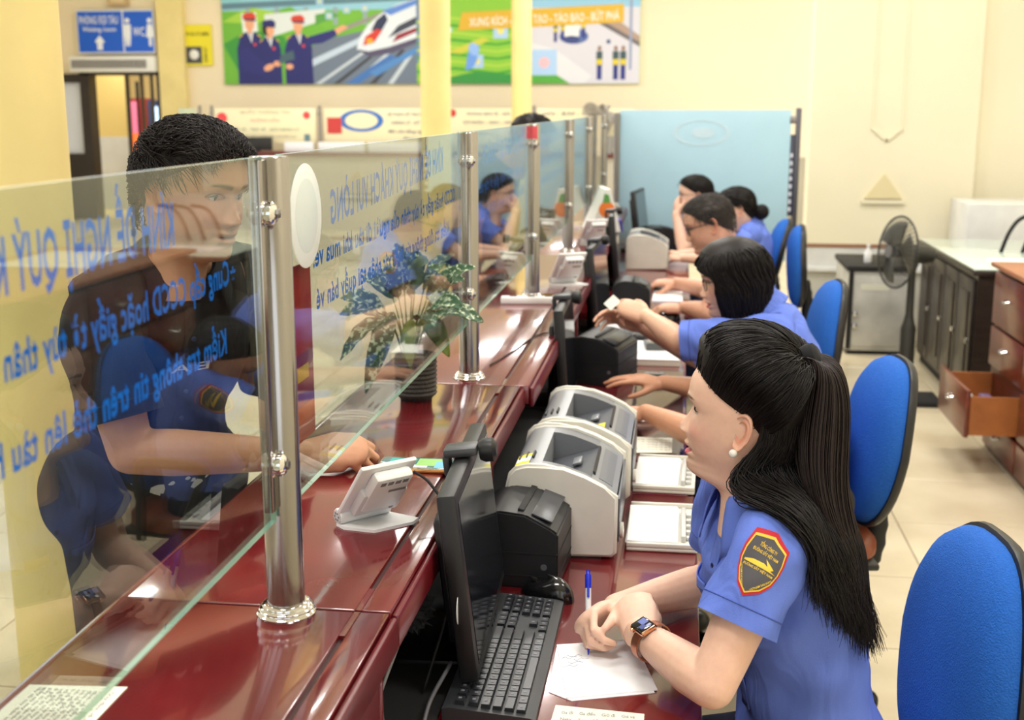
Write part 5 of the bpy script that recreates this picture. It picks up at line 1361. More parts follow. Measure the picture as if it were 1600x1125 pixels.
b = NB(); prism(b,[(-.01,.11),(.02,.11),(.012,.14),(-.004,.145)],0,.0012,basis((1,0,0),(0,0,1),(0,-1,0),(0,-.1105,0))); obj('green_print', b, pm('print_green',(90,160,80),.5), t)
t = thing('power_strip','white power strip on the counter at the foot of the third steel post','power strip',(-.47,4.05,ZC),.1)
b = NB(); bx(b,-.12,.10,-.02,.02,0,.025,.005); obj('housing', b, WPL, t)
for k in range(3):
    b = NB(); bx(b,-.09+.06*k,-.065+.06*k,-.008,.008,.0245,.0265); obj('socket', b, INKB, t)
b = NB(); lathe(b,[(.028,0),(.034,.003),(.034,.006),(.028,.009)],24,Matrix.Translation((.03,.14,.0)),cap=False); o = obj('yellow_tie', b, pm('tie_yellow',(214,176,40),.5), t)
def cable(label, pts, r=.0022, mat=BLACKM, n=8):
    t = thing('cable', label, 'cable', pts[0]); b = NB(); tube(b, smooth_path(pts, n), r, 6); obj('cord', b, mat, t, world=True, smooth=180)
cable('black cable lying across the counter from the second post', [(-.47,3.02,ZC+.004),(-.43,3.25,ZC+.003),(-.40,3.45,ZC+.003),(-.352,3.50,ZC+.003),(-.326,3.51,ZC-.02),(-.322,3.53,ZC-.13),(-.33,3.56,ZD+.01)])
cable('black cord hanging from the white payment stand beside the nearest monitor', [(-.415,1.86,ZC+.075),(-.385,1.845,ZC+.06),(-.345,1.80,ZC+.02),(-.338,1.77,ZC-.06),(-.342,1.75,ZC-.12),(-.37,1.70,ZD+.01)], .0026)
cable('pale cable looping in the dark gap under the counter', [(-.46,1.60,ZD+.14),(-.43,1.56,ZD+.15),(-.40,1.55,ZD+.12),(-.42,1.50,ZD+.05),(-.46,1.46,ZD+.006)], .0022, INKL)
cable('grey cable curling on the desk under the counter', [(-.40,1.66,ZD+.10),(-.41,1.58,ZD+.05),(-.39,1.50,ZD+.006),(-.36,1.42,ZD+.004),(-.34,1.36,ZD+.004)], .0028, INKL)
cable('thick grey cable running out to the keyboard', [(-.33,1.72,ZD+.05),(-.345,1.62,ZD+.03),(-.34,1.55,ZD+.006),(-.31,1.50,ZD+.004),(-.30,1.45,ZD+.004)], .0034, pm('cable_grey',(92,92,98),.5))
t = thing('plastic_bag','crumpled clear plastic wrapping in the gap under the counter','bag',(-.45,1.93,ZD+.004))
t.scale = (.75,.75,.75)
b = NB(); bmesh.ops.create_icosphere(b, subdivisions=4, radius=1.0)
for v in b.verts:
    n = 1+.28*math.sin(v.co.x*9+v.co.y*7)*math.cos(v.co.z*11)+.16*math.sin(v.co.y*23+v.co.x*17); v.co = Vector((v.co.x*.055*n, v.co.y*.07*n, .042+max(-.041,v.co.z*.042*n)))
obj('wrapping', b, pm('clear_plastic',(130,130,128),.12,trans=.35,spec=.7), t, smooth=20)
t = thing('grey_power_box','grey power adapter box on the desk under the counter','adapter',(-.44,1.52,ZD),.3)
b = NB(); bx(b,-.05,.05,-.08,.08,0,.06,.01); obj('case', b, pm('adapter_grey',(70,72,78),.5), t); b = NB(); bx(b,.0505,.0515,-.05,.05,.015,.045); obj('rating_label', b, INKL, t)
# ------------------------------------------------------------------ chairs and furniture behind the clerks
CB = pm('chair_blue',(38,100,192),.85,spec=.25,bump=.5,bscale=320,noise=.10,nscale=120)
def chair(label, loc, rz, recl=.16, arms=True, seat_mat=None, seat_z=.455, group='blue swivel chairs', bz=.60):
    t = thing('office_chair', label, 'chair', loc, rz, group)
    # backrest: rounded panel, local +x is forward
    R = Matrix.Translation((-.215,0,bz)) @ Matrix.Rotation(-recl,4,'Y')
    def out(u, k=1.0):
        a = 2*PI*u; c, s = math.cos(a), math.sin(a); y = math.copysign(abs(c)**.72,c)*.205*k; z = math.copysign(abs(s)**.80,s)
        z = z*.225*k; y *= (1 - .16*max(0,z)/.225 - .10*max(0,-z)/.225); return y, z
    b = NB(); n = 44; rings = []
    for k, x in ((.02,.062),(.35,.060),(.62,.054),(.82,.043),(.94,.028),(1.0,.008),(1.0,-.004)):
        rings.append([(x-.03*(1-k)*0+.012*math.sin((out(i/n,k)[1]/.225)*2.2), out(i/n,k)[0], .225+out(i/n,k)[1]) for i in range(n)])
    loft(b, rings, True, True); b.transform(R); obj('backrest', b, CB, t, smooth=60)
    b = NB(); rings = []
    for k, x in ((1.0,-.003),(1.035,-.004),(1.045,-.014),(1.02,-.026),(.85,-.038),(.5,-.044),(.05,-.045)):
        rings.append([(x+.012*math.sin((out(i/n,k)[1]/.225)*2.2), out(i/n,k)[0], .225+out(i/n,k)[1]) for i in range(n)])
    loft(b, rings, True, True); b.transform(R); obj('back_shell', b, BLACKP, t, smooth=60)
    b = NB(); P = smooth_path([(-.265,0,bz+.14),(-.290,0,bz),(-.27,0,bz-.13),(-.20,0,seat_z-.045),(-.05,0,seat_z-.05)], 6)
    rr = [.030+.004*(i % 2) for i in range(len(P))]; tube(b, P, rr, 12); obj('spine_bellows', b, BLACKM, t, smooth=30)
    b = NB(); rings = []
    for k, z in ((.05,.04),(.6,.038),(.9,.030),(1.0,.010),(1.0,-.012),(.9,-.02),(.1,-.02)):
        rings.append([(-.045+.225*k*math.copysign(abs(math.cos(2*PI*i/36))**.7,math.cos(2*PI*i/36)), .225*k*math.copysign(abs(math.sin(2*PI*i/36))**.7,math.sin(2*PI*i/36)), seat_z+z) for i in range(36)])
    loft(b, rings, True, True); obj('seat', b, seat_mat or CB, t, smooth=60)
    b = NB(); box(b,(-.045,0,seat_z-.028),(.40,.40,.02),.008); obj('seat_shell', b, BLACKP, t)
    b = NB(); lathe(b,[(.03,.10),(.03,.25),(.018,.26),(.018,seat_z-.03)],16); obj('gas_lift', b, BLACKM, t)
    b = NB(); lathe(b,[(.045,.075),(.05,.09),(.04,.115),(.03,.12)],16); obj('hub', b, BLACKP, t)
    for k in range(5):
        a = 2*PI*k/5+.3; ca, sa = math.cos(a), math.sin(a)
        b = NB(); tube(b,[(ca*.03,sa*.03,.10),(ca*.16,sa*.16,.095),(ca*.28,sa*.28,.075)],[.026,.022,.016],8,flat=.8); lg = obj('leg', b, BLACKP, t)
        b = NB(); lathe(b,[(0,-.022),(.024,-.022),(.027,-.012),(.027,-.004),(.014,-.004),(.014,.004),(.027,.004),(.027,.012),(.024,.022),(0,.022)],16,basis((ca,sa,0),(0,0,1),(sa,-ca,0),(ca*.285,sa*.285,.027))); obj('caster', b, BLACKM, lg)
    if arms:
        for sd in (1,-1):
            b = NB(); tube(b, smooth_path([(-.16,sd*.23,seat_z-.03),(-.13,sd*.265,seat_z+.10),(-.13,sd*.265,seat_z+.19),(-.08,sd*.26,seat_z+.205),(.05,sd*.26,seat_z+.20),(.06,sd*.26,seat_z+.17),(.01,sd*.255,seat_z+.06),(-.03,sd*.23,seat_z-.03)],6), .016, 8, flat=.75); obj('armrest', b, BLACKP, t)
    return t
LEA = pm('brown_leather',(132,66,40),.4,noise=.25,nscale=30)
chair('nearest blue swivel chair with a black rim, at the bottom right corner', (.232,1.925,0), PI+.16, .20, False, bz=.505, seat_z=.44)
chair('large blue swivel chair with black armrest and brown leather seat behind the nearest clerk', (.275,3.25,0), PI+.14, .26, True, LEA, bz=.535, seat_z=.485)
chair('blue swivel chair back half hidden behind the ponytail', (.285,4.55,0), PI+.05, .22, True, bz=.56)
chair('upright blue swivel chair with a bent black back tube, before the grey dado', (.445,6.95,0), PI-.02, .05, False, bz=.53)
chair('leaning blue swivel chair at the far right end of the blue screen', (.30,7.45,0), PI-.05, .32, False, bz=.54)

t = thing('pedestal_fan','dark grey pedestal fan turned sideways, beside the grey metal cabinet','fan',(1.285,6.90,0))
FG_ = pm('fan_dark',(50,50,46),.5); FW = pm('fan_wire',(60,58,54),.45,metal=.3)
b = NB(); bx(b,-.16,.19,-.14,.14,0,.035,.015); obj('base', b, BLACKM, t)
b = NB(); lathe(b,[(.035,.03),(.042,.10),(.042,.42),(.030,.46),(.022,.50),(.020,.74),(0,.75)],18); obj('column_sleeve', b, FG_, t)
hc = Vector((-.085,0,.845)); ax = Vector((-.93,-.36,.10)).normalized(); Mf = Matrix.Translation(hc) @ ax.to_track_quat('Z','Y').to_matrix().to_4x4()
b = NB(); lathe(b,[(0,-.22),(.040,-.215),(.052,-.17),(.052,-.07),(.040,-.045),(0,-.04)],20,Mf); obj('motor_housing', b, FG_, t)
b = NB(); tube(b,[hc-ax*.12+Vector((0,0,-.04)), Vector((0,0,.74))],.02,8); obj('neck', b, FG_, t)
cg = NB()
for k in range(44):
    a = 2*PI*k/44; pts = [(math.cos(a)*r, math.sin(a)*r, z) for r, z in ((.03,.055),(.09,.05),(.16,.03),(.195,.0),(.16,-.035),(.09,-.045),(.045,-.048))]
    tube(cg, [Mf @ Vector(p) for p in pts], .0016, 4)
o = obj('wire_guard', cg, FW, t); o['kind'] = 'stuff'
b = NB(); tube(b,[Mf @ Vector((math.cos(2*PI*k/36)*.197, math.sin(2*PI*k/36)*.197, 0)) for k in range(36)],.006,6,closed=True); obj('guard_rim', b, FG_, t)
b = NB(); lathe(b,[(0,.058),(.035,.058),(.035,.052),(0,.052)],18,Mf); obj('badge', b, pm('badge_grey',(120,118,116),.4), t)
for k in range(3):
    b = NB(); a0 = 2*PI*k/3
    def f(u, v, a0=a0):
        r = .03+.14*v; a = a0+(u-.5)*(1.2+.3*v); return Mf @ Vector((math.cos(a)*r, math.sin(a)*r, (u-.5)*.035))
    grid(b, f, 8, 6); o = obj('blade', b, pm('blade_smoke',(96,94,84),.3), t); solid(o,.002)
b = NB(); lathe(b,[(0,-.02),(.03,-.02),(.03,.03),(0,.035)],16,Mf); obj('blade_hub', b, FG_, t)

t = thing('metal_cabinet','scuffed grey metal cabinet with a black top against the grey dado','cabinet',(1.33,8.55,0))
MG = pm('scuffed_grey',(192,191,184),.5,metal=.0,noise=.35,nscale=5,bump=.05,bscale=30)
b = NB(); bx(b,-.20,.20,-.33,.33,.03,.565,.006); obj('body', b, MG, t); b = NB(); bx(b,-.215,.215,-.345,.345,.565,.60,.006); obj('top_slab', b, BLACKM, t); b = NB(); bx(b,-.19,.19,-.31,.31,0,.03); obj('plinth', b, BLACKM, t)
b = NB(); bx(b,-.165,.185,-.340,-.331,.06,.535,.004); dd = obj('door', b, MG, t); b = NB(); bx(b,-.20,-.17,-.336,-.33,.04,.56); obj('door_edge', b, BLACKM, dd)
for z in (.20,.28): 
    b = NB(); lathe(b,[(0,0),(.018,0),(.015,.015),(0,.018)],14,basis((1,0,0),(0,0,1),(0,-1,0),(-.15,-.34,z))); obj('lock_knob', b, CHROME, dd)
b = NB(); bx(b,-.12,.06,-.342,-.3395,.44,.48); obj('pale_strip', b, pm('pale_label',(212,212,196),.6), dd)
t = thing('bottle','small white bottle standing on the grey metal cabinet','bottle',(1.27,8.40,.60)); b = NB(); lathe(b,[(.022,0),(.025,.01),(.025,.07),(.010,.09),(.010,.105)],14); obj('body', b, WPL, t); b = NB(); lathe(b,[(.012,.105),(.012,.122),(0,.123)],12); obj('cap', b, WPL, t)

t = thing('dark_cabinet','long dark brown panelled cabinet with a glass top along the right wall','cabinet',(1.9,7.25,0))
DK = pm('dark_cabinet_wood',(50,42,38),.35,noise=.4,nscale=10,stretch=(1,1,6))
X0, X1, Y0, Y1, HT = 1.56, 2.25, 6.62, 8.10, .76
b = NB(); bx(b,X0+.012,X1,Y0,Y1,.06,HT); obj('carcass', b, DK, t, world=True, smooth=0)
b = NB(); bx(b,X0-.02,X1+.02,Y0-.02,Y1+.02,HT,HT+.028,.004); obj('top_board', b, DK, t, world=True)
b = NB(); bx(b,X0-.015,X1+.015,Y0-.015,Y1+.015,HT+.0285,HT+.036,.002); obj('glass_top', b, pm('green_white_glass',(206,222,210),.06,spec=.7), t, world=True)
b = NB(); bx(b,X0+.03,X1,Y0+.02,Y1-.02,0,.06); obj('plinth', b, BLACKM, t, world=True)
nd = 4
for k in range(nd):
    y0 = Y0+.03+(Y1-Y0-.06)*k/nd; y1 = Y0+.03+(Y1-Y0-.06)*(k+1)/nd-.02
    b = NB(); bx(b,X0-.006,X0+.012,y0,y1,.09,HT-.03,.003); d = obj('door', b, DK, t, world=True)
    b = NB(); bx(b,X0-.014,X0-.006,y0+.06,y1-.06,.16,HT-.10,.006); obj('raised_panel', b, DK, d, world=True)
    b = NB(); lathe(b,[(0,0),(.014,0),(.016,.01),(0,.016)],12,basis((0,1,0),(0,0,1),(-1,0,0),(X0-.006,y0+.035,.40))); obj('knob', b, CHROME, d, world=True)
t = thing('wire_plant_stand','black bent metal legs standing on the glass top at the right edge','stand',(1.97,7.40,.796))
b = NB()
for sx in (-.10,.02,.12): tube(b, smooth_path([(sx,0,0),(sx+.04,0,.12),(sx+.10,0,.20),(sx+.20,0,.22)],5), .012, 8)
obj('bent_legs', b, BLACKM, t)
t = thing('papers_on_glass','white papers lying on the glass top of the dark cabinet','papers',(1.85,6.9,.7965)); b = NB(); bx(b,-.15,.2,-.14,.14,0,.006); obj('sheets', b, PAPER, t, smooth=0)

t = thing('drawer_cabinet','reddish brown drawer cabinet with one drawer pulled open','cabinet',(1.9,5.6,0))
RW = pm('red_brown_wood',(118,52,34),.3,noise=.35,nscale=6,stretch=(6,.6,6),coat=.2); RWD = pm('red_brown_dark',(84,34,24),.35,noise=.3,nscale=8); RWL = pm('light_drawer_wood',(178,108,56),.45,noise=.25,nscale=8); RT = pm('cabinet_top_wood',(176,108,72),.35,noise=.2,nscale=5)
X0, X1, Y0, Y1, HT = 1.50, 2.25, 4.26, 6.02, .885
b = NB(); bx(b,X0+.02,X1,Y0,Y1,.0,HT); obj('carcass', b, RWD, t, world=True, smooth=0)
b = NB(); bx(b,X0-.015,X1+.01,Y0-.015,Y1+.015,HT,HT+.022,.004); obj('top_board', b, RT, t, world=True)
rowz = [(.62,.865),(.42,.605),(.19,.405),(.03,.175)]; cols = [(5.44,6.0),(4.86,5.42),(4.28,4.84)]
def pull(y, z, par, x):
    b = NB(); tube(b, smooth_path([(x,y-.028,z),(x-.018,y-.024,z-.004),(x-.022,y,z-.010),(x-.018,y+.024,z-.004),(x,y+.028,z)],4), .005, 6); obj('handle', b, CHROME, par, world=True)
for r, (z0, z1) in enumerate(rowz):
    for c, (y0, y1) in enumerate(cols):
        opened = (r == 2 and c == 0)
        dx = -.22 if opened else 0
        b = NB(); bx(b,X0+dx,X0+.02+dx,y0,y1,z0,z1,.004); d = obj('drawer', b, RW, t, world=True)
        pull((y0+y1)/2, (z0+z1)/2+.02, d, X0+dx)
        if opened:
            b = NB(); bx(b,X0+.02+dx,X0+.02,y0+.01,y0+.022,z0+.01,z1-.03); bx(b,X0+.02+dx,X0+.02,y1-.022,y1-.01,z0+.01,z1-.03); bx(b,X0+.02+dx,X0+.02,y0+.022,y1-.022,z0+.01,z0+.02); obj('drawer_box', b, RWL, d, world=True, smooth=0)
for nm, lb, cat, x, y, w, c in (('pink_pouch','bright pink pouch inside the open drawer','pouch',1.37,5.62,.09,(226,60,190)),('folded_paper','folded white paper inside the open drawer','paper',1.36,5.80,.08,(226,224,214)),('purple_bag','purple grey bag inside the open drawer','bag',1.44,5.75,.08,(110,90,130))):
    q = thing(nm, lb, cat, (x,y,.2105)); b = NB(); box(b,(0,0,.05),(w*.8,.11,.10),.022,3); obj('body', b, pm('drawer_'+nm,c,.5), q); b = NB(); box(b,(0,0,.099),(w*.6,.09,.012),.004); obj('fold', b, pm('drawer_'+nm,c,.5), q)
t = thing('white_sheet','white sheet lying on top of the reddish brown cabinet','paper',(1.9,5.5,.9071)); b = NB(); bx(b,-.22,.25,-.3,.3,0,.004); obj('sheet', b, PAPER, t, smooth=0)
BLUE = pm('uniform_blue',(104,128,216),.82,spec=.2,bump=.12,bscale=420,noise=.07,nscale=9,fold=.35)
BLUE2 = pm('uniform_stitch',(78,98,176),.85,spec=.2)
NAVY = pm('navy_cloth',(26,30,52),.85,spec=.2,bump=.1,bscale=300)
HAIRM = pm('black_hair',(24,18,17),.48,spec=.3,noise=.35,nscale=14)
HAIRB = pm('brown_black_hair',(40,27,23),.48,spec=.32,noise=.3,nscale=20)
SHOE = pm('black_leather',(20,19,20),.35)
GOLD = pm('gold_metal',(214,160,70),.3,metal=.9)
def seated_clerk(root, S):
    f = Vector(S['f']).normalized(); up = Vector((0,0,1)); l = up.cross(f)
    hip, neck = Vector(S['hip']), Vector(S['neck']); ks = S.get('ks',1.0); sl = S.get('slouch',.04)
    def P(t): return hip.lerp(neck, t) - f*(sl*math.sin(PI*min(max(t,0),1)))
    rows = [(-.10,.165,.11,.125,0,0),(.05,.172,.115,.13,0,0),(.28,.140,.105,.105,0,0),(.50,.150,.11,.105,.012,0),(.66,.168,.112,.112,.026,0),(.80,.178,.108,.115,.014,.01),
            (.895,.172,.088,.100,0,.012),(.95,.128,.072,.084,0,.018),(.985,.085,.062,.068,0,.022),(1.01,.064,.058,.060,0,.024)]
    if S.get('male'): rows = [(t,w*1.06,a*(1.05 if t<.6 else 1),b,0,tl) for t,w,a,b,bu,tl in rows]
    rings = []
    for t, w, a, b, bu, tl in rows:
        T = (P(t+.03)-P(t-.03)).normalized(); fr = (f - T*f.dot(T)).normalized()
        rings.append((P(t), fr, l, w*ks, a*ks, b*ks, bu*ks*S.get('bust',1), tl))
    bm = NB(); loft(bm, torso(root, rings, None, seed=S.get('seed',0), wr=S.get('wr',.004)), True, True)
    shirt = S.get('shirt', BLUE)
    obj('shirt', bm, shirt, root, world=True, smooth=180)
    S['core'] = [(P(.1),.085),(P(.5),.09),(P(.8),.085),(P(.93),.06)]; S['core_flat'] = (1.35,.8)
    shw = .155*ks; arms = []
    for A in S['arms']:
        sd = 1 if A['lr'] == 'L' else -1
        A.setdefault('sh', P(.885) + l*(sd*shw)); A['side'] = -sd
        arms.append(A)
    M = build_body(root, S)
    for A in arms:
        sd = 1 if A['lr'] == 'L' else -1; sh, el = Vector(A['sh']), Vector(A['el'])
        q = S.get('sleeve',.62); rs = A.get('rs',[.056,.068,.0655,.064,.067,.069])
        inn = P(.90) + l*(sd*shw*.55)
        slv = Sleeve([inn, sh.lerp(inn,.18)+Vector((0,0,.004)), sh.lerp(el,.25*q/.62), sh.lerp(el,q)], [r*ks for r in rs], A.get('out', l*sd), seed=A.get('seed',1)+S.get('seed',0))
        slv.build('sleeve', shirt, root); slv.hem(S.get('stitch',BLUE2), root)
        A['sleeve'] = slv
    Tn = (P(1)-P(.94)).normalized()
    cl = S.get('collar',{})
    fr = (f - Tn*f.dot(Tn)).normalized()
    collar(root, P(.985)+fr*.002, fr, l, Tn, .062*ks, shirt, **cl)
    # placket, buttons, pocket
    def front(t, y, off=.004):
        c = P(t); T = (P(t+.03)-P(t-.03)).normalized(); fr = (f - T*f.dot(T)).normalized()
        ts = [r[0] for r in rows]; w = float(np.interp(t, ts, [r[1] for r in rows]))*ks; a = float(np.interp(t, ts, [r[2] for r in rows]))*ks; bu = float(np.interp(t, ts, [r[4] for r in rows]))*ks*S.get('bust',1); tl = float(np.interp(t, ts, [r[5] for r in rows]))
        x = a*max(0,1-(abs(y)/w)**2.3)**(1/2.3) + bu*(math.exp(-((abs(y)-.075)/.055)**2)+.35*math.exp(-(y/.06)**2))
        return c + fr*(x+off) + l*y + fr.cross(l)*(-tl)
    bm = NB(); grid(bm, lambda u, v: front(.25+.69*v, (u-.5)*.032, .005), 4, 24); o = obj('button_placket', bm, shirt, root, world=True, smooth=180); solid(o, .002)
    for t in (.42,.55,.68,.81):
        p = front(t,0,.0075); bm = NB(); lathe(bm, [(.0045,0),(.005,.0012),(.004,.002)], 12, Matrix.Translation(p) @ f.to_track_quat('Z','Y').to_matrix().to_4x4())
        obj('shirt_button', bm, pm('navy_button',(34,42,86),.3), root, world=True)
    for sd in S.get('pockets',(1,-1)):
        bm = NB(); grid(bm, lambda u, v: front(.70-.13*v, sd*.082+(u-.5)*.095, .0045), 8, 8); o = obj('chest_pocket', bm, shirt, root, world=True, smooth=180); solid(o,.0015)
        bm = NB(); grid(bm, lambda u, v: front(.715-(.035+.012*(1-abs(u-.5)*2))*v, sd*.082+(u-.5)*.10, .0075), 8, 5); o = obj('pocket_flap', bm, shirt, root, world=True, smooth=180); solid(o,.0018)
    if S.get('legs',True): legs(root, hip+Vector((0,0,-.035)), l, f, .36, 0, NAVY, SHOE, foot_f=f)
    S['axis'] = (hip, neck, f, l, [(r[0], r[1]*ks, r[2]*ks, r[3]*ks) for r in rows], P)
    S['P'] = P; S['front'] = front; S['l'] = l; S['fv'] = f
    return M

# --- nearest clerk: long half-up hair, pearl earring, pen in hand
wA = thing('person','woman in blue railway uniform shirt with long half-up black hair, writing with a blue pen','person',(.31,1.93,0))
SA = dict(skin='A', f=(-.95,-.31,0), hip=(.248,1.935,.545), neck=(.140,1.920,1.043), ks=.96, slouch=.02, seed=1, head=((.113,1.925,1.153),PI-.27,-.06,0,.985), openm=.0034, lips=(214,84,104), blush=.35,
  res=(168,170), voxel=.0030, look=(1,-.1,-.08), hs=.93, sleeve=.56, bust=1.0, wr=.0055,
  arms=[dict(lr='L', el=(.068,1.682,.798), wr=(-.044,1.838,.804), d=(-.16,.94,.20), n=(-.35,-.10,.95), curls=[(.95,1.2,.6),(1.0,1.25,.6),(1.05,1.3,.6),(1.1,1.3,.6)], thumb=(.2,.5,.3), out=(-.10,-1,.25), sh=(.150,1.762,.984), rs=[.046,.059,.062,.062,.063,.0655]),
        dict(lr='R', el=(.085,2.12,.785), wr=(-.088,1.968,.790), d=(-.55,-.80,-.02), n=(-.70,.33,.62), curls=[(.75,1.15,.6),(.95,1.3,.7),(1.1,1.4,.7),(1.15,1.4,.7)], thumb=(.45,.35,.4), out=(0,1,.2))])
MA = seated_clerk(wA, SA)
patch(SA['arms'][0]['sleeve'], .128, .10, wA, .97, True, tilt=-.12, k=-1)

def bez_paths(ctrl, K=22):
    """ctrl (N, m, 3) -> smooth curves (N, K, 3)"""
    ctrl = np.asarray(ctrl, float); N, m, _ = ctrl.shape
    ts = np.linspace(0, m-1, K); out = np.zeros((N, K, 3))
    for k, t in enumerate(ts):
        i = min(int(t), m-2); u = t-i
        p1, p2 = ctrl[:,i], ctrl[:,i+1]; p0 = ctrl[:,i-1] if i > 0 else 2*p1-p2; p3 = ctrl[:,i+2] if i+2 < m else 2*p2-p1
        out[:,k] = .5*(2*p1+(p2-p0)*u+(2*p0-5*p1+4*p2-p3)*u*u+(3*p1-p0-3*p2+p3)*u**3)
    return out
def settle(Cv, S, lo=.003, hi=.022):
    gap = np.repeat(rng.uniform(lo,hi,len(Cv)), Cv.shape[1])
    for _ in range(3):
        Q = push_out(Cv, S, gap); R = Q.copy()
        for _ in range(2): R[:,1:-1] = .5*R[:,1:-1]+.25*(R[:,:-2]+R[:,2:])
        Cv = R
    return push_out(Cv, S, gap*.6)
def push_out(Cv, S, gap=.006):
    """keep hair outside the shirt and the sleeves"""
    hip, neck, f, l, rows, P = S['axis']; sh = Cv.shape; Q = Cv.reshape(-1,3).copy()
    h = np.array(hip); ax = np.array(neck)-h; L2 = ax@ax; t = np.clip(((Q-h)@ax)/L2, -.1, 1.01)
    T = ax/np.sqrt(L2); fv = np.array(f); fv = fv - T*(fv@T); fv /= np.linalg.norm(fv); lv = np.array(l)
    c = h + t[:,None]*ax; d = Q-c; x, y = d@fv, d@lv
    ts = [r[0] for r in rows]; w, a, b = (np.interp(t, ts, [r[k] for r in rows])+gap for k in (1,2,3))
    v = (np.abs(x)/np.where(x > 0, a, b))**2.3 + (np.abs(y)/w)**2.3; k = np.where(v < 1, np.maximum(v,1e-3)**(-1/2.3), 1)
    live = ((Q-h)@ax)/L2 < 1.0; k = np.where(live, np.minimum(k, 4), 1)
    Q += (k-1)[:,None]*(x[:,None]*fv + y[:,None]*lv)
    for A in S['arms']:
        sv = A['sleeve']; PP = np.array([list(p) for p in sv.P]); RR = np.array([float(sv.r(q)) for q in sv.L])
        D = np.linalg.norm(Q[:,None,:]-PP[None],axis=2); j = D.argmin(1); dd = D[np.arange(len(Q)), j]; r = RR[j]+gap
        m = dd < r; Q[m] += ((r-dd)/np.maximum(dd,1e-4))[m][:,None]*(Q-PP[j])[m]
    return Q.reshape(sh)
def over_scalp(P0, P1, K, off, spread=None):
    """paths over the skull from P0 to P1 (N,3), off(s) offset"""
    out = []
    for k in range(K):
        s = k/(K-1); Q = P0*(1-s)+P1*s
        d = Q-C0; L = np.linalg.norm(d,axis=1); out.append(scalp(Q, off(s)))
    return np.stack(out, 1)
def hairline_pts(n, th0, th1, hl, jit=.004):
    th = rng.uniform(th0, th1, n); z = np.array([hl(t) for t in th]) + rng.normal(0, jit, n)
    X, Y, Z = head_pts(z, th); return np.stack([X, Y, Z], 1), th
def hair_nearest(root, M, S):
    hl = pchip([0,.5,.95,1.3,1.5,1.75,2.2,3.2],[.072,.068,.054,.034,.022,.002,-.045,-.080])
    HL = lambda t: float(hl(abs(t)))
    cap_mesh('hair', M, HL, lambda th, v: .0005+.010*min(1,v*2.6)+.029*math.exp(-((v-.55)/.38)**2)*(.62+.38*math.cos(th)), root, HAIRM)
    Mi = np.array(M.inverted())
    W = lambda p: np.array(p)@Mi[:3,:3].T+Mi[:3,3]
    tie = np.array([-.080,0,.094])
    for n, lo, hi, rr in ((1500,0,.10,.0006),(1700,.05,.95,.0008)):
        P0, th = hairline_pts(n, -1.95, 1.95, HL, .0025)
        extra = rng.uniform(lo,hi,n)[:,None]
        side = np.sign(P0[:,1:2]); jt = rng.normal(0,1,(n,1))
        T = tie + rng.normal(0,.006,(n,3)) + side*np.array([[0,.012,0]])
        P0 = P0*(1-extra)+T*extra
        e0 = extra[:,0]
        c = over_scalp(P0, T, 18, lambda s:   .0012+(.0105+.034*np.sin(PI*np.clip(e0+(1-e0)*s,0,1)))*np.clip((e0*.9+s)*3.2,0,1)**.8*(1.03-.62*s**3)+jt[:,0]*.0010)
        strands('hair_strands', c, rr, root, HAIRM, M=M, tip=.6)
    # ponytail
    n = 1100; a = rng.uniform(0,2*PI,n); r = np.sqrt(rng.uniform(0,1,n))
    def ring(p, rx, ry): return np.array(p)[None]+np.stack([r*np.cos(a)*rx, r*np.sin(a)*ry, r*np.sin(a*2)*rx*.3],1)
    e = rng.uniform(0,1,n)[:,None]
    tw = xf(M, tie[None])[0]
    ends = np.array([[.235,1.790,.93]])*(1-e)+np.array([[.318,1.85,.81]])*e+rng.normal(0,.012,(n,3))
    ctrl = np.stack([ring(tw,.012,.016), ring(tw+[.018,-.008,.012],.016,.022), ring(tw+[.042,-.018,-.004],.026,.032), ring(tw+[.038,-.03,-.085],.042,.046), ring([.228,1.84,1.06],.038,.05), ring([.268,1.82,.96],.030,.045), ends],1)
    strands('hair_strands', settle(bez_paths(ctrl,26),S), .0010, root, HAIRB)
    # long hair below the tie, both sides
    for sd, n in ((1,1700),(-1,350)):
        u = rng.uniform(0,1,n); th = sd*(1.86+1.28*u); z = .030-.060*rng.uniform(0,1,n)*np.clip(.15+u*2,.2,1)+.015*u
        X, Y, Z = head_pts(z, th); R0 = scalp(np.stack([X,Y,Z],1), .004+rng.uniform(0,.008,n))
        R0 = xf(M, R0); q = np.clip(u+rng.normal(0,.10,n),0,1)[:,None]
        z1 = scalp(np.stack([X,Y,Z-.05],1), .006+rng.uniform(0,.012,n)); R1 = xf(M, z1)
        if sd > 0:
            A, B = np.array([[.092,1.835,1.065]]), np.array([[.225,1.905,1.09]])
            A2, B2 = np.array([[.150,1.765,1.040]]), np.array([[.248,1.86,1.0]])
            E, E2 = np.array([[.222,1.735,.93]]), np.array([[.318,1.84,.80]])
        else:
            A, B = np.array([[.12,2.02,1.06]]), np.array([[.225,1.925,1.09]])
            A2, B2 = np.array([[.18,2.06,1.03]]), np.array([[.245,1.95,1.0]])
            E, E2 = np.array([[.235,2.07,.93]]), np.array([[.310,1.95,.80]])
        jt = rng.normal(0,.007,(n,3)); p2 = A*(1-q)+B*q+jt; p3 = A2*(1-q)+B2*q+jt*1.2
        w = np.clip(q+rng.normal(0,.12,(n,1)),0,1); en = E*(1-w)+E2*w+rng.normal(0,.012,(n,3)); p4 = p3*.5+en*.5+np.array([[.010,0,.0]])
        ctrl = np.stack([R0,R1,p2,p3,p4,en],1)
        strands('hair_strands', settle(bez_paths(ctrl,28),S), .0010, root, HAIRM)
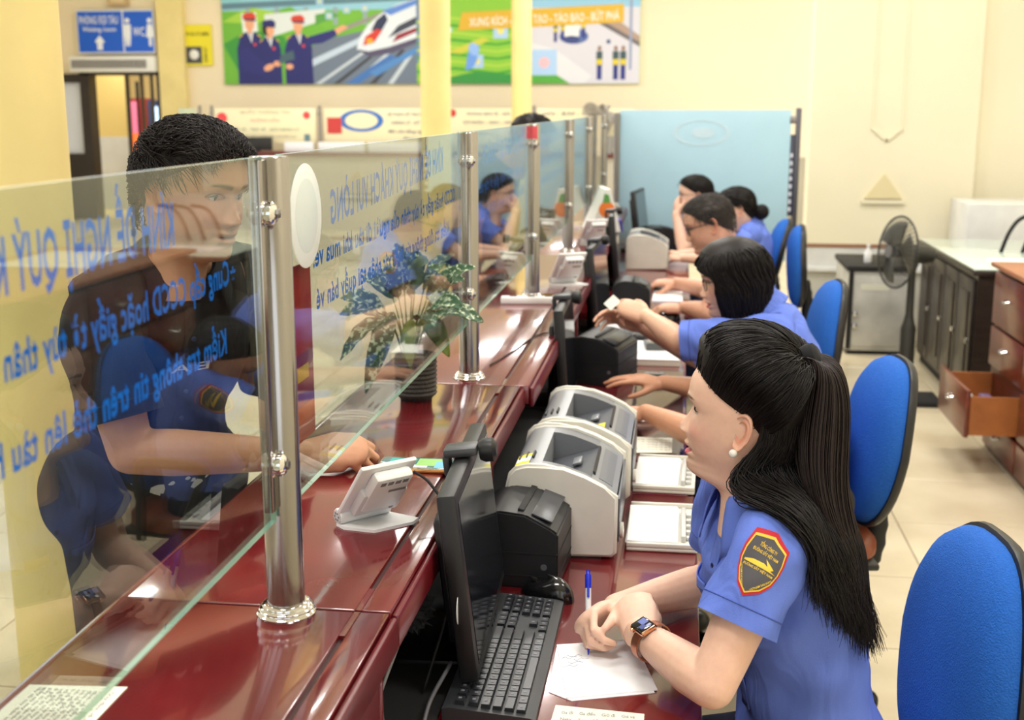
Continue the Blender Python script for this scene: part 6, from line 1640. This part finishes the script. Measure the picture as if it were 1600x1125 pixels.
    # tie with silver letters
    bm = NB(); lathe(bm, [(.014,-.014),(.021,-.010),(.023,0),(.021,.010),(.014,.014)], 20, M @ Matrix.Translation(tie+np.array([-.016,0,.012])) @ Matrix.Rotation(-1.05,4,'Y'))
    obj('hair_tie', bm, pm('black_velvet',(16,16,20),.9), root, world=True)
    bm = NB()
    for i in range(9):
        box(bm, (tie[0]-.023-.004*math.sin(i*.3), .012+.0015*(i%2), tie[2]+.016-.0052*i*.8), (.003,.004,.0022), rot=(0,0,.4*(i%3)))
    bm.transform(M); obj('hair_tie_studs', bm, pm('silver',(215,215,220),.2,metal=1), root, world=True)
    bm = NB(); lathe(bm, [(0,-.007),(.0036,-.006),(.006,-.0036),(.007,0),(.006,.0036),(.0036,.006),(0,.007)], 20, M @ Matrix.Translation((-.006,.0845,-.046)))
    e = obj('pearl_earring', bm, pm('pearl',(238,234,228),.15,coat=.6), root, world=True, smooth=180)
hair_nearest(wA, MA, SA)
# ------------------------------------------------------------------ hair styles and glasses for the others
def combed_hair(root, M, hl, thick, mat, n, L, comb, lift, r=.0011, jit=.25, K=8, name='hair_strands', capt=None):
    """cap plus short strands lying along comb(p) directions (head coordinates)"""
    HL = lambda t: float(hl(abs(t)))
    cap_mesh('hair', M, HL, capt or (lambda th, v: thick*min(1,.08+v*2.2)), root, mat)
    th = rng.uniform(-PI, PI, n); v = rng.uniform(0,1,n)**.75; z0 = np.array([HL(t) for t in th]); z = z0+(.106-z0)*v
    X, Y, Z = head_pts(z, th); X = np.minimum(X,.092); P = scalp(np.stack([X,Y,Z],1), thick*.6*np.clip(v*3,.1,1)); nrm = P-C0; nrm /= np.linalg.norm(nrm,axis=1)[:,None]
    d = np.array([comb(*p) for p in P]) + rng.normal(0,jit,(n,3)); d -= nrm*(d*nrm).sum(1)[:,None]*.9; d /= np.linalg.norm(d,axis=1)[:,None]+1e-6
    LL = L*rng.uniform(.6,1.25,n)*np.clip((P[:,2]+.03)/.08,.35,1)*np.clip(1-(P[:,0]-.03)/.07,.4,1); pts = []
    for k in range(K):
        s = k/(K-1); Q = P + d*(LL*s)[:,None]; dq = Q-C0; rr = np.linalg.norm(dq,axis=1)
        base = np.linalg.norm(P-C0,axis=1); tgt = scalp(Q, thick*.85+lift*math.sin(PI*s*.8)*rng.uniform(.6,1.2,n))
        pts.append(tgt)
    strands(name, np.stack(pts,1), r, root, mat, M=M, tip=.3)
def bob_hair(root, M, mat, hl, zend=-.115, n=1100):
    HL = lambda t: float(hl(abs(t)))
    cap_mesh('hair', M, HL, lambda th, v: .002+.016*min(1,v*2.5), root, mat)
    th = rng.choice([-1,1],n)*rng.uniform(.55,PI,n); part = np.stack([rng.uniform(-.02,.06,n), rng.normal(0,.006,n), np.full(n,.1)],1)
    part = scalp(part, .014); pts = [part]
    for z, o in ((.085,.020),(.05,.024),(.01,.024),(-.03,.024),(-.07,.022),(zend,.012)):
        zz = np.full(n,z)+(0 if z > zend else rng.normal(0,.006,n)); tt = th*(.86+.14*(.107-z)/.2) if z > 0 else th
        tt = np.sign(tt)*np.maximum(np.abs(tt), 1.02 if z < .03 else .5)
        X, Y, Z = head_pts(np.full(n,max(z,-.06)), tt); q = np.stack([X,Y,np.full(n,z)],1); q[:,2] = zz
        dd = q-np.array([-.012,0,0]); dd[:,2] = 0; dd /= np.linalg.norm(dd,axis=1)[:,None]; q = q+dd*(o+rng.normal(0,.003,(n,1))); pts.append(q)
    strands('hair_strands', bez_paths(np.stack(pts,1),22), .0016, root, mat, M=M, tip=.6)
    bm = NB(); nth = 40; rings = []
    for z, o in ((.05,.016),(.01,.017),(-.03,.017),(-.07,.015),(zend+.01,.008)):
        ring = []
        for k in range(nth):
            t = 1.25+(2*PI-2.5)*k/(nth-1); X, Y, Z = head_pts(np.array(max(z,-.06)), np.array(t)); p = Vector((float(X),float(Y),z)); d = Vector((p.x+.012,p.y,0)).normalized(); ring.append(M @ (p+d*o))
        rings.append(ring)
    loft(bm, rings, False, False); o = obj('hair_lining', bm, mat, root, world=True, smooth=180)
def spectacles(root, M, mat=None, wire=.0012):
    mat = mat or pm('glasses_black',(22,20,22),.3)
    for sd in (1,-1):
        b = NB(); c = Vector((.089,sd*.032,-.004)); 
        pts = [c+Vector((-.006*abs(math.cos(2*PI*k/20)) if math.cos(2*PI*k/20)*sd > 0 else 0, .0235*math.copysign(abs(math.cos(2*PI*k/20))**.8,math.cos(2*PI*k/20)), .019*math.copysign(abs(math.sin(2*PI*k/20))**.8,math.sin(2*PI*k/20)))) for k in range(20)]
        tube(b, pts, wire, 6, closed=True); tube(b, [(.083,sd*.0555,.004),(.05,sd*.079,.006),(.0,sd*.083,.004),(-.018,sd*.082,-.008)], wire, 6)
        if sd > 0: tube(b, [(.090,.0085,.0),(.093,0,.003),(.090,-.0085,.0)], wire, 6)
        b.transform(M); obj('glasses', b, mat, root, world=True, smooth=180)
HLF = pchip([0,.5,.95,1.3,1.5,1.75,2.2,3.2],[.066,.060,.046,.026,.012,-.010,-.055,-.085])
def clerk_hands(): pass

# second clerk: bent low behind the nearest woman, arms out on the desk
wB = thing('person','blue-shirted clerk bent low behind the nearest woman, only forearms showing on the desk','person',(.33,3.24,0))
SB_ = dict(skin='B', f=(-.97,.22,0), hip=(.33,3.24,.545), neck=(.27,3.19,.930), ks=.96, slouch=.06, seed=3, head=((.225,3.13,.955),PI-.15,.50,0,.97), res=(96,90), blush=.2,
  arms=[dict(lr='L', el=(.075,3.07,.80), wr=(-.075,3.285,.805), d=(-.80,.45,-.25), n=(-.1,-.1,1), curls=RELAX), dict(lr='R', el=(.16,3.56,.80), wr=(-.035,3.66,.805), d=(-.97,.16,.05), n=(0,-.15,1), curls=FLATH, spread=.16)])
MB = seated_clerk(wB, SB_)
combed_hair(wB, MB, HLF, .012, HAIRM, 500, .09, lambda x,y,z: (-1,0,-.1), .003)
patch(SB_['arms'][0]['sleeve'], .12, .1, wB, 1.0, False, k=-1)

# third clerk: bob hair and glasses, holding a ticket
wC = thing('person','woman clerk with a black bob and black-rimmed glasses holding up a small ticket','person',(.37,3.76,0))
SC_ = dict(skin='C', f=(-.98,-.10,0), hip=(.37,3.76,.545), neck=(.243,3.735,1.025), ks=1.0, slouch=.05, seed=5, head=((.165,3.71,1.128),PI+.06,.20,0,.985), res=(110,100), openm=0, look=(1,0,-.4), sleeve=.97,
  arms=[dict(lr='L', el=(.012,3.62,.945), wr=(-.092,3.80,.985), d=(-.86,.50,.25), n=(.1,-.75,.65), curls=[(.5,.6,.3),(.7,.8,.4),(.8,.9,.4),(.9,.9,.4)], rs=[.05,.062,.062,.060,.060,.062]), dict(lr='R', el=(.10,4.02,.80), wr=(-.115,3.95,.93), d=(-.85,-.1,.3), n=(0,.7,.7), curls=RELAX)])
MC = seated_clerk(wC, SC_); 
bob_hair(wC, MC, HAIRM, pchip([0,.5,.95,1.3,1.5,1.75,2.2,3.2],[.060,.052,.036,.012,.0,-.010,-.055,-.085]))
spectacles(wC, MC)
patch(SC_['arms'][0]['sleeve'], .13, .1, wC, 1.0, False, k=-1)
tk = sheet('held_ticket','small cream ticket held between the fingers of the clerk with the black bob','ticket',[(-.232,3.915),(-.192,3.93),(-.177,3.89),(-.219,3.875)],1.01,PAPER2,.0008)
tk.rotation_euler = (.75,-.5,0)

# fourth clerk: grey-haired man with glasses
wD = thing('person','man clerk with short greying hair and dark-rimmed glasses looking down at the desk','person',(.33,5.26,0))
SD_ = dict(skin='D', male=True, f=(-.99,.05,0), hip=(.33,5.26,.545), neck=(.215,5.24,1.055), ks=1.06, slouch=.05, seed=7, head=((.125,5.21,1.150),PI+.0,.34,0,1.03), res=(96,90), blush=.1, lips=(186,110,100), look=(1,0,-.4), hs=1.05,
  arms=[dict(lr='L', el=(.13,5.02,.80), wr=(.03,5.13,.80), d=(-.95,.2,-.1), n=(0,-.1,1), curls=RELAX), dict(lr='R', el=(.16,5.62,.80), wr=(.0,5.86,.80), d=(-.97,.1,-.06), n=(0,-.1,1), curls=RELAX)])
MD = seated_clerk(wD, SD_)
HG = pm('greying_hair',(58,50,46),.5,noise=.5,nscale=60)
combed_hair(wD, MD, pchip([0,.5,.95,1.3,1.5,1.75,2.2,3.2],[.070,.066,.050,.018,.0,-.012,-.05,-.065]), .012, HG, 1600, .045, lambda x,y,z: (-.4,.1*np.sign(y),-.5 if z < .06 else .1), .004, r=.0010)
spectacles(wD, MD, wire=.0018)
patch(SD_['arms'][0]['sleeve'], .12, .1, wD, 1.0, False, k=-1)

# fifth: woman with a bun
wE = thing('person','woman clerk with black hair in a low bun, seen from behind the grey-haired man','person',(.40,6.95,0))
SE_ = dict(skin='F', f=(-1,.0,0), hip=(.40,6.95,.535), neck=(.375,6.93,.985), ks=.98, slouch=.04, seed=9, head=((.315,6.90,1.075),PI,.22,0,1.02), res=(84,80), legs=True,
  arms=[dict(lr='L', el=(.22,6.78,.80), wr=(.02,6.85,.80), d=(-1,.1,0), n=(0,0,1), curls=RELAX), dict(lr='R', el=(.22,7.10,.80), wr=(.02,7.05,.80), d=(-1,.1,0), n=(0,0,1), curls=RELAX)])
ME = seated_clerk(wE, SE_)
combed_hair(wE, ME, HLF, .014, HAIRM, 900, .10, lambda x,y,z: (-1,0,-.35), .003)
b = NB(); bmesh.ops.create_uvsphere(b,u_segments=20,v_segments=14,radius=.040); b.transform(ME @ Matrix.Translation((-.130,.02,-.045)) @ Matrix.Diagonal((.9,1,1,1))); obj('hair_bun', b, HAIRM, wE, world=True, smooth=180)
u = rng.uniform(0,2*PI,160); cen = np.array([-.130,.02,-.045]); cv = []
for a0 in u:
    ax = rng.normal(size=3); ax /= np.linalg.norm(ax); e1 = np.cross(ax,[.3,.5,.8]); e1 /= np.linalg.norm(e1); e2 = np.cross(ax,e1)
    cv.append([cen+.041*(e1*math.cos(a0+q*.28)+e2*math.sin(a0+q*.28)) for q in range(10)])
strands('bun_strands', np.array(cv), .0012, wE, HAIRM, M=ME)
b = NB(); tube(b,[ME @ Vector((-.06+.075*math.cos(2*PI*k/24),.072*math.sin(2*PI*k/24),-.165+.02*math.cos(2*PI*k/24))) for k in range(24)],.012,8,closed=True); obj('scarf', b, pm('scarf_pink',(200,60,140),.7), wE, world=True)

# sixth: farthest woman, hands folded at her chin
wF = thing('person','farthest woman clerk in glasses resting her chin on folded hands before the blue screen','person',(.34,7.42,0))
SF_ = dict(skin='F', f=(-1,-.05,0), hip=(.34,7.42,.545), neck=(.175,7.39,1.010), ks=.98, slouch=.03, seed=11, head=((.092,7.36,1.118),PI+.02,.05,0,1.0), res=(84,80),
  arms=[dict(lr='L', el=(.035,7.24,.80), wr=(-.015,7.31,1.005), d=(.05,.55,.8), n=(-.9,-.3,.2), curls=RELAX), dict(lr='R', el=(.045,7.54,.80), wr=(-.01,7.45,1.005), d=(.05,-.55,.8), n=(-.9,.3,.2), curls=RELAX)])
MF_ = seated_clerk(wF, SF_)
combed_hair(wF, MF_, HLF, .012, HAIRM, 800, .10, lambda x,y,z: (-1,0,-.4), .003)
spectacles(wF, MF_, wire=.0014)
b = NB(); tube(b, smooth_path([MF_ @ Vector(p) for p in ((-.10,0,.0),(-.135,0,-.03),(-.14,0,-.10),(-.12,0,-.19))],5), [.022+.008*math.sin(PI*min(1,k/12)) for k in range(16)], 10); obj('ponytail', b, HAIRM, wF, world=True, smooth=180)

# --- customers
BLKS = pm('black_shirt',(34,32,34),.8,spec=.25,bump=.15,bscale=380,noise=.1,nscale=12,fold=.35); BLKT = pm('black_stitch',(48,46,48),.8)
wM = thing('person','young man in a black printed short-sleeve shirt leaning an arm on the counter','person',(-1.0,2.14,0))
SM_ = dict(skin='M', male=True, f=(.74,-.67,0), hip=(-1.035,2.20,.90), neck=(-.912,2.135,1.355), ks=.98, slouch=.02, seed=13, head=((-.858,2.10,1.488),-.36,.16,.04,1.0), res=(132,120), blush=.15, lips=(190,116,104), look=(1,.25,-.12), hs=1.12, legs=False, pockets=(), voxel=.0035,
  shirt=BLKS, stitch=BLKT, sleeve=.74, wr=.005, collar=dict(open_a=.62,h=.028,drop=.045,point=.03),
  arms=[dict(lr='R', el=(-.950,1.965,1.035), wr=(-.668,2.062,1.012), d=(.93,.36,.02), n=(-.15,-.55,.82), curls=[(.75,1.0,.5),(.85,1.05,.5),(.95,1.1,.5),(1.0,1.1,.5)], thumb=(.35,.4,.3), sh=(-1.012,1.995,1.262), rs=[.056,.070,.072,.072,.074,.078]),
        dict(lr='L', el=(-.805,2.37,1.02), wr=(-.80,2.34,.80), d=(.05,-.1,-1), n=(.6,.7,0), curls=RELAX, rs=[.056,.068,.070,.070,.072,.075])])
MM = seated_clerk(wM, SM_)
legs(wM, (-1.035,2.20,.90), SM_['l'], SM_['fv'], .02, .5, pm('charcoal_trousers',(52,52,54),.85,spec=.2), SHOE, spread=.10, foot_f=SM_['fv'], hipw=.13, vox=.012)
def messy(x,y,z):
    a = math.sin(x*60+y*35)*.5; return (.8+.35*math.cos(y*38+x*20), .5*math.sin(x*30+z*25)+.3*np.sign(y)*(z < .05), (.25*math.sin(y*55+x*40) if z > .055 else -.75))
HLM = pchip([0,.5,.95,1.3,1.5,1.75,2.2,3.2],[.074,.070,.056,.034,.022,.012,-.050,-.070])
HM = pm('young_hair',(30,23,20),.55,spec=.25,noise=.3,nscale=40)
combed_hair(wM, MM, HLM, .015, HM, 4200, .050, messy, .013, r=.0009, jit=.20)
combed = rng
fr = SM_['front']; WPR = pm('shirt_print_white',(214,214,212),.7)
def on_shirt(t, y, off=.0085): return fr(t, y, off+.009)
bm = text_bm('E A', .030, 'LEFT', .075)
for v in bm.verts: v.co = on_shirt(.66+v.co.y*2.0, .035-v.co.x)
obj('shirt_lettering', bm, WPR, wM, world=True, smooth=0, recalc=False)
for k in range(34):
    bm = NB(); t0 = -.09+.22*rng.uniform(); y0 = -.09+.19*rng.uniform(); n = 7; s = .006+.013*rng.uniform()**2
    vs = [bm.verts.new(on_shirt(t0+s*1.6*math.sin(2*PI*q/n)*rng.uniform(.5,1.3), y0+s*math.cos(2*PI*q/n)*rng.uniform(.5,1.3))) for q in range(n)]
    bm.faces.new(vs); obj('shirt_print', bm, WPR, wM, world=True, smooth=0)
wK = thing('person','dark-haired customer beyond the glass of whom only the hair crown shows','person',(-.98,6.0,0))
SK_ = dict(skin='M', male=True, f=(.95,-.2,0), hip=(-1.02,6.0,.92), neck=(-.86,5.98,1.36), ks=1.02, slouch=.02, seed=15, head=((-.715,5.98,1.475),-.1,.35,0,1.0), res=(84,80), legs=False, pockets=(), shirt=pm('dark_grey_shirt',(60,62,70),.8), stitch=BLKT,
  arms=[dict(lr='R', el=(-.98,5.78,1.05), wr=(-.96,5.76,.80), d=(.1,0,-1), n=(0,-1,0), curls=RELAX), dict(lr='L', el=(-.92,6.20,1.05), wr=(-.93,6.2,.80), d=(.1,0,-1), n=(0,1,0), curls=RELAX)])
MK = seated_clerk(wK, SK_); legs(wK, (-1.02,6.0,.92), SK_['l'], SK_['fv'], .02, .5, NAVY, SHOE, spread=.10, foot_f=SK_['fv'], hipw=.12)
combed_hair(wK, MK, HLF, .016, HAIRM, 600, .05, lambda x,y,z: (.6,0,-.3), .006)

# --- small worn things of the nearest clerk
def wrist_watch():
    A = SA['arms'][0]; wr, el = Vector(A['wr']), Vector(A['el']); d = (wr-el).normalized(); n = Vector((-.25,-.30,.92)); n = (n-d*n.dot(d)).normalized(); s = n.cross(d)
    c = wr - d*.034; M = basis(s, d, n, c); r = .030
    t = thing('smart_watch','rose gold smart watch with lit dark face on the nearest clerk’s wrist','watch',c)
    b = NB(); rings = []
    for k in range(32):
        a = 2*PI*k/32; rr = (r+.0012)/max(abs(math.cos(a)),abs(math.sin(a)))**.25*1.0; rr = r*1.04
        ca, sa = math.cos(a)*rr*1.02, math.sin(a)*rr*.93; k2 = 1.0
        rings.append([(ca, -.008, sa),(ca, .008, sa),(ca*1.07, .008, sa*1.07),(ca*1.07, -.008, sa*1.07)])
    rings.append(rings[0]); loft(b, rings, True, False, M=M); obj('strap', b, pm('rose_strap',(176,112,84),.35,metal=.7), t, world=True)
    Mw = M @ Matrix.Translation((.004,0,r*.985))
    b = NB(); box(b,(0,0,.003),(.031,.036,.010),.0045,3); b.transform(Mw); obj('watch_case', b, pm('rose_gold',(214,160,128),.2,metal=1), t, world=True)
    b = NB(); box(b,(0,0,.0075),(.026,.031,.003),.0012,2); b.transform(Mw); f_ = obj('watch_glass', b, pm('watch_black',(14,15,20),.08), t, world=True)
    for x, y, w, h, c_ in ((-.004,.004,.012,.014,(96,110,170)),(.004,-.006,.010,.010,(60,72,130)),(-.005,-.010,.008,.005,(150,160,200))):
        b = NB(); box(b,(x,y,.0092),(w,h,.0003)); b.transform(Mw); obj('watch_display', b, pm('watch_pic_%d' % c_[0], c_, .3, emit=.3), f_, world=True)
    b = NB(); lathe(b,[(0,0),(.004,0),(.004,.003),(0,.0035)],12,Mw@basis((0,1,0),(0,0,1),(1,0,0),(.0155,.008,.003))); obj('crown', b, MATS['rose_gold'], t, world=True)
wrist_watch()
def name_tag():
    b = NB(); fA = SA['front']; grid(b, lambda u, v: fA(.750-.045*v, .024+.058*u, .0120), 6, 3); o = obj('name_tag', b, pm('tag_gold',(206,146,62),.35,metal=.4), wA, world=True, smooth=180); solid(o,.002)
    bm = text_bm('NHÂN VIÊN', .010, 'LEFT', .05)
    for v in bm.verts: v.co = fA(.721+v.co.y*2, .028+v.co.x, .0140)
    obj('tag_lettering', bm, pm('tag_ink',(60,40,20),.6), o, world=True, smooth=0, recalc=False)
name_tag()
